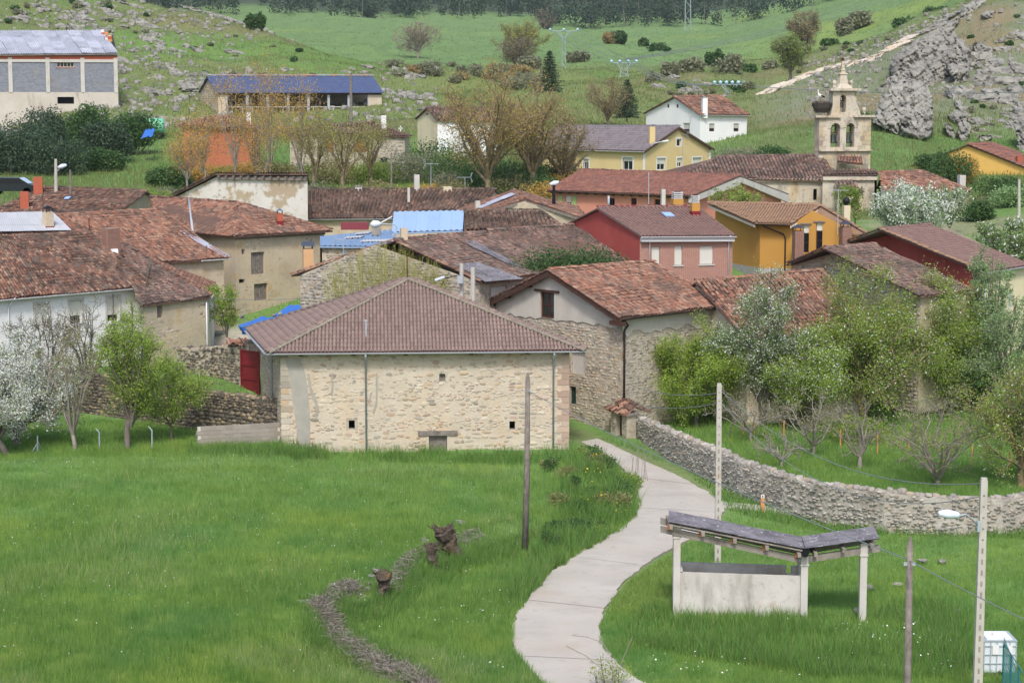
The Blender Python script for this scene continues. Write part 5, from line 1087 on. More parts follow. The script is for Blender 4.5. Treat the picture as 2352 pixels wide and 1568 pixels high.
MB().box(w.P((u5 + uR) / 2, (z5 + zR) / 2 - .18, .1), uR - u5, .2, .2, U=w.U).build('eave_beam', m_oldwood, root)
for i in range(12): MB().box(w.P(u5 + (uR - u5) * (i + .5) / 12, z5 + .02, .25), .12, .5, .12, U=w.U).build('rafter_end', m_oldwood, root)
# ---- long dark tile roof
E0, E1, R0, R1 = at(707, 503, 155), at(1085, 500, 155), at(707, 436, 160.5), at(1138, 436, 160.5)
h = house('long_tiled_house', 'long low house with dark mottled tile roof behind the pale blue shed', E0, E1, R0, R1, 7.2, dict(front=m_oldplaster), tile_dark, oh=(.3, .1), tkw=dict(scale=1.25)); root = h['root']
chimney(at(1076 - 119, 432, 160.5), .42, 1.1, m_conc, root); chimney(at(823, 437, 160.5), .55, .3, m_conc, root, cap='slab'); chimney(at(1027, 437, 160.5), .7, .3, m_cream, root)
MB().box(onroof(h, 939, 466) + Z3 * .3, .2, .2, 1.9).build('post_on_roof', m_conc, root); antenna(at(1068, 440, 160.5), 1.2, root, .2); antenna(at(990, 436, 160.5), 2.2, root, 2.8); gutter(E0, E1, m_zinc, root); h['finish']()
# ---- red-tiled house with small gable
R0, R1 = at(1206, 458, 146), at(1180, 437, 158); EL0, EL1, ER0, ER1 = at(1080, 496, 147), at(1046, 484, 158), at(1347, 503, 143.5), at(1326, 478, 156)
root = empty('orange_roofed_house', Vector((R0.x, 150, 7)), 'low house with orange tile roof and a small gable facing the village', 'house'); mb = MB(); mb.prism([EL1, EL0, R0, R1], -Z3 * .1); mb.prism([ER0, ER1, R1, R0], -Z3 * .1); roof = mb.build('roof', m_pan, root)
slope_tiles(EL1, EL0, R0, R1, tile_red, roof, single=60, scale=1.2); slope_tiles(ER0, ER1, R1, R0, tile_red, roof, single=60, scale=1.2); ridge_tiles(R0, R1, tile_red, roof)
g = Wall(EL0 + Vector((.3, .5, 0)), ER0 + Vector((-.3, .5, 0)), 7, []); k = (Vector((R0.x, R0.y, 0)) - g.A).dot(g.U); g.top = [(0, EL0.z), (k, R0.z - .15), (g.L, ER0.z)]; g.poly = [(0, 7), (g.L, 7)] + g.top[::-1]; g.build(root, m_oldplaster)
for a, b in ((EL0, R0), (R0, ER0)): MB().prism([a - Z3 * .08, b - Z3 * .08, b - Z3 * .28, a - Z3 * .28], Vector((0, -.06, 0))).build('barge_board', m_oldwood, root)
mb = MB(); mb.poly([EL1 - Z3 * .1, EL0 - Z3 * .1, Vector((EL0.x, EL0.y, 6)), Vector((EL1.x, EL1.y, 6))]); mb.poly([ER0 - Z3 * .1, ER1 - Z3 * .1, Vector((ER1.x, ER1.y, 6)), Vector((ER0.x, ER0.y, 6))]); mb.build('wall', m_oldplaster, root)
nn_ = (EL0 - EL1).cross(R1 - EL1).normalized(); q = lambda x, y: onplane(x, y, EL0, nn_) + nn_ * .1
corrugated(q(1088, 482), q(1102, 484), q(1186, 449), q(1176, 445), m_fibro, roof, 3, 1, lift=.02); chimney(at(1097, 478, 146.5), .34, .55, m_conc, root)
# ---- low shed with ribbed old tiles
E0, E1, R0, R1 = at(1066, 531, 131.5), at(1290, 521, 132), at(1066, 483, 136), at(1240, 485, 136)
h = house('ribbed_tile_shed', 'low shed with coarse ribbed tiles blackened by lichen', E0, E1, R0, R1, 5.5, dict(front=m_oldplaster), tile_dark, hip=(0, 1), oh=(.2, .1), tkw=dict(scale=1.35), cat='shed', single=200); h['finish']()
# ---- pale blue metal shed
A, B, C_, D = at(900, 535, 131), at(1063, 530, 131), at(1066, 484, 136), at(905, 487, 136)
root = empty('blue_metal_shed', Vector(((A.x + B.x) / 2, 133, 5.5)), 'shed with steep pale blue ribbed metal roof', 'shed'); roof = MB().prism([A, B, C_, D], -Z3 * .08).build('roof', m_bluesheet, root)
corrugated(A, B, C_, D, m_bluesheet, roof, 1, 6, pitch=.42, amp=.045, lift=.06)
mb = MB(); k = Z3 * -3
for p, q_ in ((A, B), (B, C_), (C_, D), (D, A)): mb.poly([p - Z3 * .1, q_ - Z3 * .1, Vector((q_.x, q_.y, 5)), Vector((p.x, p.y, 5))])
mb.build('wall', m_oldplaster, root); pipe([D + Vector((-.1, -.3, -.3)), D + Vector((-1.2, -.3, -.9)), D + Vector((-1.2, -.3, -1.4))], m_whitepipe, root, .05)
# ---- flat blue sheet roof
A, B, C_, D = at(735, 566, 127), at(909, 568, 127), at(907, 527, 133), at(735, 543, 132)
root = empty('flat_blue_shed', Vector(((A.x + B.x) / 2, 129, 4.5)), 'stone shed with low blue sheet roof and pale rooflights', 'shed'); roof = MB().prism([A, B, C_, D], -Z3 * .08).build('roof', m_bluesheet, root)
m_b2 = M('blue_sheet_dark', rgb(118, 142, 172), rough=.5, vjit=.05); corrugated(A, B, C_, D, m_b2, roof, 1, 5, pitch=.3, amp=.03, lift=.05)
for a, b, c_ in ((790, 830, .55), (815, 848, .8), (826, 905, .25)): corrugated(A.lerp(D, c_).lerp(B.lerp(C_, c_), (a - 735) / 174) + Z3 * .1, A.lerp(D, c_).lerp(B.lerp(C_, c_), (b - 735) / 174) + Z3 * .1, A.lerp(D, c_ + .14).lerp(B.lerp(C_, c_ + .14), (b - 725) / 174) + Z3 * .12, A.lerp(D, c_ + .14).lerp(B.lerp(C_, c_ + .14), (a - 725) / 174) + Z3 * .12, m_whitesheet, roof, 1, 1, .2, name='rooflight')
w = Wall(A + Vector((.1, .3, 0)), B + Vector((-.1, .3, 0)), 3.6, [(0, A.z - .1), ((B - A).length - .2, B.z - .1)]); opening(w, root, w.rect(785, 572, 797, 592), kind='shutter', frame=m_frame_w); w.build(root, m_oldplaster); lay_stones(w, root, st_grey, (.1, .18), (1.2, 2.2), .6, single=60)
mb = MB()
for p, q_ in ((B, C_), (C_, D), (D, A)): mb.poly([p - Z3 * .12, q_ - Z3 * .12, Vector((q_.x, q_.y, 3.6)), Vector((p.x, p.y, 3.6))])
mb.build('wall', m_oldplaster, root)
tag(MB().box(at(905, 517 + 40, 131) + Z3 * .2, 1, 1, .2).build('roof_box', m_concdark), 'concrete block on the blue shed roof', 'block') if 0 else None
MB().box(at(864, 528, 131) , .55, .4, .7).build('stub_chimney', m_concdark, root)
A2 = at(852, 522, 133.5); MB().box(at(815, 519, 136), 1.9, .8, .5).build('red_canopy', M('maroon_sheet', rgb(130, 62, 72), rough=.6), root)
# ---- old stone house with the willow growing against its gable
R0, R1, E0, Bk = at(905, 553, 116.8), at(1112, 535, 124), at(1105, 648, 111), at(669, 632, 117.5); E1 = E0 + (R1 - R0); E1.z = E0.z
h = house('willow_house', 'old grey stone house with patched mauve tile roof behind the yellow willow', E0, E1, R0, R1, 1.6, dict(front=m_rubble, left=m_rubble), tile_mauve, back=(Bk, Bk + (R1 - R0)), oh=(.35, .35)); root, roof, w = h['root'], h['roof'], h['left']
ridge_tiles(E0, R0, tile_red, roof, 1., 'verge_tile', .02); ridge_tiles(Bk, R0, tile_red, roof, 1.1, 'verge_tile', .02)
q = lambda x, y, o=.1: onroof(h, x, y) + (E1 - E0).cross(R0 - E0).normalized() * o
corrugated(q(1155, 605), q(1205, 622), q(1090, 557), q(1055, 557), m_fibrodark, roof, 4, 2, lift=.02); corrugated(q(1112, 652), q(1200, 645), q(1095, 606), q(1045, 612), m_fibrodark, roof, 2, 3, lift=.03)
lay_stones(w, root, st_grey, (.1, .22), (1.1, 2.2), .7, (.015, .05), single=180); wf = h['front']; opening(wf, root, wf.rect(1128, 658, 1165, 690), kind='blind', frame=m_frame_w, panes=(2, 1), blind=.9); opening(w, root, w.rect(1012, 645, 1024, 668), kind='shutter', frame=m_conc)
p = at(708, 622, 118.5); chimney(p, .62, 1.35, M('tan_render', rgb(206, 166, 124), rgb(196, 156, 116), 2), root, U=(1, .2, 0), cap='gable', capmat=M('dark_zinc', rgb(66, 74, 88), rough=.5)); antenna(at(789, 590, 119), 1.1, root, 2.9); chimney(at(928, 552, 117.6), .4, .75, m_oldplaster, root); h['finish']()
# ---- roof right behind it, hidden in part by the green bush
E0, E1, R0, R1 = at(1240, 632, 118.2), at(1468, 602, 122), at(1118, 531, 125.3), at(1361, 515, 130)
h = house('bush_house', 'low house with slumped mauve tile roof rising behind the round green bush', E0, E1, R0, R1, 3.4, dict(front=m_rubble), tile_mauve, oh=(.3, .2)); ridge_tiles(E1, R1, lichen_mortar, h['roof'], 1., 'verge_tile', .02); h['finish']()
# ---- brick house with red side wall
E0, E1, R0, R1, Bk = at(1473, 543, 120), at(1691, 542, 122), at(1371, 478, 125.5), at(1606, 477, 128), at(1288, 520, 131)
h = house('brick_house', 'modern brick house with dark red side wall, white eave and three cream shutters', E0, E1, R0, R1, 3.6, dict(front=m_brickred, left=m_redwall, right=m_brickred), tile_conc2, back=(Bk, Bk + (R1 - R0)), oh=(.35, .08), tkw=dict(pitch=.23, jit=.1)); root, roof, w = h['root'], h['roof'], h['front']
for r in ((1497, 567, 1515, 607), (1549, 565, 1567, 609), (1607, 565, 1638, 607)): opening(w, root, w.rect(*r), kind='blind', frame=m_frame_w, panes=(1, 1), blind=.99, sill=m_conc, depth=.12)
MB().prism([w.P(0, w.top[0][1] - .02, .02), w.P(w.L, w.top[1][1] - .02, .02), w.P(w.L, w.top[1][1] - .3, .02), w.P(0, w.top[0][1] - .3, .02)], w.N * .3).build('eave_board', m_frame_w, root); gutter(E0, E1, m_whitepipe, root)
for u in (w.px(1491, 600)[0], w.px(1672, 600)[0]): pipe([w.P(u, E0.z - .1, .4), w.P(u, E0.z - .4, .08), w.P(u, 4, .08)], m_whitepipe, root)
p = [onroof(h, x, y) for x, y in ((1521, 493), (1546, 493), (1540, 500), (1528, 500))]; c = sum(p, Vector()) / 4; nr = (E1 - E0).cross(R0 - E0).normalized(); MB().box(c + nr * .12, .62, .8, .08, U=E1 - E0, V=(R0 - E0) - (E1 - E0) * ((R0 - E0).dot(E1 - E0) / (E1 - E0).length_squared)).build('skylight', m_skyl, roof)
chimney(onroof(h, 1596, 493), .52, .75, m_gold, root, cap='louvre', flash=m_redpaint); ridge_tiles(R0, R1, m_redpaint, roof, 1.1, 'ridge_cap', .06); h['finish']()
# ---- golden house
BL, BR, TL, TR = at(1735, 513, 131), at(1815, 515, 130.2), at(1628, 467, 138), at(1884, 473, 132.2); GR = at(1993, 538, 128.4)
root = empty('golden_house', Vector((17.5, 133, 6.2)), 'golden yellow house with brown tile roof and tall twin gable windows', 'house'); BRK = TR + (TL - TR).normalized() * 4 + Vector((5.5, 3, -1.2))
mb = MB(); mb.prism([BL, BR, TR, TL], -Z3 * .12); mb.prism([GR, GR + (TL - TR) * .9, TL, TR], -Z3 * .12); roof = mb.build('roof', tile_brown, root); slope_tiles(BL, BR, TR, TL, tile_brown, roof, jit=.15, hip=(1, 1), single=200); slope_tiles(GR, GR + (TL - TR) * .9, TL, TR, tile_brown, roof, jit=.15, single=60)
ridge_tiles(TR, TL, tile_brown, roof); ridge_tiles(BL, TL, tile_brown, roof, 1.2, 'verge_tile'); ridge_tiles(BR, TR, tile_brown, roof, 1.2, 'verge_tile'); ridge_tiles(GR, TR, tile_brown, roof, 1.2, 'verge_tile')
def w2(a, b, za, zb, z0=6.0, tops=None): 
    w = Wall(a, b, z0, []); w.top = tops or [(0, za), (w.L, zb)]; w.poly = [(0, z0), (w.L, z0)] + w.top[::-1]; return w
wa = w2(TL + Vector((.5, .3, 0)), BL + Vector((.4, .5, 0)), TL.z - .25, BL.z - .1); wb = w2(BL + Vector((.4, .5, 0)), BR + Vector((.2, .6, 0)), BL.z - .05, BR.z - .05); wc = Wall(BR + Vector((.2, .6, 0)), GR + Vector((-.4, .6, 0)), 6.0, []); k = (Vector((TR.x, TR.y, 0)) - wc.A).dot(wc.U); wc.top = [(0, BR.z - .05), (k, TR.z - .2), (wc.L, GR.z - .05)]; wc.poly = [(0, 6.0), (wc.L, 6.0)] + wc.top[::-1]
for r in ((1843, 516, 1858, 580), (1874, 511, 1889, 574)): opening(wc, root, wc.rect(*r), kind='window', frame=m_frame_b, panes=(1, 3), blind=.3, lintel=(m_oldwood, .18, .1))
for ww in (wa, wb, wc): ww.build(root, m_gold); MB().prism([ww.P(-.01, 6.0, .02), ww.P(ww.L + .01, 6.0, .02), ww.P(ww.L + .01, 6.95, .02), ww.P(-.01, 6.95, .02)], -ww.N * .05).build('plinth', M('grey_plinth', rgb(178, 174, 172), rgb(164, 160, 158), 4), root)
mb = MB(); mb.poly([GR + Vector((-.4, .6, -.05)), GR + (TL - TR) * .9, Vector((*(GR + (TL - TR) * .9).xy, 6)), Vector((GR.x - .4, GR.y + .6, 6))]); mb.build('wall', m_gold, root)
for a, b in ((BL, TL), (BR, TR), (TR, GR)): MB().prism([a - Z3 * .14, b - Z3 * .14, b - Z3 * .3, a - Z3 * .3], Vector((0, .05, 0))).build('barge_board', M('cream_board', rgb(214, 204, 186)), root)
gutter(BL, BR, m_darkpipe, root); pipe([BL.lerp(BR, .2) - Z3 * .15, wb.P(1.6, 9.3, .1), wb.P(1.75, 9.0, .1), wb.P(1.75, 6.3, .1)], m_darkpipe, root, .05)
q = onplane(1720 - 28 + 4, 471, BL, (BR - BL).cross(TL - BL).normalized()); MB().box(at(1688, 474, 136.8) + Z3 * .1, .75, .6, .07).build('skylight', m_skyl, roof)
for x, y, hh in ((1832, 604, 2.15), (1941, 590, 2.0)): chimney(at(x, y, 129), .62, hh, m_chim, root, cap='hat', capmat=M('dark_cowl', rgb(60, 62, 74), rough=.5), sink=1.2)
chimney(at(1943, 505, 134), .45, 1.0, m_cream, root, cap='ball', sink=1.5); antenna(at(1924, 538, 128.8), 3.0, root, 2.6); chimney(at(1555, 472, 134.5), .72, .45, m_gold, root, cap='louvre', sink=1.5); chimney(at(1327, 500, 139), .38, .5, m_gold, root, cap='hat', sink=1.5) if 0 else None
# ---- house with the long red gable
E0, E1, R0, R1, Bk = at(2261, 626, 118), at(2368, 609, 121.4), at(2024, 528, 124), at(2138, 518, 128), at(1914, 567, 131)
h = house('red_gabled_house', 'house with long red gable wall and smooth maroon tile roof above the orchard', E0, E1, R0, R1, 1.4, dict(front=m_cream, left=m_redwall), tile_conc2, back=(Bk, Bk + (R1 - R0)), oh=(.25, .1), tkw=dict(pitch=.24, row=.38, jit=.08)); root, roof, w = h['root'], h['roof'], h['front']
ridge_tiles(E0, R0, tile_brown, roof, 1.2, 'verge_tile'); ridge_tiles(Bk, R0, tile_brown, roof, 1.2, 'verge_tile'); gutter(E0, E1, m_zinc, root); opening(w, root, w.rect(2316, 665, 2327, 710), kind='shutter', frame=m_zinc); pipe([w.P(.2, E0.z - .2, .1), w.P(.2, 2, .1)], m_zinc, root); h['finish']()
# ---- stone house with mossy roof in front of it
E0, E1, R0, R1, Bk = at(2114, 680, 108), at(2238, 668, 111.2), at(1894, 571, 114), at(2011, 563, 117.6), at(1806, 607, 119)
h = house('mossy_roofed_house', 'rubble house with mossy mauve tile roof in front of the red gable', E0, E1, R0, R1, .6, dict(front=m_oldplaster, left=m_lime), tile_mauve, back=(Bk, Bk + (R1 - R0)), oh=(.3, .35)); root, roof, w = h['root'], h['roof'], h['left']
lay_stones(w, root, st_lime, (.14, .26), (1.1, 2.), .85, (.03, .07), single=220); ridge_tiles(Bk, R0, tile_red, roof, 1.1, 'verge_tile', .02); ridge_tiles(E0, R0, tile_mauve, roof, 1., 'verge_tile', .02); h['finish']()
# ---- slumped orange roof below the pear trees
R0, R1, E0, E1 = at(1596, 648, 111.5), at(1888, 622, 114), at(1715, 780, 106), at(1995, 752, 108)
h = house('slumped_roof_barn', 'half collapsed barn roof of bright orange tiles behind the pear trees', E0, E1, R0, R1, .3, dict(front=m_lime), tile_red, oh=(.3, .2), tkw=dict(jit=1.8), cat='barn'); ridge_tiles(E1, R1, tile_red, h['roof'], 1.1, 'verge_tile', .02); h['finish']()
# ---- pink house
E0, E1, R0, R1, Bk = at(1256, 438, 161), at(1588, 451, 152), at(1331, 391, 167), at(1701, 404, 158), at(1812, 445, 164)
h = house('pink_house', 'long salmon pink house with red tile roof and grey gable trim', E0, E1, R0, R1, 8.2, dict(front=m_pink), tile_new, back=(Bk + (R0 - R1), Bk), oh=(.4, .5), tkw=dict(scale=1.2, jit=.4)); root, roof, w = h['root'], h['roof'], h['front']
for r, kw in (((1298, 450, 1312, 480), dict(frame=m_frame_w, blind=.5)), ((1396, 455, 1412, 476), {}), ((1449, 455, 1462, 476), {}), ((1503, 458, 1516, 478), {})): opening(w, root, w.rect(*r), kind='window', panes=(2, 1), **kw)
for x in (1288, 1320): a = w.rect(x - 5, 449, x + 5, 473); MB().prism([w.P(a[0], a[2], .02), w.P(a[1], a[2], .02), w.P(a[1], a[3], .02), w.P(a[0], a[3], .02)], w.N * .05).build('shutter', M('pale_green_paint', rgb(150, 170, 112)), root)
rw = h['right']
for a, b in ((E1, R1), (R1, Bk)): MB().prism([a - Z3 * .02, b - Z3 * .02, b - Z3 * .75, a - Z3 * .5], rw.N * -.25).build('barge_board', m_conc, root)
gutter(E0, E1, m_darkpipe, root)
for i in range(16): p = E0.lerp(E1, (i + .5) / 16); MB().box(p - Z3 * .14 + Vector((.1, .25, 0)), .12, .4, .1, U=E1 - E0).build('rafter_end', m_wood, root)
MB().tube([at(1490, 478, 150), at(1490, 395, 150)], .03, 5).build('aerial_mast', m_zinc, root); pipe([at(1398, 478, 153), at(1398, 450, 153)], m_zinc, root, .09, 'stove_pipe'); chimney(at(1523, 470, 151), .3, 1.2, m_conc, root); h['finish']()
# ---- church and belfry
E0, E1, R0, R1 = at(1548, 408, 172), at(1926, 416, 172), at(1652, 361, 180), at(1892, 356, 180)
h = house('church', 'stone church with broad faded tile roof below the belfry', E0, E1, R0, R1, 8.2, dict(front=m_ashlar), tile_mauve, hip=(1, 0), oh=(.3, .2), tkw=dict(scale=1.5), single=0, cat='church'); root, roof, w = h['root'], h['roof'], h['front']
opening(w, root, w.rect(1868, 434, 1876, 460), kind='hole'); MB().box(w.P(w.L / 2, w.top[0][1] - .15, .1), w.L, .25, .3, U=w.U).build('cornice', m_ashlar, root); h['finish']()
E0, E1, R0, R1 = at(1888, 402, 169.5), at(2018, 400, 169.5), at(1896, 391, 173.5), at(2012, 390, 173.5)
sacr = MB(); 
wch = w2(E0 + Vector((.1, .2, 0)), E1 + Vector((-.1, .2, 0)), E0.z - .1, E1.z - .1, 8.4); wch.build(root, m_ashlar, 'chancel_wall'); MB().prism([E1 + Vector((-.1, .2, -.1)), Vector((E1.x - .1, E1.y + .2, 8.4)), Vector((R1.x, R1.y + 3, 8.4)), Vector((R1.x, R1.y + 3, E1.z - .1))], Vector((-.2, 0, 0))).build('chancel_wall', m_ashlar, root); cr = MB().prism([E0, E1, R1, R0], -Z3 * .12).build('chancel_roof', tile_mauve, root); slope_tiles(E0, E1, R1, R0, tile_mauve, cr, scale=1.5, single=0); MB().box(wch.P(wch.L / 2, E0.z - .3, .1), wch.L, .25, .3, U=wch.U).build('cornice', m_ashlar, root)
E0, E1, R0, R1 = at(1921, 441, 167), at(1986, 440, 167), at(1921, 417, 169.3), at(1950, 416, 169.3); a = MB().prism([E0, E1, R1, R0], -Z3 * .1).build('porch_roof', tile_mauve, root); slope_tiles(E0, E1, R1, R0, tile_mauve, a, scale=1.5, single=0, hip=(0, 1)); w2(E0 + Vector((.1, .2, 0)), E1 + Vector((-.1, .2, 0)), E0.z - .1, E1.z - .1, 8.4).build(root, m_oldplaster, 'porch_wall')
def belfry():
    Y = 178.5; A = at(1880, 375, Y); s = Y / F / CP; root = empty('belfry', Vector((at(1940, 375, Y).x, Y, 10.5)), 'stone belfry wall with three arched bell openings and a pinnacle', 'belfry')
    w = Wall(at(1880, 375, Y), at(2003, 375, Y + 1.2), 10.4, []); U = lambda x, y: w.px(x, y); T = 1.15
    def arch(x0, x1, yb, yt):
        a, zb = U(x0, yb); b, _ = U(x1, yb); _, zt_ = U((x0 + x1) / 2, yt); r = (b - a) / 2; zs = zt_ - r; return [(a, zb), (a, zs)] + [((a + b) / 2 - r * math.cos(math.pi * i / 8), zs + r * math.sin(math.pi * i / 8)) for i in range(1, 8)] + [(b, zs), (b, zb)]
    def slab(outer, holes, name, mat_, out=0., thick=T):
        loops = [[Vector((u, z, 0)) for u, z in l] for l in [outer] + holes]; flat = [p for l in loops for p in l]; tri = tessellate_polygon(loops); mb = MB(); n = len(flat); mb.v = [w.P(p.x, p.y, out) for p in flat] + [w.P(p.x, p.y, out - thick) for p in flat]
        mb.f = [list(t) for t in tri] + [[i + n for i in reversed(t)] for t in tri]; k = 0
        for l in loops:
            for i in range(len(l)): a, b = k + i, k + (i + 1) % len(l); mb.f.append([a, b, b + n, a + n])
            k += len(l)
        mb.m = [0] * len(mb.f); return mb.build(name, mat_, root)
    a1, a2 = arch(1907, 1929, 338, 283), arch(1943, 1962, 338, 283)
    zlow = 10.4; zs = U(1940, 340)[1]; zc = U(1940, 268)[1]
    slab([U(1882, 270)[:1] + (zlow,), (U(2001, 270)[0], zlow), (U(2001, 270)[0], zc), (U(1882, 270)[0], zc)], [a1, a2], 'wall', m_ashlar)
    up = arch(1930, 1944, 258, 218); zt2 = U(1940, 207)[1]
    slab([(U(1909, 268)[0], zc), (U(1979, 268)[0], zc), (U(1976, 250)[0], U(1976, 255)[1]), (U(1968, 240)[0], U(1968, 235)[1]), (U(1968, 208)[0], zt2), (U(1914, 208)[0], zt2), (U(1914, 240)[0], U(1914, 240)[1])], [up], 'upper_wall', m_ashlar, -.1, T - .2)
    # arch rings
    for ar in (a1, a2):
        cx = (ar[0][0] + ar[-1][0]) / 2; r = (ar[-1][0] - ar[0][0]) / 2; zc_ = ar[1][1]
        for i in range(9):
            t0, t1 = math.pi * i / 9 + .02, math.pi * (i + 1) / 9 - .02; MB().prism([w.P(cx - k * math.cos(t), zc_ + k * math.sin(t), .0) for k, t in ((r, t0), (r + .28, t0), (r + .28, t1), (r, t1))], w.N * .06).build('arch_stone', m_ashlar, root)
    for x0, x1, y, hh in ((1872, 1930, 268, .2), (1960, 2008, 267, .2), (1906, 1976, 206, .22), (1880, 2003, 346, .14)):
        a, z = U(x0, y); b, _ = U(x1, y); MB().box(w.P((a + b) / 2, z, -T / 2), b - a, T + .5, hh, U=w.U).build('cornice', m_ashlar, root)
    # ashlar joints: courses of blocks on the faces
    tmp = Wall(w.A, w.B, zlow, [(0, zc), (w.L, zc)]); tmp.holes = [(min(p[0] for p in a), max(p[0] for p in a), min(p[1] for p in a), max(p[1] for p in a)) for a in (a1, a2)]
    z = zlow + .1
    while z < zc - .45:
        u = U(1882, 270)[0] + random.uniform(-.2, 0); ue = U(2001, 270)[0]
        while u < ue - .2:
            l = random.uniform(.4, .85); v = min(u + l, ue); u0 = max(u, U(1882, 270)[0])
            if all(not (a - .32 < v and u0 < b + .32 and c - .1 < z + .42 and z < d + .35) for a, b, c, d in tmp.holes) and v - u0 > .2: MB().box(w.P((u0 + v) / 2, z + .21, .0), v - u0 - .025, .05, .4, U=w.U).build('ashlar_block', M('ashlar_block', (0, 0, 0), rnd=[rgb(204, 194, 172), rgb(168, 158, 140), rgb(188, 170, 136), rgb(146, 138, 124), rgb(196, 184, 162), rgb(180, 160, 122)], patches=[(rgb(116, 108, 96), 1.2, .5, .66, .7, (1, 1, .35))], bump=(.4, 10, .03)), root)
            u += l
        z += .43
    # bells in timber yokes
    for (a, yt, sc) in ((a1, 300, 1.), (a2, 297, 1.), (up, 226, .62)):
        cx = (a[0][0] + a[-1][0]) / 2; zb = a[0][1] + (.35 if sc == 1 else .45); c = w.P(cx, zb, -T / 2); hgt = .8 * sc; mb = MB(); mb.tube([c, c + Z3 * .08 * sc, c + Z3 * .3 * sc, c + Z3 * .6 * sc, c + Z3 * .78 * sc, c + Z3 * .82 * sc], [.42 * sc, .4 * sc, .3 * sc, .25 * sc, .18 * sc, .04], 12); bl = mb.build('bell', m_bell, root, smooth=True)
        y0 = c + Z3 * .86 * sc; MB().box(y0 + Z3 * .06, .85 * sc, .14, .12, U=w.U).box(y0 + Z3 * .42 * sc - w.U * .22 * sc, .09, .12, .62 * sc, U=w.U).box(y0 + Z3 * .42 * sc + w.U * .22 * sc, .09, .12, .62 * sc, U=w.U).box(y0 + Z3 * .72 * sc, .62 * sc, .13, .1, U=w.U).build('yoke', m_wood, root)
    # gablet and pinnacle
    p = lambda x, y: w.P(*U(x, y), -T / 2); t0 = p(1940, 205)
    def sq(c, r0, r1, hh, name): 
        mb = MB(); V = -w.N; q = [c + w.U * i * r0 + V * j * r0 for i, j in ((-1, -1), (1, -1), (1, 1), (-1, 1))]; k = [c + Z3 * hh + w.U * i * r1 + V * j * r1 for i, j in ((-1, -1), (1, -1), (1, 1), (-1, 1))]
        for i in range(4): mb.poly([q[i], q[(i + 1) % 4], k[(i + 1) % 4], k[i]])
        mb.poly(k); mb.build(name, m_ashlar, root)
    sq(t0, .78, .42, .5, 'gablet'); sq(t0 + Z3 * .5, .42, .3, .85, 'gablet'); sq(t0 + Z3 * 1.35, .38, .34, .12, 'moulding'); sq(t0 + Z3 * 1.47, .22, .07, 1.1, 'spire')
    for k in range(3): sq(t0 + Z3 * (1.68 + .28 * k), .23 - .05 * k, .23 - .05 * k, .06, 'moulding')
    MB().tube([t0 + Z3 * (2.55 + d) for d in (0, .08, .2, .3, .34)], [.05, .14, .16, .08, .02], 8).tube([t0 + Z3 * 2.8, t0 + Z3 * 4.1], .025, 5).box(t0 + Z3 * 3.55, .5, .03, .04, U=w.U).build('iron_cross', m_iron, root)
    for x, y in ((1908 + 52, 204), (1922, 204), (1990, 266)):
        c = p(x, y); MB().tube([c, c + Z3 * .25, c + Z3 * .32, c + Z3 * .45, c + Z3 * .62, c + Z3 * .74, c + Z3 * .78], [.2, .16, .09, .2, .22, .12, .02], 10).build('ball_finial', m_ashlar, root, smooth=True)
    for x in (1980, 1985, 1990, 1995, 2000, 1974, 1955): 
        rng = np.random.default_rng(int(x)); c = p(x, 266 if x > 1960 else 204); V, Fc = leaf_mesh(np.array(c)[None] - np.array(org(root)) + rng.normal(size=(90, 3)) * np.array([.2, .2, .16]), .09, rng); put('weeds', npmesh('weeds', V, Fc), l_bush, root)
    # stork nest and stork
    c = w.P(U(1893, 244)[0], U(1893, 256)[1], -T / 2); rng = np.random.default_rng(5); mb = MB()
    for i in range(420):
        a, rr_, zz = rng.uniform(0, 6.28), rng.uniform(.3, 1.05), rng.uniform(0, .95); rr_ *= .6 + .4 * zz; q = c + Vector((math.cos(a) * rr_, math.sin(a) * rr_ * .8, zz - .1)); d = Vector((-math.sin(a), math.cos(a), rng.normal() * .25)) * rng.uniform(.3, .7); mb.tube([q - d / 2, q + d / 2], .022, 3, cap=False)
    mb.tube([c - Z3 * .1, c + Z3 * .3, c + Z3 * .75], [.5, .8, .95], 12); ns = mb.build('stork_nest', m_nest); tag(ns, 'big stick nest on the shoulder of the belfry', 'nest')
    s = c + Vector((-.15, 0, .85)); mw = M('stork_white', rgb(232, 230, 226)); mk = M('stork_black', rgb(26, 26, 28)); sm = empty('stork', s, 'white stork standing on the belfry nest', 'bird')
    mb = MB(); mb.tube([s + Vector((.32, 0, .42)), s + Vector((.18, 0, .5)), s + Vector((-.02, 0, .58)), s + Vector((-.16, 0, .68)), s + Vector((-.2, 0, .86)), s + Vector((-.17, 0, 1.0)), s + Vector((-.22, 0, 1.06)), s + Vector((-.28, 0, 1.06))], [.04, .12, .16, .1, .05, .045, .06, .03], 8); mb.build('body', mw, sm, smooth=True)
    MB().tube([s + Vector((.05, -.13, .62)), s + Vector((.25, -.1, .5)), s + Vector((.45, -.04, .4))], [.05, .09, .02], 6).tube([s + Vector((.05, .13, .62)), s + Vector((.25, .1, .5)), s + Vector((.45, .04, .4))], [.05, .09, .02], 6).build('wing', mk, sm, smooth=True); MB().tube([s + Vector((-.27, 0, 1.06)), s + Vector((-.5, 0, 1.0))], [.022, .006], 5).build('beak', M('stork_red', rgb(190, 70, 40)), sm)
    MB().tube([s + Vector((.02, -.04, .5)), s + Vector((.03, -.04, -.05))], .014, 4).tube([s + Vector((.02, .05, .5)), s + Vector((.0, .05, -.05))], .014, 4).build('legs', M('stork_leg', rgb(170, 70, 50)), sm)
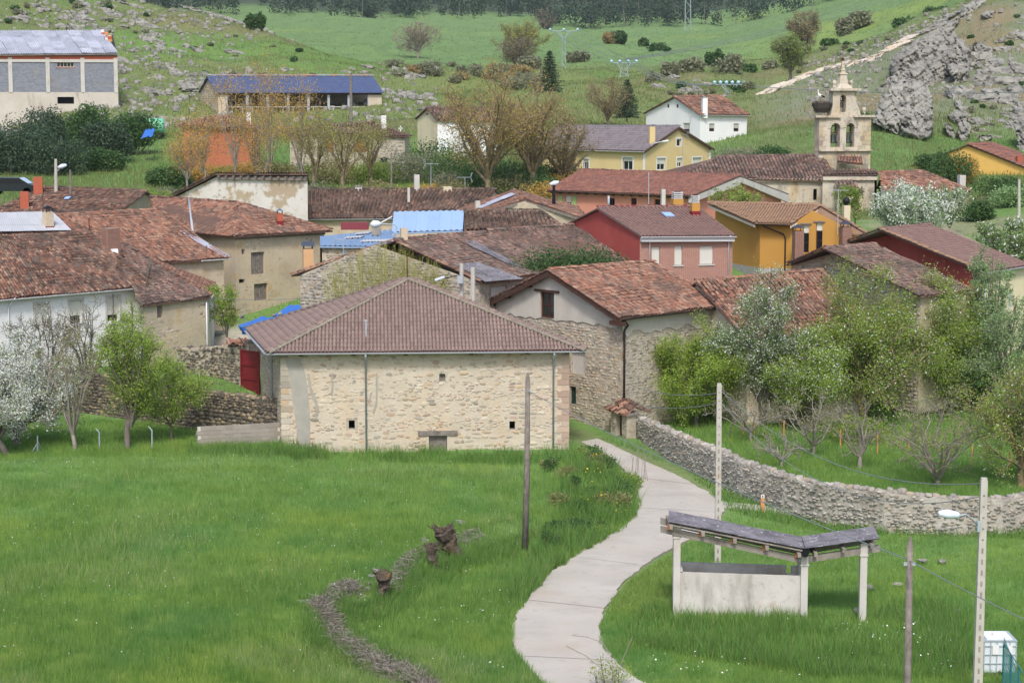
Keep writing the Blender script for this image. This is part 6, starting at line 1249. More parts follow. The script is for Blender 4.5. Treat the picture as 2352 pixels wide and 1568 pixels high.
    E0, E1, R1, R0 = at(1922, 372, 177), at(1982, 377, 177.3), at(1980, 360, 178.6), at(1925, 358, 178.4); rf = MB().prism([E0, E1, R1, R0], -Z3 * .1).build('roof', tile_red, root); slope_tiles(E0, E1, R1, R0, tile_red, rf, single=0, scale=1.3)
belfry()
# ---- old house right of the church
E0, E1, R0, R1 = at(2034, 446, 160), at(2231, 440, 163), at(2024, 397, 166), at(2119, 394, 168)
h = house('whitewashed_old_house', 'old house with whitewashed upper wall and brown and orange tile roof beside the church', E0, E1, R0, R1, 7.5, dict(front=m_peel), tile_red, hip=(0, 1), oh=(.3, .25), tkw=dict(scale=1.3), single=120); chimney(at(2208, 432, 166.5), .55, 1.1, m_conc, h['root']); h['finish']()
# ---- yellow house
E0, E1, R0, R1, Bk = at(1208, 342, 212), at(1479, 348, 200), at(1281, 290, 216), at(1561, 291, 205), at(1642, 342, 210)
h = house('yellow_house', 'pale yellow house with slate grey tile roof and white window surrounds', E0, E1, R0, R1, 9.8, dict(front=m_yellow), tile_slate, back=(Bk + (R0 - R1), Bk), oh=(.35, .35), tkw=dict(scale=1.5, jit=.15), single=0); root, w, wr = h['root'], h['front'], h['right']
for r in ((1293, 360, 1317, 390), (1430, 362, 1453, 391), (1340, 365, 1352, 390)): opening(w, root, w.rect(*r), kind='window', frame=m_frame_w, surround=m_frame_w, panes=(2, 1), bars=5, blind=.3)
for r, b in (((1509, 363, 1529, 391), .5), ((1555, 363, 1567, 384), .5), ((1591, 362, 1611, 380), .8), ((1554, 319, 1565, 337), 0)): opening(wr, root, wr.rect(*r), kind='window', frame=m_frame_w, surround=m_frame_w, panes=(2, 1) if b else (1, 1), blind=b)
for a, b in ((E1, R1), (R1, Bk)): MB().prism([a - Z3 * .08, b - Z3 * .08, b - Z3 * .25, a - Z3 * .25], wr.N * -.05).build('barge_board', m_wood, root)
MB().box(wr.P(.12, 11.7, .03), .3, .06, 3.2, U=wr.U).build('corner_strip', m_frame_w, root); MB().box(wr.P(wr.L - .12, 11.7, .03), .3, .06, 3.2, U=wr.U).build('corner_strip', m_frame_w, root); gutter(E0, E1, m_whitepipe, root); chimney(onroof(h, 1497, 327), .58, 1.6, m_yellow, root); antenna(wr.P(wr.px(1566, 390)[0], 11.5, .1), 3.6, root, .3); u_, z_ = wr.px(1490, 332); MB().tube([wr.P(u_, z_ - .5, .05), wr.P(u_ + .2, z_ + .1, .4), wr.P(u_ + .7, z_ + .3, 1.2)], .04, 5).tube([wr.P(u_ + .7, z_ + .3, 1.2), wr.P(u_ + 1.1, z_ + .36, 1.7)], [.08, .16], 6).build('wall_lamp', m_whitepipe, root); h['finish']()
# ---- white house on the hill
E0, E1, R0, R1, Bk = at(1608, 264, 238), at(1724, 265, 242.5), at(1546, 222, 242.5), at(1659, 221, 247), at(1476, 260, 248)
h = house('white_hill_house', 'white house with red tile roof standing alone on the green slope', E0, E1, R0, R1, 12.6, dict(front=m_white), tile_red, back=(Bk, Bk + (R1 - R0)), oh=(.35, .3), tkw=dict(scale=1.6), single=0); root, w, wl = h['root'], h['front'], h['left']
for r in ((1629, 284, 1641, 302), (1685, 284, 1697, 302)): opening(w, root, w.rect(*r), kind='window', panes=(1, 1), bars=5, blind=.6)
for r, b in (((1569, 283, 1584, 306), 5), ((1532, 240, 1537, 248), 0), ((1553, 240, 1558, 248), 0)): opening(wl, root, wl.rect(*r), kind='window', panes=(1, 1), bars=b, blind=.6 if b else 0)
chimney(onroof(h, 1618, 262), .62, 2.0, m_white, root, cap='slab'); gutter(E0, E1, m_whitepipe, root); antenna(wl.P(wl.px(1590, 262)[0], 16, .3), .8, root, 1); h['finish']()
# ---- stone cottage among the orange-leaved trees
E0, E1, R0, R1 = at(658, 307, 200), at(936, 313, 200), at(716, 291, 203.6), at(853, 280, 204.4)
h = house('stone_cottage', 'stone cottage with mixed tile roof and rusty shutters among the young trees', E0, E1, R0, R1, 10.6, dict(front=m_rubble), tile_mauve, hip=(1, 1), oh=(.3, .3), tkw=dict(scale=1.4), single=0); root, w = h['root'], h['front']; mo = M('rust_shutter', rgb(150, 92, 62), rough=.8)
for r in ((750, 318, 766, 349), (812, 318, 841, 350)): opening(w, root, w.rect(*r), kind='shutter', frame=mo)
opening(w, root, w.rect(683, 317, 690, 349), kind='shutter', frame=m_oldwood); lay_stones(w, root, st_grey, (.14, .24), (1.2, 2.2), .6, single=0); chimney(onroof(h, 881, 301), .5, 1.6, m_white, root, cap='tiles'); h['finish']()
bw = at(882, 372, 198.6); tag(MB().tube([bw - Z3 * .8, bw - Z3 * .2, bw + Z3 * .35, bw + Z3 * .5], [.3, .42, .36, .1], 9).build('black_sack', m_black, smooth=True), 'black wrapped bundle against the stone cottage wall', 'bundle')
# ---- orange brick hut
E0, E1, R0, R1 = at(402, 290, 205), at(592, 297, 205), at(492, 268, 208.4), at(545, 270, 208.4)
h = house('brick_hut', 'small orange hollow-brick hut with overhanging tile roof', E0, E1, R0, R1, 11.2, dict(front=m_hollow), tile_red, hip=(1, 1), oh=(.4, .7), tkw=dict(scale=1.4), single=0, cat='hut'); chimney(at(571, 274, 208), .45, .75, m_white, h['root'], cap='tiles')
MB().box(E0 + Vector((.8, .6, -1.6)), .2, .2, 3.4).build('post', m_oldwood, h['root']); h['finish']()
# ---- barn with the blue roof
E0, E1, R0, R1, Bk = at(494, 212, 268), at(881, 212, 272), at(475, 175, 273), at(856, 175, 277), at(455, 212, 279)
root = empty('blue_roofed_barn', Vector(((E0.x + E1.x) / 2, 272, 15.8)), 'open-fronted stone barn with long blue slate roof on the hillside', 'barn'); mb = MB(); B1 = Bk + (R1 - R0); mb.prism([E0, E1, R1, R0], -Z3 * .12); mb.prism([B1, Bk, R0, R1], -Z3 * .12); roof = mb.build('roof', m_blueslate, root); ridge_tiles(R0, R1, M('ridge_grey', (0, 0, 0), rnd=[rgb(150, 150, 164), rgb(128, 130, 146), rgb(176, 120, 96)]), roof, 1.8)
gl = Wall(Bk + Vector((.3, 0, 0)), E0 + Vector((.3, .3, 0)), 15.2, []); k = (Vector((R0.x + .3, R0.y, 0)) - gl.A).dot(gl.U); gl.top = [(0, Bk.z - .1), (k, R0.z - .2), (gl.L, E0.z - .1)]; gl.poly = [(0, 15.2), (gl.L, 15.2)] + gl.top[::-1]; gl.build(root, m_lime); lay_stones(gl, root, st_lime, (.2, .34), (1.2, 2.2), .8, single=0)
wf = Wall(E0 + Vector((.3, .5, 0)), E1 + Vector((-.3, .5, 0)), 15.2, [(0, 17.0), ((E1 - E0).length - .6, 17.0)]); wb_ = -wf.N * 7
mb = MB(); mb.prism([wf.P(0, 15.2), wf.P(wf.L, 15.2), wf.P(wf.L, 16.4), wf.P(0, 16.4)], -wf.N * .3); mb.build('front_wall', m_conc, root); mb = MB(); mb.poly([wf.P(0, 15.2) + wb_, wf.P(wf.L, 15.2) + wb_, wf.P(wf.L, 19.9) + wb_, wf.P(0, 19.9) + wb_]); mb.poly([wf.P(wf.L, 15.2), wf.P(wf.L, 15.2) + wb_, wf.P(wf.L, 19.9) + wb_, wf.P(wf.L, 19.8)]); mb.build('wall', m_oldplaster, root)
MB().box(wf.P(wf.L - .9, 17.5, -.2), 1.8, .5, 4.6, U=wf.U).build('corner_pier', m_lime, root); MB().box(wf.P(.6, 17.5, -.2), 1.2, .5, 4.6, U=wf.U).build('corner_pier', m_lime, root); MB().box(wf.P(wf.L / 2, 19.75, -.1), wf.L, .3, .28, U=wf.U).build('eave_beam', m_wood, root)
for i in range(8): u = 1.2 + (wf.L - 3) * i / 7; MB().box(wf.P(u, 18, -.15), .34, .34, 3.4, U=wf.U).build('post', m_zinc, root)
for i in range(14): u = 1.2 + (wf.L - 3) * (i + .5) / 14; MB().box(wf.P(u, 17.2, -.3), .12, .12, 1.7, U=wf.U).build('mullion', m_conc, root)
MB().box(wf.P(wf.L / 2, 17.95, -.3), wf.L - 2, .12, .12, U=wf.U).build('rail', m_conc, root)
# ---- unfinished block shed at the top left
E0, E1, R0, R1 = at(-120, 128, 274), at(271, 124, 278), at(-150, 73, 284), at(233, 71, 286)
root = empty('block_shed', Vector(((E0.x + E1.x) / 2, 280, 13)), 'tall grey block shed with wavy corrugated roof on the hillside', 'shed'); B0, B1 = R0 + Vector((0, 7, -2.2)), R1 + Vector((0, 7, -2.2)); roof = MB().prism([E0, E1, R1, R0], -Z3 * .1).build('roof', m_concdark, root); corrugated(E0, E1, R1, R0, m_fibro, roof, 4, 14, pitch=.36, amp=.09, jit=2.2, lift=.1)
w = Wall(E0 + Vector((0, .5, 0)), E1 + Vector((-.2, .5, 0)), 12.5, [(0, E0.z - .1), ((E1 - E0).length - .2, E1.z - .1)]); zb_ = w.px(150, 212)[1]
opening(w, root, w.rect(130, 139, 170, 155), kind='blind', frame=m_conc, panes=(5, 1), blind=.0, sill=m_chimred); opening(w, root, w.rect(132, 223, 170, 239), kind='hole'); w.build(root, m_blockwall)
MB().prism([w.P(0, 12.5, .0), w.P(w.L, 12.5, .0), w.P(w.L, zb_, .0), w.P(0, zb_, .0)], w.N * .05).build('render_base', m_oldplaster, root) if 0 else None
wl2 = Wall(w.A + w.N * .06, w.B + w.N * .06, 12.5, [(0, zb_), (w.L, zb_)]); wl2.holes = [tuple(w.rect(132, 223, 170, 239))]; wl2.build(root, M('stained_render', rgb(200, 194, 184), rgb(184, 176, 164), .5, patches=[(rgb(160, 110, 86), .5, .62, .72, .6), (rgb(130, 118, 104), .8, .55, .7, .6, (1, 1, .3))]), 'render_base')
for x in (24, 110, 190, 266, -60): u = w.px(x, 170)[0]; MB().box(w.P(u, (zb_ + E1.z) / 2 - .3, .06), .55, .16, E1.z - zb_ - .5, U=w.U).build('pillar', m_conc, root)
MB().box(w.P(w.L / 2, E1.z - .55, .05), w.L, .14, .5, U=w.U).build('brick_band', m_chimred, root); MB().box(w.P(w.L / 2, E1.z - 1.0, .055), w.L, .14, .4, U=w.U).build('ring_beam', m_conc, root)
mb = MB(); a = w.P(w.L, 12.5); mb.poly([a, a + Vector((-4, 15, 0)), Vector((a.x - 4, a.y + 15, R1.z - 2.4)), Vector((a.x - 2.2, R1.y, R1.z - .2)), Vector((a.x, a.y, E1.z - .1))]); mb.poly([a + Vector((-4, 15, 0)), w.P(0, 12.5) + Vector((0, 15, 0)), Vector((w.A.x, w.A.y + 15, R1.z - 2.4)), Vector((a.x - 4, a.y + 15, R1.z - 2.4))]); mb.build('wall', m_blockwall, root); MB().prism([R0, R1, R1 + Vector((0, 8, -2.4)), R0 + Vector((0, 8, -2.4))], -Z3 * .1).build('roof', m_fibro, root)
for i in range(14): q = R1.lerp(E1, random.random() * .5) + Vector((random.uniform(-.3, .5), 0, .2)); MB().box(q, random.uniform(.3, .7), .4, .3).build('loose_tile', [m_chimred, m_frame_w, m_stake][i % 3], roof)
# ---- small white house behind the willow tree, golden house at the far right
E0, E1, R0, R1, Bk = at(1003, 277, 214), at(1150, 279, 214), at(978, 247, 216), at(1140, 250, 218), at(952, 273, 219)
h = house('small_white_house', 'small white house with faded pink tile roof half hidden by the mossy willow', E0, E1, R0, R1, 12., dict(front=m_white, left=m_cream), tile_mauve, back=(Bk, Bk + (R1 - R0)), oh=(.3, .2), tkw=dict(scale=1.6), single=0); opening(h['left'], h['root'], h['left'].rect(975, 259, 984, 266), kind='window', frame=m_frame_w, panes=(1, 1)); h['finish']()
R0, E0 = at(2222, 332, 190), at(2372, 392, 186); R1, E1 = R0 + Vector((4, 6, 0)), E0 + Vector((4, 6, 0))
h = house('edge_golden_house', 'golden house with red tile verge cut off by the picture edge', E0, E1, R0, R1, 9.8, dict(front=m_yellow, left=M('gold_far', rgb(222, 180, 100), rgb(214, 172, 96), .6)), tile_new, oh=(.3, .2), tkw=dict(scale=1.5), single=0); ridge_tiles(E0, R0, tile_new, h['roof'], 1.6, 'verge_tile'); chimney(at(2340, 383, 188), .5, 1.0, m_chimred, h['root']); h['finish']()

# ================================================================== WALLS, GATES, SMALL BUILDINGS
def stone_wall(name, label, pts, tops, mats_, thick=.5, zdown=.4, hs=(.1, .22), cover=.95, single=300, asp=(1.1, 2.2), capstones=True):
    """pts: XY line seen left to right from the camera; tops: heights (z) at those points"""
    root = empty(name, Vector((pts[0].x, pts[0].y, zg(pts[0].x, pts[0].y))), label, 'wall'); T0 = single // max(1, len(pts) - 1); core, mt = mats_
    for i in range(len(pts) - 1):
        a, b = pts[i], pts[i + 1]; w = Wall(a, b, min(zg(a.x, a.y), zg(b.x, b.y)) - zdown, []); n = max(3, int(w.L / .45)); w.top = [(w.L * k / n, tops[i] + (tops[i + 1] - tops[i]) * k / n + (random.uniform(-.09, .07) if 0 < k < n else 0)) for k in range(n + 1)]; w.poly = [(0, w.z0), (w.L, w.z0)] + w.top[::-1]
        mb = MB(); k = len(w.poly)
        front = [w.P(u, z) for u, z in w.poly]; mb.v = front + [p - w.N * thick for p in front]; tri = tessellate_polygon([[Vector((u, z, 0)) for u, z in w.poly]]); mb.f = [list(t) for t in tri] + [[j + k for j in reversed(t)] for t in tri] + [[j, (j + 1) % k, (j + 1) % k + k, j + k] for j in range(k)]; mb.m = [0] * len(mb.f); mb.build('wall', core, root)
        lay_stones(w, root, mt, hs, asp, cover, (.03, .09), single=T0, jit=1.5)
        if capstones:
            T = []
            u = .1
            while u < w.L - .1:
                l = random.uniform(.18, .42); z = tops[i] + (tops[i + 1] - tops[i]) * u / w.L; c = random.uniform(-.3, .3); R = np.array([[w.U.x * l, w.N.x * random.uniform(.3, .5), 0], [w.U.y * l, w.N.y * random.uniform(.3, .5), 0], [0, 0, random.uniform(.06, .2)]]); T.append((random.randrange(8), R, w.P(u + l / 2, z - .03, -thick / 2 + random.uniform(-.14, .14)))); u += l * random.uniform(.55, 1.)
            pieces('capstone', STONES, mt, T, root, 30)
    return root
P = lambda x, y, z=0.: onz(x, y, z)
ow = [P(1402, 985), P(1452, 1000), P(1530, 1052), P(1640, 1112), P(1700, 1142), P(1800, 1176), P(1900, 1200), P(2030, 1222), P(2180, 1224), P(2300, 1222), P(2400, 1212), P(2520, 1190)]
oy = [930, 955, 990, 1035, 1062, 1095, 1115, 1130, 1145, 1150, 1125, 1110]
tops = [CZ - (p.y) * math.tan(PITCH + math.atan((y - 784) / F)) for p, y in zip(ow, oy)]
stone_wall('orchard_wall', 'long grey rubble wall curving round the orchard beside the lane', ow, tops, (M('orchard_wall_core', rgb(156, 148, 138), rgb(178, 172, 162), 1.2, patches=[(rgb(196, 194, 188), .7, .52, .66, .7), (rgb(110, 102, 92), 1.8, .55, .68, .6)], bump=(.8, 6, .08)), st_grey), cover=.6, hs=(.07, .16))
rw = [Vector((-45, 0, 0)), RW1 + Vector((-9.5, 0, 0)), RW1 + Vector((-5, 0, 0)), RW1 + Vector((.25, -.1, 0))]
for p in rw[:3]: p.y = RW1.y + (p.x - RW1.x) * _rd.y / _rd.x
stone_wall('retaining_wall', 'dry-stone retaining wall behind the blossom trees', rw, [3.2, 2.75, 2.6, 2.5], (m_drystone, st_dark), cover=.97, hs=(.12, .26))
a, b = at(405, 800, 113), at(556, 793, 109.5); stone_wall('blackened_wall', 'tall lichen-blackened stone wall beside the red gate', [Vector((a.x, a.y, 0)), Vector((b.x, b.y, 0))], [a.z, b.z], (m_rubble, st_dark), cover=.8, single=200, zdown=.6)
# red gate
a, b = at(556, 930, 109.3), at(598, 930, 108.2); root = empty('red_gate', Vector(((a.x + b.x) / 2, (a.y + b.y) / 2, 1.9)), 'tall red metal gate between the blackened wall and the barn', 'gate'); zt_ = at(575, 806, 108.8).z; U = (b - a); U.z = 0; L = U.length; U.normalize(); N = U.cross(Z3)
for i in range(3):
    z0, z1 = 1.7 + (zt_ - 1.7) * i / 3, 1.7 + (zt_ - 1.7) * (i + 1) / 3; c = Vector((a.x, a.y, 0)) + U * L / 2; MB().box(c + Z3 * (z0 + z1) / 2, L - .06, .04, z1 - z0 - .05, U=U).build('panel', m_redpaint, root)
for z in (1.7, 1.7 + (zt_ - 1.7) / 3, 1.7 + (zt_ - 1.7) * 2 / 3, zt_): MB().box(Vector((a.x, a.y, z)) + U * L / 2 + N * .04, L, .06, .08, U=U).build('rail', m_redpaint, root)
for t in (.02, .98): MB().box(Vector((a.x, a.y, (1.7 + zt_) / 2)) + U * L * t + N * .04, .1, .08, zt_ - 1.7, U=U).build('gate_post', m_redpaint, root)
cp = at(545, 795, 109.2); T = [(random.randrange(3), axes(Vector((.9, .4, 0)).normalized(), Vector((-.3, .8, .35)).normalized(), Vector((.1, -.3, 1)).normalized()), cp + Vector((random.uniform(-.7, .5), random.uniform(-.3, .5), random.uniform(-.05, .2)))) for _ in range(22)]
o = empty('tile_heap', cp, 'small heap of roof tiles capping the wall next to the red gate', 'tiles'); pieces('tile', BARREL, tile_red, T, o, 22)
# low concrete block wall
a, b = P(452, 1032, .35), P(648, 1024, .3); root = empty('block_wall', a, 'low concrete block wall in front of the retaining wall', 'wall'); U = (b - a); U.z = 0; L = U.length; U.normalize()
for r in range(6):
    for k in range(int(L / .42) + 1):
        u = k * .42 + (.21 if r % 2 else 0)
        if u + .4 > L: continue
        MB().box(Vector((a.x, a.y, .25 + r * .215 + .1)) + U * (u + .2) + U.cross(Z3) * random.uniform(-.006, .006), .405, .2, .205, U=U).build('block', m_block, root)
MB().box(Vector((a.x, a.y, .88)) + U * (L / 2 + .02), L - .06, .15, 1.28, U=U).build('mortar_core', m_conc, root)
# gateway with a little tiled roof
g0 = P(1404, 1000); root = empty('tiled_gateway', g0, 'small stone gateway with a slumped tile roof at the head of the wall', 'gate'); g1 = P(1448, 1012); U = (g1 - g0).normalized(); N = U.cross(Z3); z1 = at(1425, 945, g0.y).z
for t, wd in ((.2, .5), (1.32, .5)):
    c = g0 + U * t; w = Wall(c - U * wd / 2, c + U * wd / 2, -.3, [(0, z1), (wd, z1)]); MB().prism([w.P(0, -.3), w.P(wd, -.3), w.P(wd, z1), w.P(0, z1)], -w.N * .6).build('pier', m_rubble, root); lay_stones(w, root, st_grey, (.12, .2), (1.1, 1.8), .8, single=40)
MB().box(g0 + U * .76 + Z3 * (z1 / 2 - .05) - N * .3, .62, .06, z1, U=U).build('door', m_wood, root); MB().box(g0 + U * .75 + Z3 * (z1 + .05) - N * .3, 1.9, .7, .14, U=U).build('lintel', m_oldwood, root)
q = g0 + Z3 * (z1 + .12) - N * .3; rdg0, rdg1 = q - N * .35 + U * .1 + Z3 * .42, q - N * .3 + U * 1.5 + Z3 * .36; e0, e1 = q + N * .45 - U * .35, q + N * .45 + U * 1.75 - Z3 * .1; k0, k1 = q - N * 1.1 - U * .3 + Z3 * .1, q - N * 1.1 + U * 1.9 - Z3 * .05
rf = MB().prism([e0, e1, rdg1, rdg0], -Z3 * .06).prism([k1, k0, rdg0, rdg1], -Z3 * .06).build('roof', tile_red, root); slope_tiles(e0, e1, rdg1, rdg0, tile_red, rf, jit=2.2); slope_tiles(k1, k0, rdg0, rdg1, tile_red, rf, jit=2.2); ridge_tiles(rdg0, rdg1, tile_red, rf)
# ---- open concrete shelter with butterfly roof
def shelter():
    z = 0.; root = empty('concrete_shelter', P(1700, 1412), 'open concrete shelter with butterfly fibre-cement roof on the verge', 'shelter')
    f0, f1, f2 = P(1553, 1410), P(1845, 1420), P(1980, 1420); dv = Vector((.1, 1.35, 0)); hts = [at(1555, 1205, f0.y).z, at(1845, 1268, f1.y).z, at(1980, 1246, f2.y).z]
    for p, hh in zip((f0, f1, f2), hts):
        for k in (0, 1):
            if k and p is f2: q = p + dv * .12; continue
            q = p + dv * k; MB().box(q + Z3 * (hh / 2 - .1), .24, .24, hh + .2).build('post', m_conc, root); MB().box(q + Z3 * (hh - .42), .3, .3, .06).build('collar', m_conc, root)
    U1 = (f1 - f0).normalized(); U2 = (f2 - f1).normalized()
    b0, b1, b2 = at(1518, 1214, f0.y - .1), at(1843, 1285, f1.y - .1), at(2022, 1258, f2.y - .1)
    for k in (0, 1):
        o = dv * k
        for a, b in ((b0, b1), (b1, b2)): MB().prism([a + o + Z3 * .09, b + o + Z3 * .09, b + o - Z3 * .13, a + o - Z3 * .13], Vector((0, .16, 0))).build('beam', m_concdark, root)
    for i in range(5):
        c = b0.lerp(b1, .06 + .225 * i) + Z3 * .2 + dv * .35; MB().box(c, .12, 1.7, .14).build('purlin', m_concdark, root); 
        MB().box(b0.lerp(b1, .06 + .225 * i) + Z3 * .13, .14, .14, .16).build('spacer', M('rust_orange', rgb(186, 108, 58)), root)
    for i in range(3): c = b1.lerp(b2, .14 + .36 * i) + Z3 * .2 + dv * .35; MB().box(c, .12, 1.7, .14).build('purlin', m_concdark, root)
    dr = Vector((.12, 1.75, .05)); l0, l1, l2 = at(1537, 1201, f0.y - .35), at(1849, 1262, f1.y - .35), at(2021, 1238, f2.y - .35); r1_ = l1 + Vector((.03, 0, 0))
    # wavy sheets, ribs running front to back
    for a, b, n in ((l0, l1, 4), (r1_, l2, 2)):                 # ribs run down to the valley
        corrugated(a + dr, a, b, b + dr, m_fibrodark, root, n, 2, pitch=.18, amp=.028, lift=.02)
        for i in range(2): pass
    MB().prism([l0 - Z3 * .03, l1 - Z3 * .03, l1 - Z3 * .075, l0 - Z3 * .075], Vector((0, .04, 0))).build('edge', m_concdark, root); MB().tube([l1 + Vector((0, -.1, -.12)), l1 + dr + Vector((0, .1, -.16))], .13, 8).build('valley_gutter', m_black, root)
    wl = Wall(f0 + Vector((.1, .0, 0)), f1 + Vector((-.1, 0, 0)), -.3, []); zt1 = wl.px(1690, 1318)[1]; MB().prism([wl.P(0, -.3), wl.P(wl.L, -.3), wl.P(wl.L, zt1), wl.P(0, zt1)], -wl.N * .12).build('wall', m_shelter, root)
    zt2 = at(1700, 1291, f0.y + 1.35).z; o = dv; k = [wl.P(0, -.3) + o, wl.P(wl.L, -.3) + o, wl.P(wl.L, zt2) + o, wl.P(wl.L - .05, zt2) + o, wl.P(wl.L - .25, zt2 - .02) + o, wl.P(wl.L - .25, zt2 - .3) + o, wl.P(wl.L - .42, zt2 - .3) + o, wl.P(wl.L - .42, zt2) + o, wl.P(0, zt2) + o]; MB().prism(k, Vector((0, .14, 0))).build('back_wall', m_shelter, root); MB().prism([wl.P(0, -.3), wl.P(0, -.3) + o, wl.P(0, zt1) + o, wl.P(0, zt1)], Vector((.12, 0, 0))).build('side_wall', m_conc, root)
shelter()
# ---- poles, lamps
def wood_pole(label, base, top, r=.12):
    o = empty('wooden_pole', base, label, 'pole'); MB().tube([base - Z3 * .4, base.lerp(top, .5) + Vector((.03, 0, 0)), top], [r * 1.15, r, r * .8], 9).build('shaft', m_oldwood, o, smooth=True); MB().tube([top, top + Z3 * .22], [r * .75, .02], 8).build('cap', m_oldwood, o); MB().box(top - Z3 * .5, .3, .08, .08).build('bracket', m_steel, o); return o
def conc_pole(label, base, top, w=.26):
    o = empty('concrete_pole', base, label, 'pole'); mb = MB(); d = top - base; n = 9
    q = lambda c, s: [c + Vector((i * s, j * s * .8, 0)) for i, j in ((-.5, -.5), (.5, -.5), (.5, .5), (-.5, .5))]
    a, b = q(base - Z3 * .4, w), q(top, w * .72); mb.poly(a[::-1]); mb.poly(b)
    for i in range(4): mb.poly([a[i], a[(i + 1) % 4], b[(i + 1) % 4], b[i]])
    mb.build('shaft', m_poleconc, o)
    for i in range(int(d.length / .33)): 
        t = (i + .5) * .33 / d.length; c = base + d * t; s = w * (1 - .28 * t); MB().box(c - Vector((0, s * .4 + .001, 0)), .06, .01, .16 if t < .7 else .05).build('slot', m_concdark, o)
    MB().box(top + Z3 * .03, w * .62, w * .5, .08).build('cap', m_poleconc, o); return o
P1b, P1t = P(1205, 1272), None
def pole_top(b, x, y): return at(x, y, b.y)
P1t = pole_top(P1b, 1212, 868); wood_pole('grey wooden pole standing in the meadow before the barn corner', P1b, P1t)
P2b = P(1648, 1292); P2t = pole_top(P2b, 1652, 884); conc_pole('pale concrete pole beside the lane in front of the orchard', P2b, P2t, .25)
P3b = Vector((at(2080, 1600, 48.3).x, 48.3, 0)); P3t = at(2090, 1250, 48.3); wood_pole('grey wooden pole near the lamp post, cut by the bottom edge', P3b, P3t, .1)
P4b = Vector((at(2244, 1600, 56).x, 56, 0)); P4t = at(2260, 1102, 56); conc_pole('tall concrete lamp pole by the water tank', P4b, P4t, .27)
def lamp(label, c, arm, head, r=.03, s=1.):
    o = empty('street_lamp', c, label, 'lamp'); m = (c + arm) / 2 + Z3 * .12 * s; MB().tube([c, c.lerp(arm, .35) + Z3 * .1 * s, c.lerp(arm, .7) + Z3 * .13 * s, arm], r * s, 6).build('arm', m_zinc, o, smooth=True); d = (head - arm); MB().tube([arm, arm.lerp(head, .15), arm.lerp(head, .6), head], [.05 * s, .11 * s, .14 * s, .07 * s], 10).build('lamp_head', M('lamp_white', rgb(214, 226, 238), rough=.35), o, smooth=True); MB().box(c, .1 * s, .14 * s, .3 * s).build('bracket', m_steel, o); return o
lamp('white street lamp head on the concrete pole by the water tank', at(2248, 1208, 55.85), at(2205, 1183, 55.4), at(2156, 1178, 55.2))
c = at(911, 545, 125.5); o = MB().tube([c - Z3 * 5, c, at(911, 521, 125.5), at(906, 516, 125.5), at(876, 514, 125.3)], .04, 6).build('arm', m_zinc); l = empty('street_lamp', c - Z3 * 5, 'white street lamp arching over the flat blue shed roof', 'lamp'); o.parent = l; o.location = -l.location; MB().tube([at(876, 514, 125.3), at(870, 514, 125.3), at(858, 515, 125.2), at(851, 516, 125.2)], [.06, .2, .26, .1], 10).build('lamp_head', MATS['lamp_white'], l, smooth=True)
def far_lamp(x0, yb, yt, hx, hy, Y, label, conc=True):
    b, t = at(x0, yb, Y), at(x0, yt, Y); o = empty('street_lamp', b, label, 'lamp'); MB().tube([b - Z3, t], [.16, .11], 7).build('pole', m_poleconc if conc else m_black, o); h_ = at(hx, hy, Y); MB().tube([at(x0, hy + 14, Y), h_], .035, 5).build('arm', m_zinc, o); MB().tube([h_ + Vector((-.35, 0, -.1)), h_, h_ + Vector((.35, 0, .1))], [.1, .2, .1], 8).build('lamp_head', MATS['lamp_white'], o, smooth=True)
far_lamp(128, 432, 365, 143, 382, 158, 'street lamp on a concrete pole below the dark pines'); far_lamp(1272, 450, 425, 1273, 421, 150, 'round street lamp on a black post before the pink house', False)
def post(name, label, x, yb, yt, Y, r=.1, m=None, cat='pole'): b, t = at(x, yb, Y), at(x + (0), yt, Y); return tag(MB().tube([b - Z3 * .6, t], [r, r * .8], 7).build(name, m or m_oldwood), label, cat)
post('utility_pole', 'slim grey pole beside the lamp below the pines', 161, 432, 390, 157, .1); post('utility_pole', 'brown wooden pole in front of the blue-roofed barn', 806, 285, 168, 236, .2); post('utility_pole', 'thin grey pole in front of the stone cottage', 899, 432, 352, 170, .09); post('utility_pole', 'grey pole on the right hillside by the blossom tree', 2341, 540, 412, 150, .13, m_poleconc); post('utility_pole', 'stubby concrete post behind the hipped barn roof', 1086, 690, 614, 106.8, .16, m_poleconc); post('utility_pole', 'second concrete post with grey meter box behind the barn roof', 1060, 690, 605, 108, .14, m_poleconc); post('iron_rod', 'thin rusty rod rising above the barn roof ridge', 935, 650, 585, 105.5, .035, m_iron, 'rod')
tag(MB().box(at(1057, 642, 107.6), .3, .2, .42).build('meter_box', m_zinc), 'grey meter box on the concrete post', 'box'); l = empty('street_lamp', at(1030, 640, 108), 'small square street lamp behind the barn roof', 'lamp'); MB().tube([at(1056, 632, 107.8), at(1018, 640, 107.6)], .025, 5).build('arm', m_black, l); MB().box(at(1010, 639, 107.4), .55, .25, .1, U=(1, 0, .35)).build('lamp_head', MATS['lamp_white'], l)
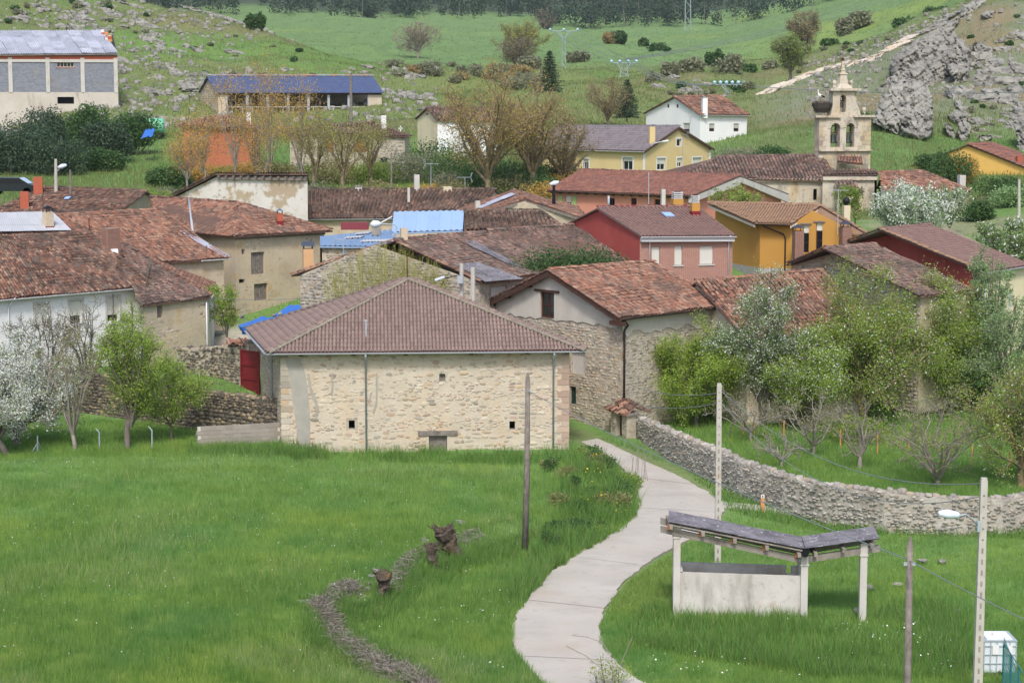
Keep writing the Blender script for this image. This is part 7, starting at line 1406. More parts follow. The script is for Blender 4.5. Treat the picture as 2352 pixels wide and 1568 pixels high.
# cables
wire('overhead_cable', 'thin cable from the meadow pole towards the wooden pole at the bottom edge', at(1213, 898, P1b.y), at(2087, 1285, P3b.y), .25, .015); wire('overhead_cable', 'thin cable leaving the picture beyond the lamp pole', at(2087, 1285, P3b.y), at(2420, 1452, 41), .05, .014); wire('overhead_cable', 'upper cable from the concrete pole over the orchard to the lamp pole', at(1657, 898, P2b.y), at(2252, 1110, P4b.y), 1.1, .014); wire('overhead_cable', 'lower cable from the concrete pole over the orchard to the lamp pole', at(1657, 926, P2b.y), at(2252, 1140, P4b.y), 1.5, .014)
wire('overhead_cable', 'upper cable from the concrete pole to the cream barn', at(1646, 903, P2b.y), at(1440, 880, 106), .3, .015); wire('overhead_cable', 'lower cable from the concrete pole to the cream barn', at(1646, 926, P2b.y), at(1440, 920, 106), .3, .015); wire('overhead_cable', 'dark cable crossing the courtyard behind the barn roof', at(480, 684, 119), at(1020, 640, 107.6), .5, .014)
# ---- pylons far behind
def pylon(label, x, yb, yt, Y, armw, nins, wide):
    b = at(x, yb, Y); o = empty('pylon', b, label, 'pylon'); t = at(x, yt, Y); mb = MB(); hb = t.z - b.z
    for sx in (-1, 1):
        for sy in (-1, 1): mb.tube([b + Vector((sx * wide, sy * wide, 0)), t + Vector((sx * wide * .75, sy * wide * .75, 0))], .05 * wide + .03, 4)
    n = max(3, int(hb / (wide * 2.6)))
    for i in range(n):
        for sy in (-1, 1): z0, z1 = hb * i / n, hb * (i + 1) / n; s = 1 if i % 2 else -1; mb.tube([b + Vector((s * wide * .95, sy * wide, z0)), b + Vector((-s * wide * .9, sy * wide, z1))], .04, 3)
    mb.build('lattice', m_steel, o)
    if armw:
        a = t + Z3 * armw * .5; g = MB()
        for s in (-1, 1): g.tube([t + Vector((s * wide * .7, 0, 0)), a + Vector((s * armw * .55, 0, 0))], .09, 4); g.tube([t + Vector((s * wide * .2, 0, 0)), a + Vector((s * armw * .35, 0, 0))], .06, 4)
        g.tube([a + Vector((-armw, 0, 0)), a + Vector((armw, 0, 0))], .08, 4); g.build('cross_arm', m_steel, o)
        for i in range(nins): p = a + Vector((-armw + 2 * armw * i / (nins - 1), 0, .1)); MB().tube([p, p + Z3 * .25, p + Z3 * .5], [.2, .32, .1], 7).build('insulator', m_ins, o)
    return o
pylon('lattice pylon with wide crossarm in front of the far meadow', 1295, 172, 88, 400, 2.8, 3, .42); pylon('low lattice pylon head rising behind the dark conifer', 1433, 178, 160, 330, 2.1, 4, .7); pylon('short pylon head with six insulators on the slope behind the white house', 1675, 216, 212, 290, 2.2, 6, .6); pylon('tall lattice mast standing before the woods', 1580, 72, -70, 640, 0, 0, .95)
A, B = at(1328, 69, 400), at(1455, 136, 330)
for i, (xa, xb) in enumerate(((1264, 1400), (1296, 1425), (1328, 1452))): wire('power_line', ('near', 'middle', 'far')[i] + ' power line between the two lattice pylons', at(xa, 69, 400), at(xb, 138, 330), .6, .05); wire('power_line', ('first', 'second', 'third')[i] + ' power line running up to the woods on the right', at(1425 + 14 * i, 137, 330), at(2080, -40 + 8 * i, 600), 2.5, .05); wire('power_line', ('lower', 'central', 'upper')[i] + ' power line down to the short pylon', at(1425 + 14 * i, 138, 330), at(1650 + 20 * i, 194, 290), 1.5, .05)
wire('power_line', 'power line passing behind the belfry', at(1700, 196, 290), at(2420, 210, 240), .6, .05)
# ---- stumps of pollarded trees and the old boundary
def stump(label, x, yb, yt, lean, r, seed, cat='stump'):
    b = P(x, yb); b.z = zg(b.x, b.y); rng = random.Random(seed); t = at(x + lean, yt - 4, b.y); t.z = max(t.z, b.z + .9); o = empty('pollard_stump', b, label, cat); mb = MB(); pts = [b - Z3 * .3]; rr_ = [r * 1.3]
    for i in range(1, 7): q = b.lerp(t, i / 6) + Vector((rng.gauss(0, r * .2), rng.gauss(0, r * .2), 0)); pts.append(q); rr_.append(r * rng.uniform(.8, 1.12) * (1.35 if i >= 5 else 1))
    mb.tube(pts, rr_, 13); mb.v = [v + Vector((rng.gauss(0, r * .1), rng.gauss(0, r * .1), rng.gauss(0, r * .1))) for v in mb.v]; mb.build('trunk', m_stump, o)
    kn = [m_.copy() for m_ in ROCKS[:3]]
    for m_ in kn: m_.materials.clear(); m_.materials.append(m_stump)
    for i in range(30):
        q = b.lerp(t, rng.uniform(.45, 1.04)) + Vector((rng.gauss(0, r * .6), rng.gauss(0, r * .4), 0)); ob = bpy.data.objects.new('burr', kn[i % 3]); COL.objects.link(ob); ob.parent = o; ob.location = q - org(o); sz = r * rng.uniform(.25, .55); ob.scale = (sz, sz, sz * 1.5); ob.rotation_euler = (rng.uniform(0, 3), rng.uniform(0, 3), i)
    for i in range(26):
        q = b.lerp(t, rng.uniform(.8, 1.04)) + Vector((rng.gauss(0, r * .5), 0, 0)); d = Vector((rng.gauss(0, 1), rng.gauss(0, 1), rng.uniform(-.1, 1.1))).normalized() * r * rng.uniform(1.0, 1.7); MB().tube([q, q + d * .6, q + d + Z3 * .05], [r * .14, r * .11, r * .05], 5).build('cut_shoot', m_stump, o, smooth=True)
stump('largest leaning pollard stump beside the meadow', 1052, 1294, 1222, -34, .3, 1); stump('thin upright pollard stump between its two neighbours', 996, 1318, 1256, -6, .15, 2); stump('upright pollard stump crowned with cut knobs', 880, 1384, 1318, 0, .2, 3)
for i, (x, y, s) in enumerate(((870, 1350, .3), (855, 1358, .22), (848, 1372, .18), (842, 1382, .16), (1020, 1270, .3), (975, 1278, .28), (1060, 1245, .22), (850, 1410, .14), (1180, 1610, .3))):
    p = P(x, y); rock(ROCKS[i % 7], (p.x, p.y, zg(p.x, p.y) + .1), (s, s * .8, s), (0, .3, i), ('mossy pale stone beside the pollard stumps' if i < 8 else 'stone at the bottom edge'), 'mossy stones by the stumps' if i < 8 else None, 'field_stone', 'stone')
def brush(name, label, line, wdt, hgt, n, seed, mt, size=.5):
    rng = np.random.default_rng(seed); mb = []; P_ = []; 
    seg = [Vector(p) for p in line]; A = []; B = []
    SG = np.array([p[:] for p in seg]); k = rng.integers(0, len(seg) - 1, n); t = rng.uniform(size=n)[:, None]; c = SG[k] * (1 - t) + SG[k + 1] * t; a = rng.normal(size=n) * wdt * .5; hh = hgt * np.maximum(0, 1 - (a / wdt) ** 2) * rng.uniform(.2, 1.05, n)
    A = np.stack([c[:, 0] + a, c[:, 1] + rng.normal(size=n) * .3, zt(c[:, 0] + a, c[:, 1]) + hh], 1); B = rng.normal(size=(n, 3)) * np.array([1, 1, .45]); B /= np.linalg.norm(B, axis=1)[:, None]
    l = size * rng.uniform(.4, 1.2, n)[:, None]; s = np.cross(B, rng.normal(size=(n, 3))); s /= np.linalg.norm(s, axis=1)[:, None]; s *= .007
    V = np.stack([A - B * l / 2 - s, A - B * l / 2 + s, A + B * l / 2 + s, A + B * l / 2 - s], 1).reshape(-1, 3); o = put(name, npmesh(name, V, np.arange(4 * n).reshape(-1, 4)), mt); return tag(o, label, 'brush', None, 'stuff')
ln = [P(735, 1425), P(770, 1470), P(830, 1505), P(900, 1545), P(960, 1580), P(1010, 1620)]
core = MB(); 
for a, b in zip(ln, ln[1:]): core.tube([a + Z3 * (zg(a.x, a.y) - .22), b + Z3 * (zg(b.x, b.y) - .22)], .45, 8)
o = core.build('brush_mound', m_dry, smooth=True); tag(o, 'low mound of soil under the dead brush', None, None, 'structure')
brush('dead_brush', 'grey heap of dead brush along the field edge', ln, .5, .4, 5000, 3, m_dry, .8); brush('dead_brush_strip', 'dry brambles between the stumps and the brush heap', [P(745, 1425), P(780, 1395), P(820, 1385)], .45, .35, 1200, 4, m_dry, .4); brush('bramble_strip', 'dry brambles around the pollard stumps', [P(900, 1370), P(950, 1310), P(1100, 1260)], .5, .4, 1400, 5, m_dry, .4)
weeds('mound_weeds', 'green weeds growing through the dead brush', [(690, 1420), (760, 1400), (800, 1440), (900, 1500), (1010, 1568), (960, 1590), (800, 1530), (700, 1480)], 14000, .45, 27)
weeds('stump_weeds', 'weeds and bramble leaves around the stumps', [(740, 1380), (860, 1370), (960, 1280), (1100, 1230), (1210, 1230), (1190, 1280), (1080, 1310), (980, 1360), (900, 1430), (800, 1440)], 16000, .5, 22)
# ---- orchard stakes, posts, sign
for i, (x, yt, yb) in enumerate(((1800, 974, 1010), (1868, 983, 1027), (1930, 994, 1035), (2015, 1002, 1048), (2086, 1010, 1045), (2232, 1020, 1070), (1732, 962, 1000), (2318, 1065, 1082), (1707, 965, 1002))):
    b = P(x, yb); b.z = zg(b.x, b.y); tag(MB().tube([b - Z3 * .3, b + Z3 * 1.0], .035, 6).build('garden_stake', m_stake), 'slim orange wooden stake in the orchard grass', 'stake', 'orange stakes in the orchard')
for x, yb, yt, lab, bend in ((228, 1052, 985, 'bent grey fence post between the small bare tree and the green tree', 1), (349, 1052, 980, 'bent grey fence post right of the green tree', 1), (451, 1028, 985, 'grey fence post at the end of the block wall', 0)):
    b = P(x, yb); t = at(x, yt + 8, b.y); o = MB().tube([b - Z3 * .3, t] + ([t + Vector((-.18, 0, .2))] if bend else []), .035, 6).build('fence_post', m_steel); tag(o, lab, 'post')
b = P(84, 1065); t = at(86, 1000, b.y); o = empty('braced_post', b, 'grey fence post with two slanting braces before the blossom tree', 'post'); MB().tube([b + Vector((.05, 0, -.2)), t], .035, 6).build('post', m_steel, o); MB().tube([at(60, 1058, b.y), at(86, 1018, b.y)], .035, 6).build('brace', m_steel, o); MB().tube([at(100, 1040, b.y + .6), at(87, 1015, b.y)], .035, 6).build('brace', m_steel, o)
b = P(1751, 1174); o = empty('trail_marker', b, 'short wooden trail post with a small white plate', 'sign'); MB().box(b + Z3 * .35, .16, .12, .75).build('post', m_stake, o); MB().box(b + Z3 * .7 + Vector((0, -.065, 0)), .15, .02, .16).build('plate', m_frame_w, o); MB().box(b + Z3 * .7 + Vector((0, -.08, 0)), .05, .012, .09).build('plate_mark', m_redpaint, o)
# ---- tarpaulins, tank, car, container, fence
def sheet(name, label, px, zoff, mt, seed, cat='tarpaulin', n=14, amp=.12):
    """a draped sheet over a pixel quad with depths"""
    q = [at(*p) for p in px]; rng = np.random.default_rng(seed); V = []; 
    for i in range(n + 1):
        for j in range(n + 1):
            a, b = i / n, j / n; p = q[0].lerp(q[1], a).lerp(q[3].lerp(q[2], a), b); f = float(fbm(np.array([a * 5 + seed]), np.array([b * 5]), seed)[0] - .5); V.append((p.x + f * amp, p.y + f * amp, p.z + f * amp * 2.2 + zoff))
    Fc = [(i * (n + 1) + j, (i + 1) * (n + 1) + j, (i + 1) * (n + 1) + j + 1, i * (n + 1) + j + 1) for i in range(n) for j in range(n)]; m2 = [(x, y, z - .9) for x, y, z in V]; me = npmesh(name, np.array(V), np.array(Fc), smooth=True); o = put(name, me, mt); return tag(o, label, cat)
root = empty('tarp_covered_woodpile', at(618, 770, 114), 'pile covered by a bright blue tarpaulin behind the barn', 'woodpile')
a = sheet('tarpaulin', None, [(547, 748, 113), (600, 756, 112), (692, 726, 114), (600, 728, 117)], 0, m_tarp, 2); b = sheet('tarpaulin', None, [(630, 726, 114.5), (694, 735, 113), (692, 700, 116), (662, 700, 117)], 0, m_tarp, 5); c = sheet('tarpaulin', None, [(547, 748, 113), (600, 756, 112), (598, 776, 112), (556, 768, 113)], 0, m_tarp, 6)
for o in (a, b, c): o.parent = root; o.location = -root.location; [o.pop(k) for k in ('category',) if k in o]
g = at(620, 742, 115); MB().box(Vector((g.x, g.y, 3.0)), 2.8, 2.4, 1.9, U=(1, .3, 0)).build('pile_core', m_oldwood, root)
for i, (x, y) in enumerate(((552, 728), (626, 725), (640, 722))): p = at(x, y, 114.5); MB().tube([p, p + Vector((.2, 0, .06))], .12, 6).build('weight_stone', m_rock, root)
sheet('tarpaulin', 'crumpled bright blue tarpaulin on the grass by the dark bushes', [(325, 318, 214), (350, 316, 214), (356, 298, 217), (334, 300, 217)], .1, m_tarp, 8, amp=.2)
t = at(358, 282, 240); t.z = zg(t.x, t.y); o = empty('water_tank_trailer', t, 'green water tank trailer parked at the end of the gravel track', 'trailer'); mt = M('tank_green', rgb(120, 192, 158), rough=.5)
MB().tube([t + Vector((-1.3, 0, 1.6)), t + Vector((-1.2, 0, 1.6)), t + Vector((-.2, .1, 1.6)), t + Vector((.9, .2, 1.6)), t + Vector((1.0, .2, 1.6))], [.4, .95, 1.0, .95, .3], 14).build('tank', mt, o, smooth=True); MB().box(t + Vector((-.1, 0, .6)), 2.6, 1.2, .16).build('chassis', m_black, o)
for s in (-.7, .7): MB().tube([t + Vector((.5, s - .1, .4)), t + Vector((.5, s + .1, .4))], .42, 12).build('wheel', m_black, o)
c = at(30, 448, 160); o = empty('parked_car', c, 'dark car parked behind the brown tile roof', 'car'); mc = M('car_paint', rgb(22, 34, 40), rough=.25, spec=.6)
side = [(-2.1, .35), (2.1, .35), (2.15, .75), (1.5, .95), (.75, 1.42), (-1.2, 1.45), (-1.95, 1.0), (-2.15, .8)]; MB().prism([c + Vector((x, -.85, z)) for x, z in side], Vector((0, 1.7, 0))).build('body', mc, o)
MB().prism([c + Vector((x, -.87, z)) for x, z in ((-1.55, 1.0), (1.2, 1.0), (.68, 1.34), (-1.15, 1.36))], Vector((0, 1.74, 0))).build('window', m_glass, o); MB().prism([c + Vector((x, -.7, z + .03)) for x, z in ((1.5, .95), (.78, 1.42), (.74, 1.4), (1.42, .93))], Vector((0, 1.4, 0))).build('windscreen', M('screen_glare', rgb(190, 206, 226), rough=.1, spec=.8), o)
for x in (-1.35, 1.35):
    for y in (-.85, .65): MB().tube([c + Vector((x, y, .33)), c + Vector((x, y + .2, .33))], .33, 12).build('wheel', m_black, o)
# IBC container
c = P(2285, 1548); c = Vector((at(2285, 1548, 59.5).x, 59.5, 0)); o = empty('water_container', c, 'white caged water container at the bottom right beside the green fence', 'container'); MB().box(c + Z3 * .72, 1.0, 1.1, 1.0).build('tank', M('tank_plastic', rgb(206, 214, 218), rough=.35), o); MB().box(c + Z3 * 1.24, .8, .9, .05).tube([c + Z3 * 1.25, c + Z3 * 1.33], .14, 10).build('lid', m_frame_w, o); MB().box(c + Z3 * .1, 1.1, 1.15, .14).build('pallet', m_oldwood, o)
for z in (.22, .5, .78, 1.06, 1.22): MB().box(c + Z3 * z, 1.06, 1.16, .025).build('cage_bar', m_steel, o)
for i in range(6):
    MB().box(c + Vector((-.5 + .2 * i, -.58, .72)), .025, .025, 1.05).build('cage_bar', m_steel, o); MB().box(c + Vector((-.53, -.55 + .22 * i, .72)), .025, .025, 1.05).build('cage_bar', m_steel, o)
for x in (-.15, .28): MB().box(c + Vector((x, -.6, .95)), .2, .01, .3).build('label_plate', m_frame_w, o)
MB().tube([c + Vector((0, -.56, .2)), c + Vector((0, -.72, .2))], .07, 8).build('tap', m_black, o)
gf = M('green_fence', rgb(62, 128, 128), rough=.5); a, b = Vector((at(2315, 1500, 57).x, 57.5, 0)), Vector((at(2352, 1500, 52).x, 51.5, 0)); o = empty('green_mesh_fence', a, 'green wire mesh fence panel at the bottom right corner', 'fence'); U = (b - a).normalized(); L = (b - a).length
for k in range(int(L / 2.0) + 1): p = a + U * k * 2.0; MB().tube([p - Z3 * .3, p + Z3 * (1.5 + .25 * k)], .03, 6).build('post', gf, o)
mb = MB()
for k in range(int(L / .12)): p = a + U * k * .12; mb.tube([p, p + Z3 * 1.75], .006, 3, cap=False)
for k in range(10): mb.tube([a + Z3 * (.1 + k * .18), b + Z3 * (.1 + k * .18)], .006, 3, cap=False)
mb.build('mesh_panel', gf, o); mb = MB().tube([a + Z3 * 1.55, b + Z3 * 2.2], .02, 5).build('top_rail', gf, o)
# graves by the blue barn, small white crosses
for i, (x, y) in enumerate(((700, 284), (742, 284), (920, 284))):
    p = at(x, y, 235); p.z = zg(p.x, p.y); o = MB().box(p + Z3 * .3, .5, .3, 1.0).box(p + Z3 * 1.15, .14, .14, .8).box(p + Z3 * 1.25, .5, .14, .14).build('grave_cross', m_frame_w); tag(o, 'white stone grave cross in front of the blue-roofed barn', 'cross', 'white grave crosses')
for i, (x, y, s) in enumerate(((2118, 1290, .16), (2165, 1292, .18), (1998, 1352, .2), (2062, 1345, .14), (2200, 1405, .12), (1970, 1405, .18), (2090, 1300, .12))): p = P(x, y); rock(ROCKS[i % 7], (p.x, p.y, .06), (s * 1.6, s, s), (0, 0, i), 'pale stone lying in the grass right of the shelter', 'stones beside the shelter', 'field_stone', 'stone')

# ================================================================== TREES AND SHRUBS
def G(x, y, z=None):
    p = onz(x, y, 0 if z is None else z)
    if z is None: p.z = zg(p.x, p.y)
    return p
# --- orchard and gardens near the barn
p = G(38, 1032, .4); p2 = G(25, 1062, .2)
make_tree('blossom_tree', 'big white-blossomed fruit tree at the edge of the meadow', p, 5.6, 3.5, 1.0, .2, [(l_blossom, .85), (l_green, .15)], 1, n_main=13, sub=10, twigs=8, per=30, size=.055, scatter=.15, up=.35, fork=.2)
make_tree('blossom_tree', 'smaller white-blossomed tree cut by the picture edge', p2, 4.6, 2.8, 1.2, .18, [(l_blossom, .85), (l_green, .15)], 2, n_main=9, sub=8, twigs=7, per=28, size=.055, scatter=.14, lean=(-.6, 0), up=.4)
make_tree('budding_tree', 'nearly bare budding tree between the blossom and the green tree', G(168, 1048, .2), 6.2, 2.0, 1.2, .12, [(l_olive, .8), (l_green, .2)], 3, n_main=9, sub=7, twigs=5, per=7, size=.05, scatter=.12, bark=m_twig, up=.7, rmin=.01, fork=.3)
make_tree('green_tree', 'young bright green tree in front of the retaining wall', G(293, 1042, .2), 7.9, 2.0, 2.6, .16, [(l_bright, .75), (l_green, .25)], 4, n_main=15, sub=8, twigs=7, per=20, size=.055, scatter=.2, bark=m_bark, up=.35, lean=(.2, 0), fork=.5)
make_tree('green_sapling', 'spreading green branches reaching towards the red gate', G(395, 1008, .6), 3.8, 2.4, .7, .08, [(l_bright, .7), (l_green, .3)], 5, n_main=10, sub=8, twigs=7, per=20, size=.055, scatter=.2, up=.4)
make_tree('budding_tree', 'second budding tree behind, before the white house wall', G(110, 960, .6), 6.2, 2.6, 1.2, .12, [(l_olive, .6), (l_blossom, .4)], 6, n_main=11, sub=9, twigs=8, per=3, size=.05, scatter=.1, up=.6, rmin=.01)
make_tree('budding_tree', 'bare twiggy tree near the white house windows', G(205, 940, .7), 6.0, 2.2, 1.2, .1, [(l_olive, 1)], 7, n_main=9, sub=9, twigs=8, per=2, size=.05, scatter=.1, up=.7, rmin=.01)
make_tree('green_tree', 'bright green tree behind the tiled gateway', G(1600, 985), 5.4, 2.7, .6, .15, [(l_bright, 1)], 8, n_main=14, sub=9, twigs=7, per=34, size=.06, scatter=.22, up=.3)
make_tree('pear_tree', 'tall white-flowering pear tree in front of the cream barn', G(1752, 985), 9.2, 3.0, 2.2, .2, [(l_pear, .68), (l_blossom, .32)], 9, n_main=18, sub=9, twigs=7, per=36, size=.055, scatter=.22, up=.3, droop=.05, fork=.7)
make_tree('pear_tree', 'broad green pear tree in the middle of the orchard', G(1985, 985), 9.2, 3.8, 2.2, .22, [(l_green, .45), (l_bright, .48), (l_blossom, .07)], 10, n_main=20, sub=9, twigs=7, per=27, size=.06, scatter=.26, bark=m_barkmoss, up=.3, droop=.12, fork=.7)
make_tree('pear_tree', 'tall green pear tree in front of the mossy tile roof', G(2125, 962), 8.6, 3.0, 2.0, .2, [(l_green, .55), (l_bright, .35), (l_blossom, .1)], 11, n_main=18, sub=8, twigs=7, per=27, size=.06, scatter=.26, bark=m_barkmoss, up=.3, fork=.7)
make_tree('pear_tree', 'lower green tree between the two tall pear trees', G(1868, 1000), 5.6, 2.6, 1.2, .14, [(l_bright, .88), (l_blossom, .12)], 12, n_main=14, sub=8, twigs=6, per=36, size=.055, scatter=.22, up=.35, fork=.5)
make_tree('pale_tree', 'slender pale green tree before the cream wall', G(2262, 955), 9.2, 1.5, 2.6, .12, [(l_pale, 1)], 13, n_main=14, sub=9, twigs=7, per=11, size=.065, scatter=.14, up=.75, fork=.7)
make_tree('pale_tree', 'drooping pale green tree at the orchard edge', G(2315, 975), 7.2, 2.6, 1.6, .14, [(l_pale, 1)], 14, n_main=13, sub=8, twigs=7, per=14, size=.065, scatter=.15, droop=.15, up=.4)
make_tree('pear_tree', 'leafy pear tree before the mossy roof gable', G(2050, 955), 6.4, 2.6, 1.4, .15, [(l_green, .5), (l_bright, .46), (l_blossom, .04)], 37, n_main=14, sub=8, twigs=7, per=34, size=.055, scatter=.24, up=.35, fork=.5, bark=m_barkmoss)
make_tree('pear_tree', 'grey-pink flowering tree beside the rubble wall of the cream barn', G(1690, 965), 5.2, 2.2, 1.2, .13, [(l_brown, .5), (l_blossom, .3), (l_pear, .2)], 38, n_main=12, sub=8, twigs=7, per=9, size=.07, scatter=.18, up=.4, fork=.4)
make_tree('orchard_tree', 'large open vase-shaped fruit tree in the orchard grass', G(2155, 1110), 4.4, 3.0, .3, .13, [(l_bright, .5), (l_olive, .5)], 15, n_main=12, sub=7, twigs=5, per=9, size=.05, scatter=.12, bark=m_twig, up=.55, rmin=.012)
make_tree('orchard_tree', 'gnarled grey fruit tree nearest the wall', G(1724, 1012), 2.7, 2.6, .5, .1, [(l_olive, .6), (l_green, .4)], 16, n_main=8, sub=6, twigs=4, per=5, size=.04, bark=m_twig, up=.35, rmin=.012)
make_tree('orchard_tree', 'gnarled grey fruit tree between the stakes', G(1868, 1045), 3.1, 2.5, .4, .1, [(l_olive, .6), (l_green, .4)], 17, n_main=9, sub=6, twigs=4, per=5, size=.045, bark=m_twig, up=.45, rmin=.012)
make_tree('orchard_tree', 'twisted bare fruit tree with a thick bent limb', G(1975, 1075), 2.8, 1.9, .6, .12, [(l_olive, .6), (l_green, .4)], 18, n_main=7, sub=6, twigs=4, per=5, size=.04, bark=m_twig, up=.5, rmin=.012)
make_tree('orchard_tree', 'pruned stubby fruit tree low in the orchard', G(1795, 1075), 1.7, 1.7, .4, .09, [(l_olive, 1)], 19, n_main=7, sub=6, twigs=4, per=1.5, size=.04, bark=m_twig, up=.4, rmin=.012)
make_tree('pear_tree', 'flowering fruit tree cut by the right edge of the picture', G(2345, 1120), 6.0, 3.2, 1.2, .16, [(l_bright, .55), (l_olive, .4), (l_blossom, .05)], 20, n_main=15, sub=8, twigs=7, per=22, size=.055, scatter=.22, bark=m_barkmoss, up=.3, fork=.3)
for i, (x, y, w_, h_, lab) in enumerate(((1700, 965, 3.2, 2.0, 'dark bush under the flowering pear tree'), (1830, 985, 3.0, 1.8, 'pinkish grey shrub under the pear trees'), (1550, 960, 2.4, 1.4, 'low dark shrub beside the gateway'), (2230, 955, 2.4, 1.5, 'low bush at the end of the orchard'), (1960, 1020, 3.2, 1.4, 'low leafy shrub below the broad pear tree'))): make_bush('orchard_bush', lab, G(x, y), w_, h_, 2600, [l_bush, l_brown, l_bush, l_bush, l_green][i], 60 + i, .08)
make_tree('pear_tree', 'rounded yellow-green tree screening the plain wall of the mossy house', G(2180, 965), 6.4, 2.7, 1.0, .14, [(l_bright, .6), (l_green, .35), (l_blossom, .05)], 44, n_main=16, sub=8, twigs=7, per=24, size=.06, scatter=.24, up=.3, fork=.5)
make_tree('pale_tree', 'pale bushy tree between the mossy house and the cream wall', G(2222, 950), 6.6, 2.0, 1.0, .12, [(l_pale, .6), (l_green, .4)], 39, n_main=14, sub=8, twigs=7, per=13, size=.075, scatter=.18, up=.4, fork=.5)
bb = np.random.default_rng(5)
for i in range(44):
    x = bb.uniform(1250, 1468); y = bb.uniform(1065, 1300); p = G(x, y)
    if road_dist(np.array([p.x]), np.array([p.y]))[0] > .5: make_bush('nettle_clump', 'leafy nettle clump on the bank beside the lane', p, bb.uniform(.6, 1.4), bb.uniform(.4, .85), 650, [l_bush, l_green, l_olive, l_bush][i % 4], 500 + i, .05, group='nettle clumps on the lane bank', stems=4, lobes=5, cat='weeds')
for i, (x, y, w_, h_, lab) in enumerate(((1345, 1060, 1.8, 1.2, 'weedy bush at the corner of the barn'), (1440, 1120, 1.6, 1.0, 'green bush on the bank beside the lane bend'), (1405, 1180, 1.8, .9, 'bramble bush with dry canes on the bank'), (1290, 1225, 1.4, .7, 'low bramble bush near the meadow pole'))): make_bush('bank_bush', lab, G(x, y), w_ * .9, h_ * .75, 2200, [l_bush, l_green, l_olive, l_bush][i], 70 + i, .06)
make_bush('thorn_bush', 'small leafy thorn bush at the bottom edge of the lane', G(1405, 1580), 1.3, 1.0, 900, l_green, 75, .035)
o = empty('arching_twigs', G(1395, 1590), 'thin arching bare twigs over the lane at the bottom edge', 'twigs'); b = G(1395, 1590)
for k, pts in enumerate((((1410, 1560), (1405, 1510), (1385, 1475), (1350, 1462), (1315, 1458)), ((1395, 1570), (1378, 1530), (1345, 1505), (1300, 1482)), ((1412, 1560), (1440, 1490), (1452, 1462)))): MB().tube([b] + [at(x, y, b.y) for x, y in pts], [.012] * (len(pts) + 1), 4).build('twig', m_twig, o)
o = empty('dry_stalks', G(1465, 1100), 'bare upright stalks on the bank above the lane', 'stalks')
for k in range(9): b = G(1448 + k * 5, 1098 + (k % 3) * 4); MB().tube([b, b + Vector((random.gauss(0, .12), 0, 1.0)), b + Vector((random.gauss(0, .2), 0, random.uniform(1.5, 2.)))], [.014, .01, .004], 4).build('stalk', m_twig, o)
# --- in the village
def withy():
    b = at(885, 700, 112.5); b.z = 2.0; o = empty('willow_shrub', b, 'yellow-green willow shrub with upright whips against the stone gable', 'shrub'); rng = np.random.default_rng(9); mb = MB(); P_ = []
    for i in range(330):
        x = rng.uniform(738, 1035); t = (x - 885) / 150; top = 590 - 40 * (1 - t * t) + rng.uniform(0, 50) + 30 * abs(t); Yb = 112 + rng.normal() * .6; f = at(885 + (x - 885) * .75, 700, Yb); f.z = 2.2; e = at(x, top, Yb); m = f.lerp(e, .5) + Vector((rng.normal() * .1, 0, 0)); mb.tube([f, m, e], [.02, .014, .006], 3, cap=False)
        k = 46; tt = rng.uniform(.15, 1, k)[:, None]; P_.append(np.array(f) * (1 - tt) + np.array(e) * tt + rng.normal(size=(k, 3)) * .09)
    mb.build('whips', M('willow_whips', rgb(150, 148, 84)), o); V, Fc = leaf_mesh(np.concatenate(P_) - np.array(b), .055, rng, aspect=.35); put('crown', npmesh('crown', V, Fc), l_willow, o)
withy()
b = at(1320, 640, 116.6); b.z = 5.6; make_bush('round_bush', 'wide dense green bush in front of the mauve roof', b, 6.8, 4.1, 16000, l_bush, 80, .09, depth=2.6, lobes=14, stems=14)
b = at(520, 705, 121); b.z = 2.6; make_tree('green_tree', 'small bright tree in front of the ochre house wall', b, 4.0, 1.4, .8, .07, [(l_bright, 1)], 21, n_main=7, sub=7, twigs=6, per=9, size=.07, scatter=.12, up=.8)
b = at(2090, 540, 146); b.z = 7.4; make_tree('blossom_tree', 'white blossom tree in front of the whitewashed old house', b, 4.2, 3.1, .8, .14, [(l_blossom, .62), (l_pale, .38)], 22, n_main=11, sub=9, twigs=7, per=20, size=.1, scatter=.2)
b = at(2180, 545, 148); b.z = 7.6; make_tree('blossom_tree', 'thin pale blossom tree at the end of the whitewashed house', b, 4.2, 1.8, 1., .1, [(l_pale, .5), (l_blossom, .3), (l_olive, .2)], 23, n_main=8, sub=7, twigs=6, per=8, size=.09, scatter=.15, up=.8)
b = at(2315, 640, 128); b.z = 4.5; make_tree('pear_tree', 'leafy green tree behind the maroon roof at the picture edge', b, 5.8, 2.6, 1.4, .16, [(l_pear, .8), (l_blossom, .2)], 24, n_main=10, sub=8, twigs=7, per=18, size=.1, scatter=.18, up=.6)
b = at(1700, 470, 148); b.z = 8.3; make_tree('young_tree', 'young yellow-green tree in front of the pink gable', b, 3.2, 1.9, .6, .08, [(l_bright, .6), (l_olive, .4)], 25, n_main=9, sub=7, twigs=6, per=9, size=.1, scatter=.15, up=.8)
for i, (x, Y, lab) in enumerate(((1938, 150, 'thin young poplar left of the ball-capped chimney'), (1965, 150, 'thin young poplar in front of the chancel wall'))): b = at(x, 500, Y); b.z = 8; make_tree('poplar', lab, b, 3.6, .7, .6, .05, [(l_green, 1)], 26 + i, n_main=6, sub=5, twigs=5, per=7, size=.09, up=.95)
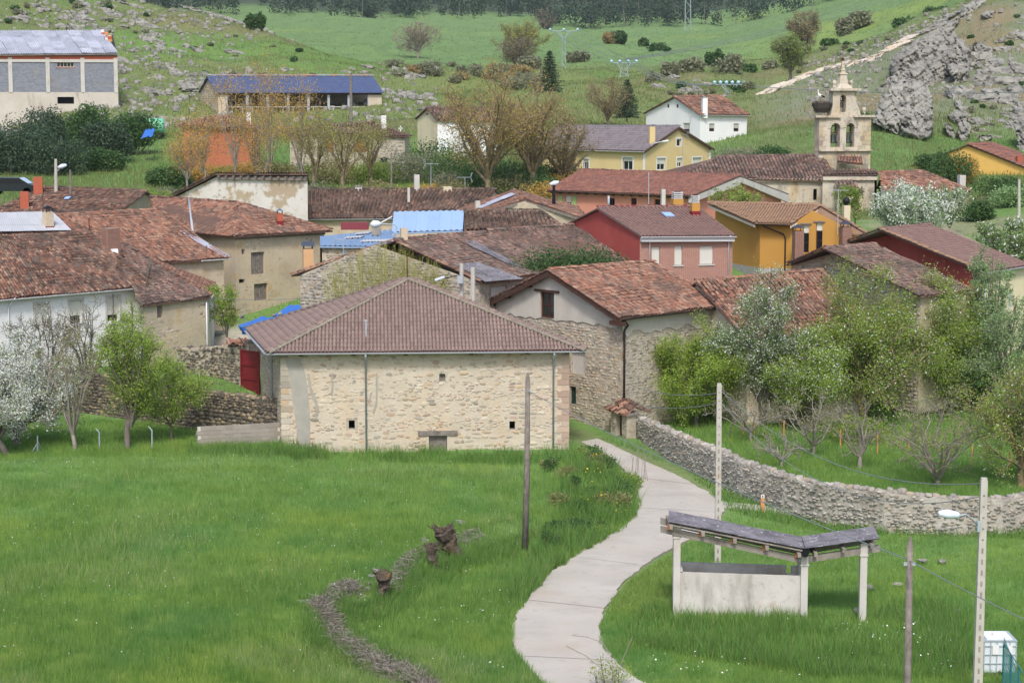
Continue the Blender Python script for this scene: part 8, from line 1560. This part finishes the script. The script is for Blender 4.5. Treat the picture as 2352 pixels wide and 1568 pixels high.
# --- slope above the village
def slope_tree(name, lab, x, y, Y, H, spread, leaves, seed, **kw):
    b = at(x, y, Y); b.z = zg(b.x, b.y); return make_tree(name, lab, b, H, spread, kw.pop('th', 1.2), kw.pop('r', .16), leaves, seed, **kw)
kw = dict(n_main=11, sub=6, twigs=5, per=10, size=.075, scatter=.45, up=.55, rmin=.009, fork=.6, th=3.0, r=.11)
for i, (x, Y, H, sp, lab) in enumerate(((465, 188, 6.5, 2.6, 'orange-budding tree in front of the brick hut'), (540, 186, 10.2, 2.6, 'tall orange-budding tree before the blue roof'), (620, 190, 11.0, 2.6, 'tallest orange-budding tree at the middle of the blue roof'), (690, 184, 9.0, 2.8, 'orange-budding tree before the stone cottage end'), (590, 180, 7.0, 2.4, 'lower orange-budding tree between the hut and the cottage'), (430, 180, 4.5, 2.2, 'low orange-budding shrub tree beside the grass bank'))): slope_tree('budding_tree', lab, x, 400, Y, H * 1.22, sp * 1.05, [(l_orange, 1)], 90 + i, bark=m_twig, **kw)
for i, (x, Y, H, lab) in enumerate(((725, 180, 7.2, 'yellow-green willow in front of the rusty shutters'), (790, 178, 7.0, 'forked willow with mossy limbs before the stone cottage'), (850, 184, 6.0, 'small olive tree right of the rusty shutters'))): slope_tree('olive_willow', lab, x, 410, Y, H, 2.7, [(l_willow, .6), (l_olive, .4)], 100 + i, bark=m_barkmoss, **dict(kw, r=.17))
k2 = dict(n_main=18, sub=8, twigs=7, per=13, size=.08, scatter=.45, up=.35, rmin=.012, r=.3, th=2.8, fork=.5, bark=m_barkmoss)
slope_tree('mossy_willow', 'great mossy brown willow above the long dark roof', 1120, 420, 176, 12.6, 5.0, [(l_brown, .45), (l_orange, .3), (l_willow, .25)], 110, droop=.05, **k2); slope_tree('mossy_willow', 'wide bare brown tree beside the yellow house', 1225, 420, 180, 11.0, 5.2, [(l_brown, .6), (l_orange, .2), (l_willow, .2)], 111, droop=.03, **dict(k2, per=7)); slope_tree('mossy_willow', 'bare tree in front of the yellow house wall', 1300, 415, 184, 6.8, 3.6, [(l_brown, .8), (l_orange, .2)], 112, **dict(k2, r=.25, per=1.6, th=1.5))
slope_tree('bare_tree', 'bare olive-brown tree beside the dark conifer', 1395, 290, 252, 6.5, 3.4, [(l_olive, .6), (l_brown, .4)], 113, **dict(k2, r=.2, th=1., per=2.5))
def C(x, yb, yt, Y, wpx, seed, lab, mt=None, n=3600, size=.16): 
    b, t = at(x, yb, Y), at(x, yt, Y); return make_conifer('conifer', lab, b, t.z - b.z, wpx * Y / F, seed, mt or l_dark, n=n, size=size)
C(1262, 215, 112, 245, 62, 1, 'dark spruce tip behind the mossy willow'); C(1440, 275, 178, 255, 70, 2, 'dark conifer left of the white hill house')
for i, (x, yb, yt, Y, wd, lab) in enumerate(((60, 430, 262, 205, 150, 'broad dark pine behind the parked car'), (130, 435, 300, 200, 130, 'dark pine above the street lamp'), (15, 430, 300, 200, 110, 'dark pine at the picture edge'), (95, 400, 240, 212, 110, 'pale-tipped dark pine under the block shed'))): b_, t_ = at(x, yb, Y), at(x, yt, Y); b_.z = min(b_.z, zg(b_.x, b_.y)); make_bush('dark_pine', lab, b_, wd * Y / F, t_.z - b_.z, 11000, l_dark, 10 + i, .13, cat='tree', lobes=11, stems=12, twigs=False)
for i, (x, yb, w_, h_, Y, lab, mt) in enumerate(((200, 340, 5.6, 6.4, 225, 'tall dark bush against the block shed', l_bush), (300, 345, 6.6, 5.6, 222, 'rounded dark bush beside the green tank', l_bush), (245, 380, 5.5, 5.0, 214, 'dark thicket below the block shed', l_dark), (150, 330, 3.0, 3.6, 235, 'bright bush at the block shed wall', l_green), (235, 420, 4, 2.6, 205, 'brambly dark bush on the grass bank', l_bush), (390, 400, 4, 2.2, 190, 'green shrub beside the orange trees', l_bush))):
    b = at(x, yb, Y); b.z = zg(b.x, b.y) - .2; make_bush('dark_bush', lab, b, w_, h_, 9000, mt, 120 + i, .15, lobes=10)
for i, (x, yb, w_, h_, Y, lab, mt) in enumerate(((1000, 340, 6.5, 4.2, 196, 'ivy-dark bush below the small white house', l_bush), (1050, 385, 6, 3.4, 188, 'dark green bush behind the long dark roof', l_bush), (950, 385, 5.5, 3.4, 190, 'grey-green scrub right of the stone cottage', l_hill), (1170, 390, 6, 3.2, 188, 'dense dark shrub under the mossy willow', l_bush), (1060, 345, 5, 3.4, 194, 'leafy scrub at the corner of the cottage', l_green), (860, 395, 5.5, 2.4, 190, 'light green scrub behind the long dark roof', l_green), (770, 395, 5.5, 2.4, 190, 'olive scrub below the forked willow', l_olive), (560, 395, 5.5, 2.0, 192, 'orange-brown scrub under the orange trees', l_orange), (640, 395, 5, 2.2, 192, 'olive-brown scrub left of the forked willow', l_olive), (440, 385, 4, 2., 194, 'rusty scrub beside the grass bank', l_orange), (1270, 395, 5.5, 3.0, 185, 'dark scrub behind the pink house corner', l_bush), (1105, 395, 6, 3.4, 184, 'dark tangle behind the antenna', l_bush), (1520, 290, 3.2, 2., 232, 'pale bush against the white hill house', l_olive), (1690, 355, 5, 2.4, 205, 'grey scrub below the white hill house', l_hill), (1770, 360, 4, 2.0, 205, 'dark hedge bush behind the church ridge', l_bush), (2180, 400, 4.6, 4.0, 178, 'green bush right of the belfry', l_bush), (2145, 370, 3, 2.4, 190, 'round bush at the foot of the crag', l_bush), (2210, 395, 3, 3.2, 180, 'reddish bush beside the golden far house', l_orange), (2290, 470, 4, 2.4, 165, 'dark shrub on the hillside edge', l_bush), (2320, 500, 3.4, 2.0, 160, 'flowering shrub on the grass bank', l_pale), (2250, 520, 3, 1.8, 155, 'low shrub by the old stone bank', l_bush))):
    b = at(x, yb, Y); b.z = zg(b.x, b.y) - .2; make_bush('scrub', lab, b, w_, h_, 3600, mt, 140 + i, .11, lobes=9)
sb = np.random.default_rng(123)
for i in range(46):
    x = sb.uniform(370, 1330); Y = sb.uniform(172, 196) if x > 960 else sb.uniform(168, 184); b = at(x, 400, Y); b.z = zg(b.x, b.y) - .2; w_ = sb.uniform(2.6, 5.); make_bush('slope_scrub', 'leafy scrub bush on the slope behind the village roofs', b, w_, w_ * sb.uniform(.4, .65) * (1 if x > 960 else .75), 1500, [l_bush, l_green, l_hill, l_olive, l_bush, l_orange][i % 6], 400 + i, .1, group='scrub on the slope behind the roofs', stems=4, lobes=6)
for i, (x, h_) in enumerate(((425, 1.6), (470, 2.0), (515, 1.8), (560, 2.2), (600, 2.0), (690, 1.6), (880, 1.6))):
    b = at(x, 365, 197); b.z = zg(b.x, b.y) - .2; make_bush('hut_scrub', ['low olive scrub', 'rusty scrub', 'pale green scrub', 'tall rusty scrub', 'dense olive scrub', 'low green scrub', 'thin green scrub'][i] + ' at the foot of the ' + ('brick hut' if x < 620 else 'stone cottage'), b, 3.2, h_, 1600, [l_olive, l_orange, l_green, l_orange, l_olive, l_green, l_bush][i], 460 + i, .09, lobes=6)
# --- hills and far meadow
k3 = dict(n_main=14, sub=9, twigs=8, per=3, size=.16, scatter=.4, up=.4, rmin=.03, r=.3, th=1.4)
def far_tree(name, lab, x, yb, yt, Y, wpx, leaves, seed, **kw):
    b, t = at(x, yb, Y), at(x, yt, Y); b.z = min(b.z, zg(b.x, b.y)); d = dict(k3); d.update(kw); return make_tree(name, lab, b, t.z - b.z, wpx * Y / F / 2, d.pop('th'), d.pop('r'), leaves, seed, **d)
far_tree('bare_tree', 'round bare tree alone in the far meadow', 960, 132, 52, 450, 118, [(l_brown, 1)], 200, per=1.2, bark=m_twig)
far_tree('yellow_tree', 'yellow-green tree at the meadow edge', 1195, 150, 55, 445, 130, [(l_willow, 1)], 201, per=7); far_tree('bare_tree', 'grey bare tree below the yellow-green tree', 1190, 175, 85, 420, 110, [(l_brown, .5), (l_hill, .5)], 202, per=3)
far_tree('bare_tree', 'pale bare tree standing before the woods', 1255, 90, 8, 760, 60, [(l_hill, 1)], 203, per=2, rmin=.07)
far_tree('round_tree', 'olive round tree on the slope behind the belfry', 1815, 160, 80, 330, 90, [(l_green, .6), (l_hill, .4)], 204, per=9); far_tree('round_tree', 'pinkish grey tree above the olive round tree', 1848, 105, 25, 420, 90, [(l_brown, .6), (l_hill, .4)], 205, per=7)
FB = [(585, 80, 46, 44, 372, l_bush, 'round green bush on the rim of the left hill'), (1400, 98, 30, 34, 560, l_brown, 'grey bush left of its green neighbour in the meadow'), (1420, 98, 34, 36, 560, l_bush, 'small green bush in the far meadow'), (1478, 98, 20, 24, 560, l_bush, 'small dark bush in the far meadow'), (1515, 100, 26, 50, 540, l_bush, 'wide green bush in the far meadow'), (1585, 178, 46, 60, 360, l_hill, 'large grey bush on the right slope'), (1670, 150, 54, 64, 380, l_hill, 'dark rounded bush higher on the right slope'), (1720, 140, 22, 40, 390, l_bush, 'low bush beside the dark rounded bush'), (1500, 190, 34, 40, 340, l_hill, 'olive bush below the large grey bush'), (1540, 178, 34, 36, 350, l_hill, 'small grey bush between two larger ones'), (1640, 150, 40, 36, 385, l_bush, 'green bush touching the dark rounded bush'), (1770, 136, 20, 40, 395, l_hill, 'low hedge bush near the belfry slope'), (1940, 75, 50, 50, 450, l_hill, 'greyish bush high above the belfry'), (1980, 60, 44, 56, 470, l_hill, 'olive bush near the skyline woods'), (2080, 50, 24, 60, 420, l_bush, 'dark low bush behind the crest'), (2150, 20, 22, 50, 420, l_bush, 'dark bush near the top of the crest'), (1905, 110, 26, 40, 420, l_bush, 'bush on the green slope behind the pinnacle'), (1330, 150, 30, 46, 430, l_hill, 'grey scrub below the far pylon'), (1210, 180, 30, 60, 400, l_hill, 'grey scrub under the yellow-green tree')]
for i, (x, yb, hp, wp, Y, mt, lab) in enumerate(FB):
    b = at(x, yb, Y); b.z = zg(b.x, b.y) - .3; make_bush('hill_bush', lab, b, wp * Y / F, hp * Y / F, 1600, mt, 220 + i, .006 * Y * .12 + .12, lobes=7)
rs = np.random.default_rng(77)
def scrub_patch(px, n, group, lab, smin, smax, mts):
    k = 0
    while k < n:
        x, y = rs.uniform(min(p[0] for p in px), max(p[0] for p in px)), rs.uniform(min(p[1] for p in px), max(p[1] for p in px))
        if not pin(px, x, y): continue
        p = hit(x, y); 
        if p is None or p.y > 520: k += 1; continue
        s = rs.uniform(smin, smax); make_bush('hill_scrub', lab, p - Z3 * .1, s, s * rs.uniform(.4, .7), 420, mts[k % len(mts)], 300 + k, .2, group=group, stems=3, lobes=4); k += 1
scrub_patch([(880, 150), (1000, 150), (1230, 165), (1240, 210), (1060, 200), (900, 175)], 36, 'grey scrub between the rocky hill and the meadow', 'grey-green scrub bush between the rocky hill and the meadow', 1.8, 4.0, [l_hill, l_hill, l_hill, l_brown])
scrub_patch([(270, 20), (500, 60), (980, 190), (900, 230), (300, 150)], 18, 'dark shrubs on the rocky hill', 'small dark shrub among the limestone rocks of the hill', .7, 1.8, [l_hill, l_bush, l_hill])
scrub_patch([(0, 0), (260, 0), (260, 60), (0, 60)], 12, 'shrubs above the block shed', 'small dark shrub on the hill above the block shed', 1., 2.6, [l_bush, l_hill])
scrub_patch([(1480, 200), (1750, 190), (1740, 225), (1560, 228)], 12, 'scrub behind the white hill house', 'grey scrub bush on the slope behind the white hill house', 1., 2.4, [l_hill, l_bush])
scrub_patch([(2140, 130), (2352, 20), (2352, 300), (2200, 320)], 16, 'scrub on the crag slope', 'dull green scrub bush on the slope beside the crag', .8, 2., [l_bush, l_hill])
scrub_patch([(1800, 130), (2000, 90), (2060, 90), (1960, 125), (1800, 180)], 14, 'scrub behind the crest', 'low dark scrub on the green slope behind the crest', 1., 2.4, [l_hill, l_bush])
# --- the woods: one mass
def woods():
    rng = np.random.default_rng(88); VV = []; n = 0; P_ = []; trunks = MB(); k = 0
    edge = lambda x: np.interp(x, [300, 560, 700, 1100, 1230, 1330, 1500, 1700, 1900, 2050, 2100], [30, 44, 44, 42, 60, 66, 68, 62, 50, 30, 10])
    while k < 900:
        x = rng.uniform(330, 2120); Y = rng.uniform(0, 1) ** 1.3 * 520 + (790 if x > 1250 else 830); X = (x - 1176) / F * Y
        z = zg(X, Y); yp = 784 - F * ((z - CZ) * CP + Y * SP) / (Y * CP - (z - CZ) * SP)
        if yp > edge(x) + 2 or yp < -220: 
            k += .2; continue
        k += 1; H = rng.uniform(6, 11); w_ = rng.uniform(2.2, 4.2); m = 170; d = rng.normal(size=(m, 3)); d /= np.linalg.norm(d, axis=1)[:, None]; r = rng.uniform(.3, 1, m)[:, None] ** .5; P_.append(np.array([X, Y, z + H * .55]) + d * r * np.array([w_, w_, H * .48]) * (1 + .25 * rng.normal(size=(m, 1))))
        if rng.uniform() < .16: trunks.tube([Vector((X, Y - w_ * .7, z)), Vector((X + rng.normal() * .8, Y - w_ * .7, z + H * .95))], [.16, .05], 3, cap=False)
    V, Fc = leaf_mesh(np.concatenate(P_), .55, rng); tag(put('woods', npmesh('woods', V, Fc), l_forest), 'dark mixed woods along the top of the meadow', 'woods', None, 'stuff'); tag(trunks.build('woods_trunks', m_twig), 'pale bare trunks among the woods', 'trunks', None, 'stuff')
woods()

# ------------------------------------------------------------------ haze
hz = MB().box(Vector((0, 1050, 60)), 2800, 2120, 640).build('haze', None); hz['kind'] = 'stuff'; hz['label'] = 'thin blue valley haze'
m = bpy.data.materials.new('haze'); m.use_nodes = True; nt = m.node_tree; nt.nodes.remove(nt.nodes['Principled BSDF']); pv = nt.nodes.new('ShaderNodeVolumePrincipled'); pv.inputs['Color'].default_value = (.78, .86, 1, 1); pv.inputs['Density'].default_value = .00009; pv.inputs['Anisotropy'].default_value = .2
nt.links.new(pv.outputs[0], nt.nodes['Material Output'].inputs['Volume']); hz.data.materials.append(m)
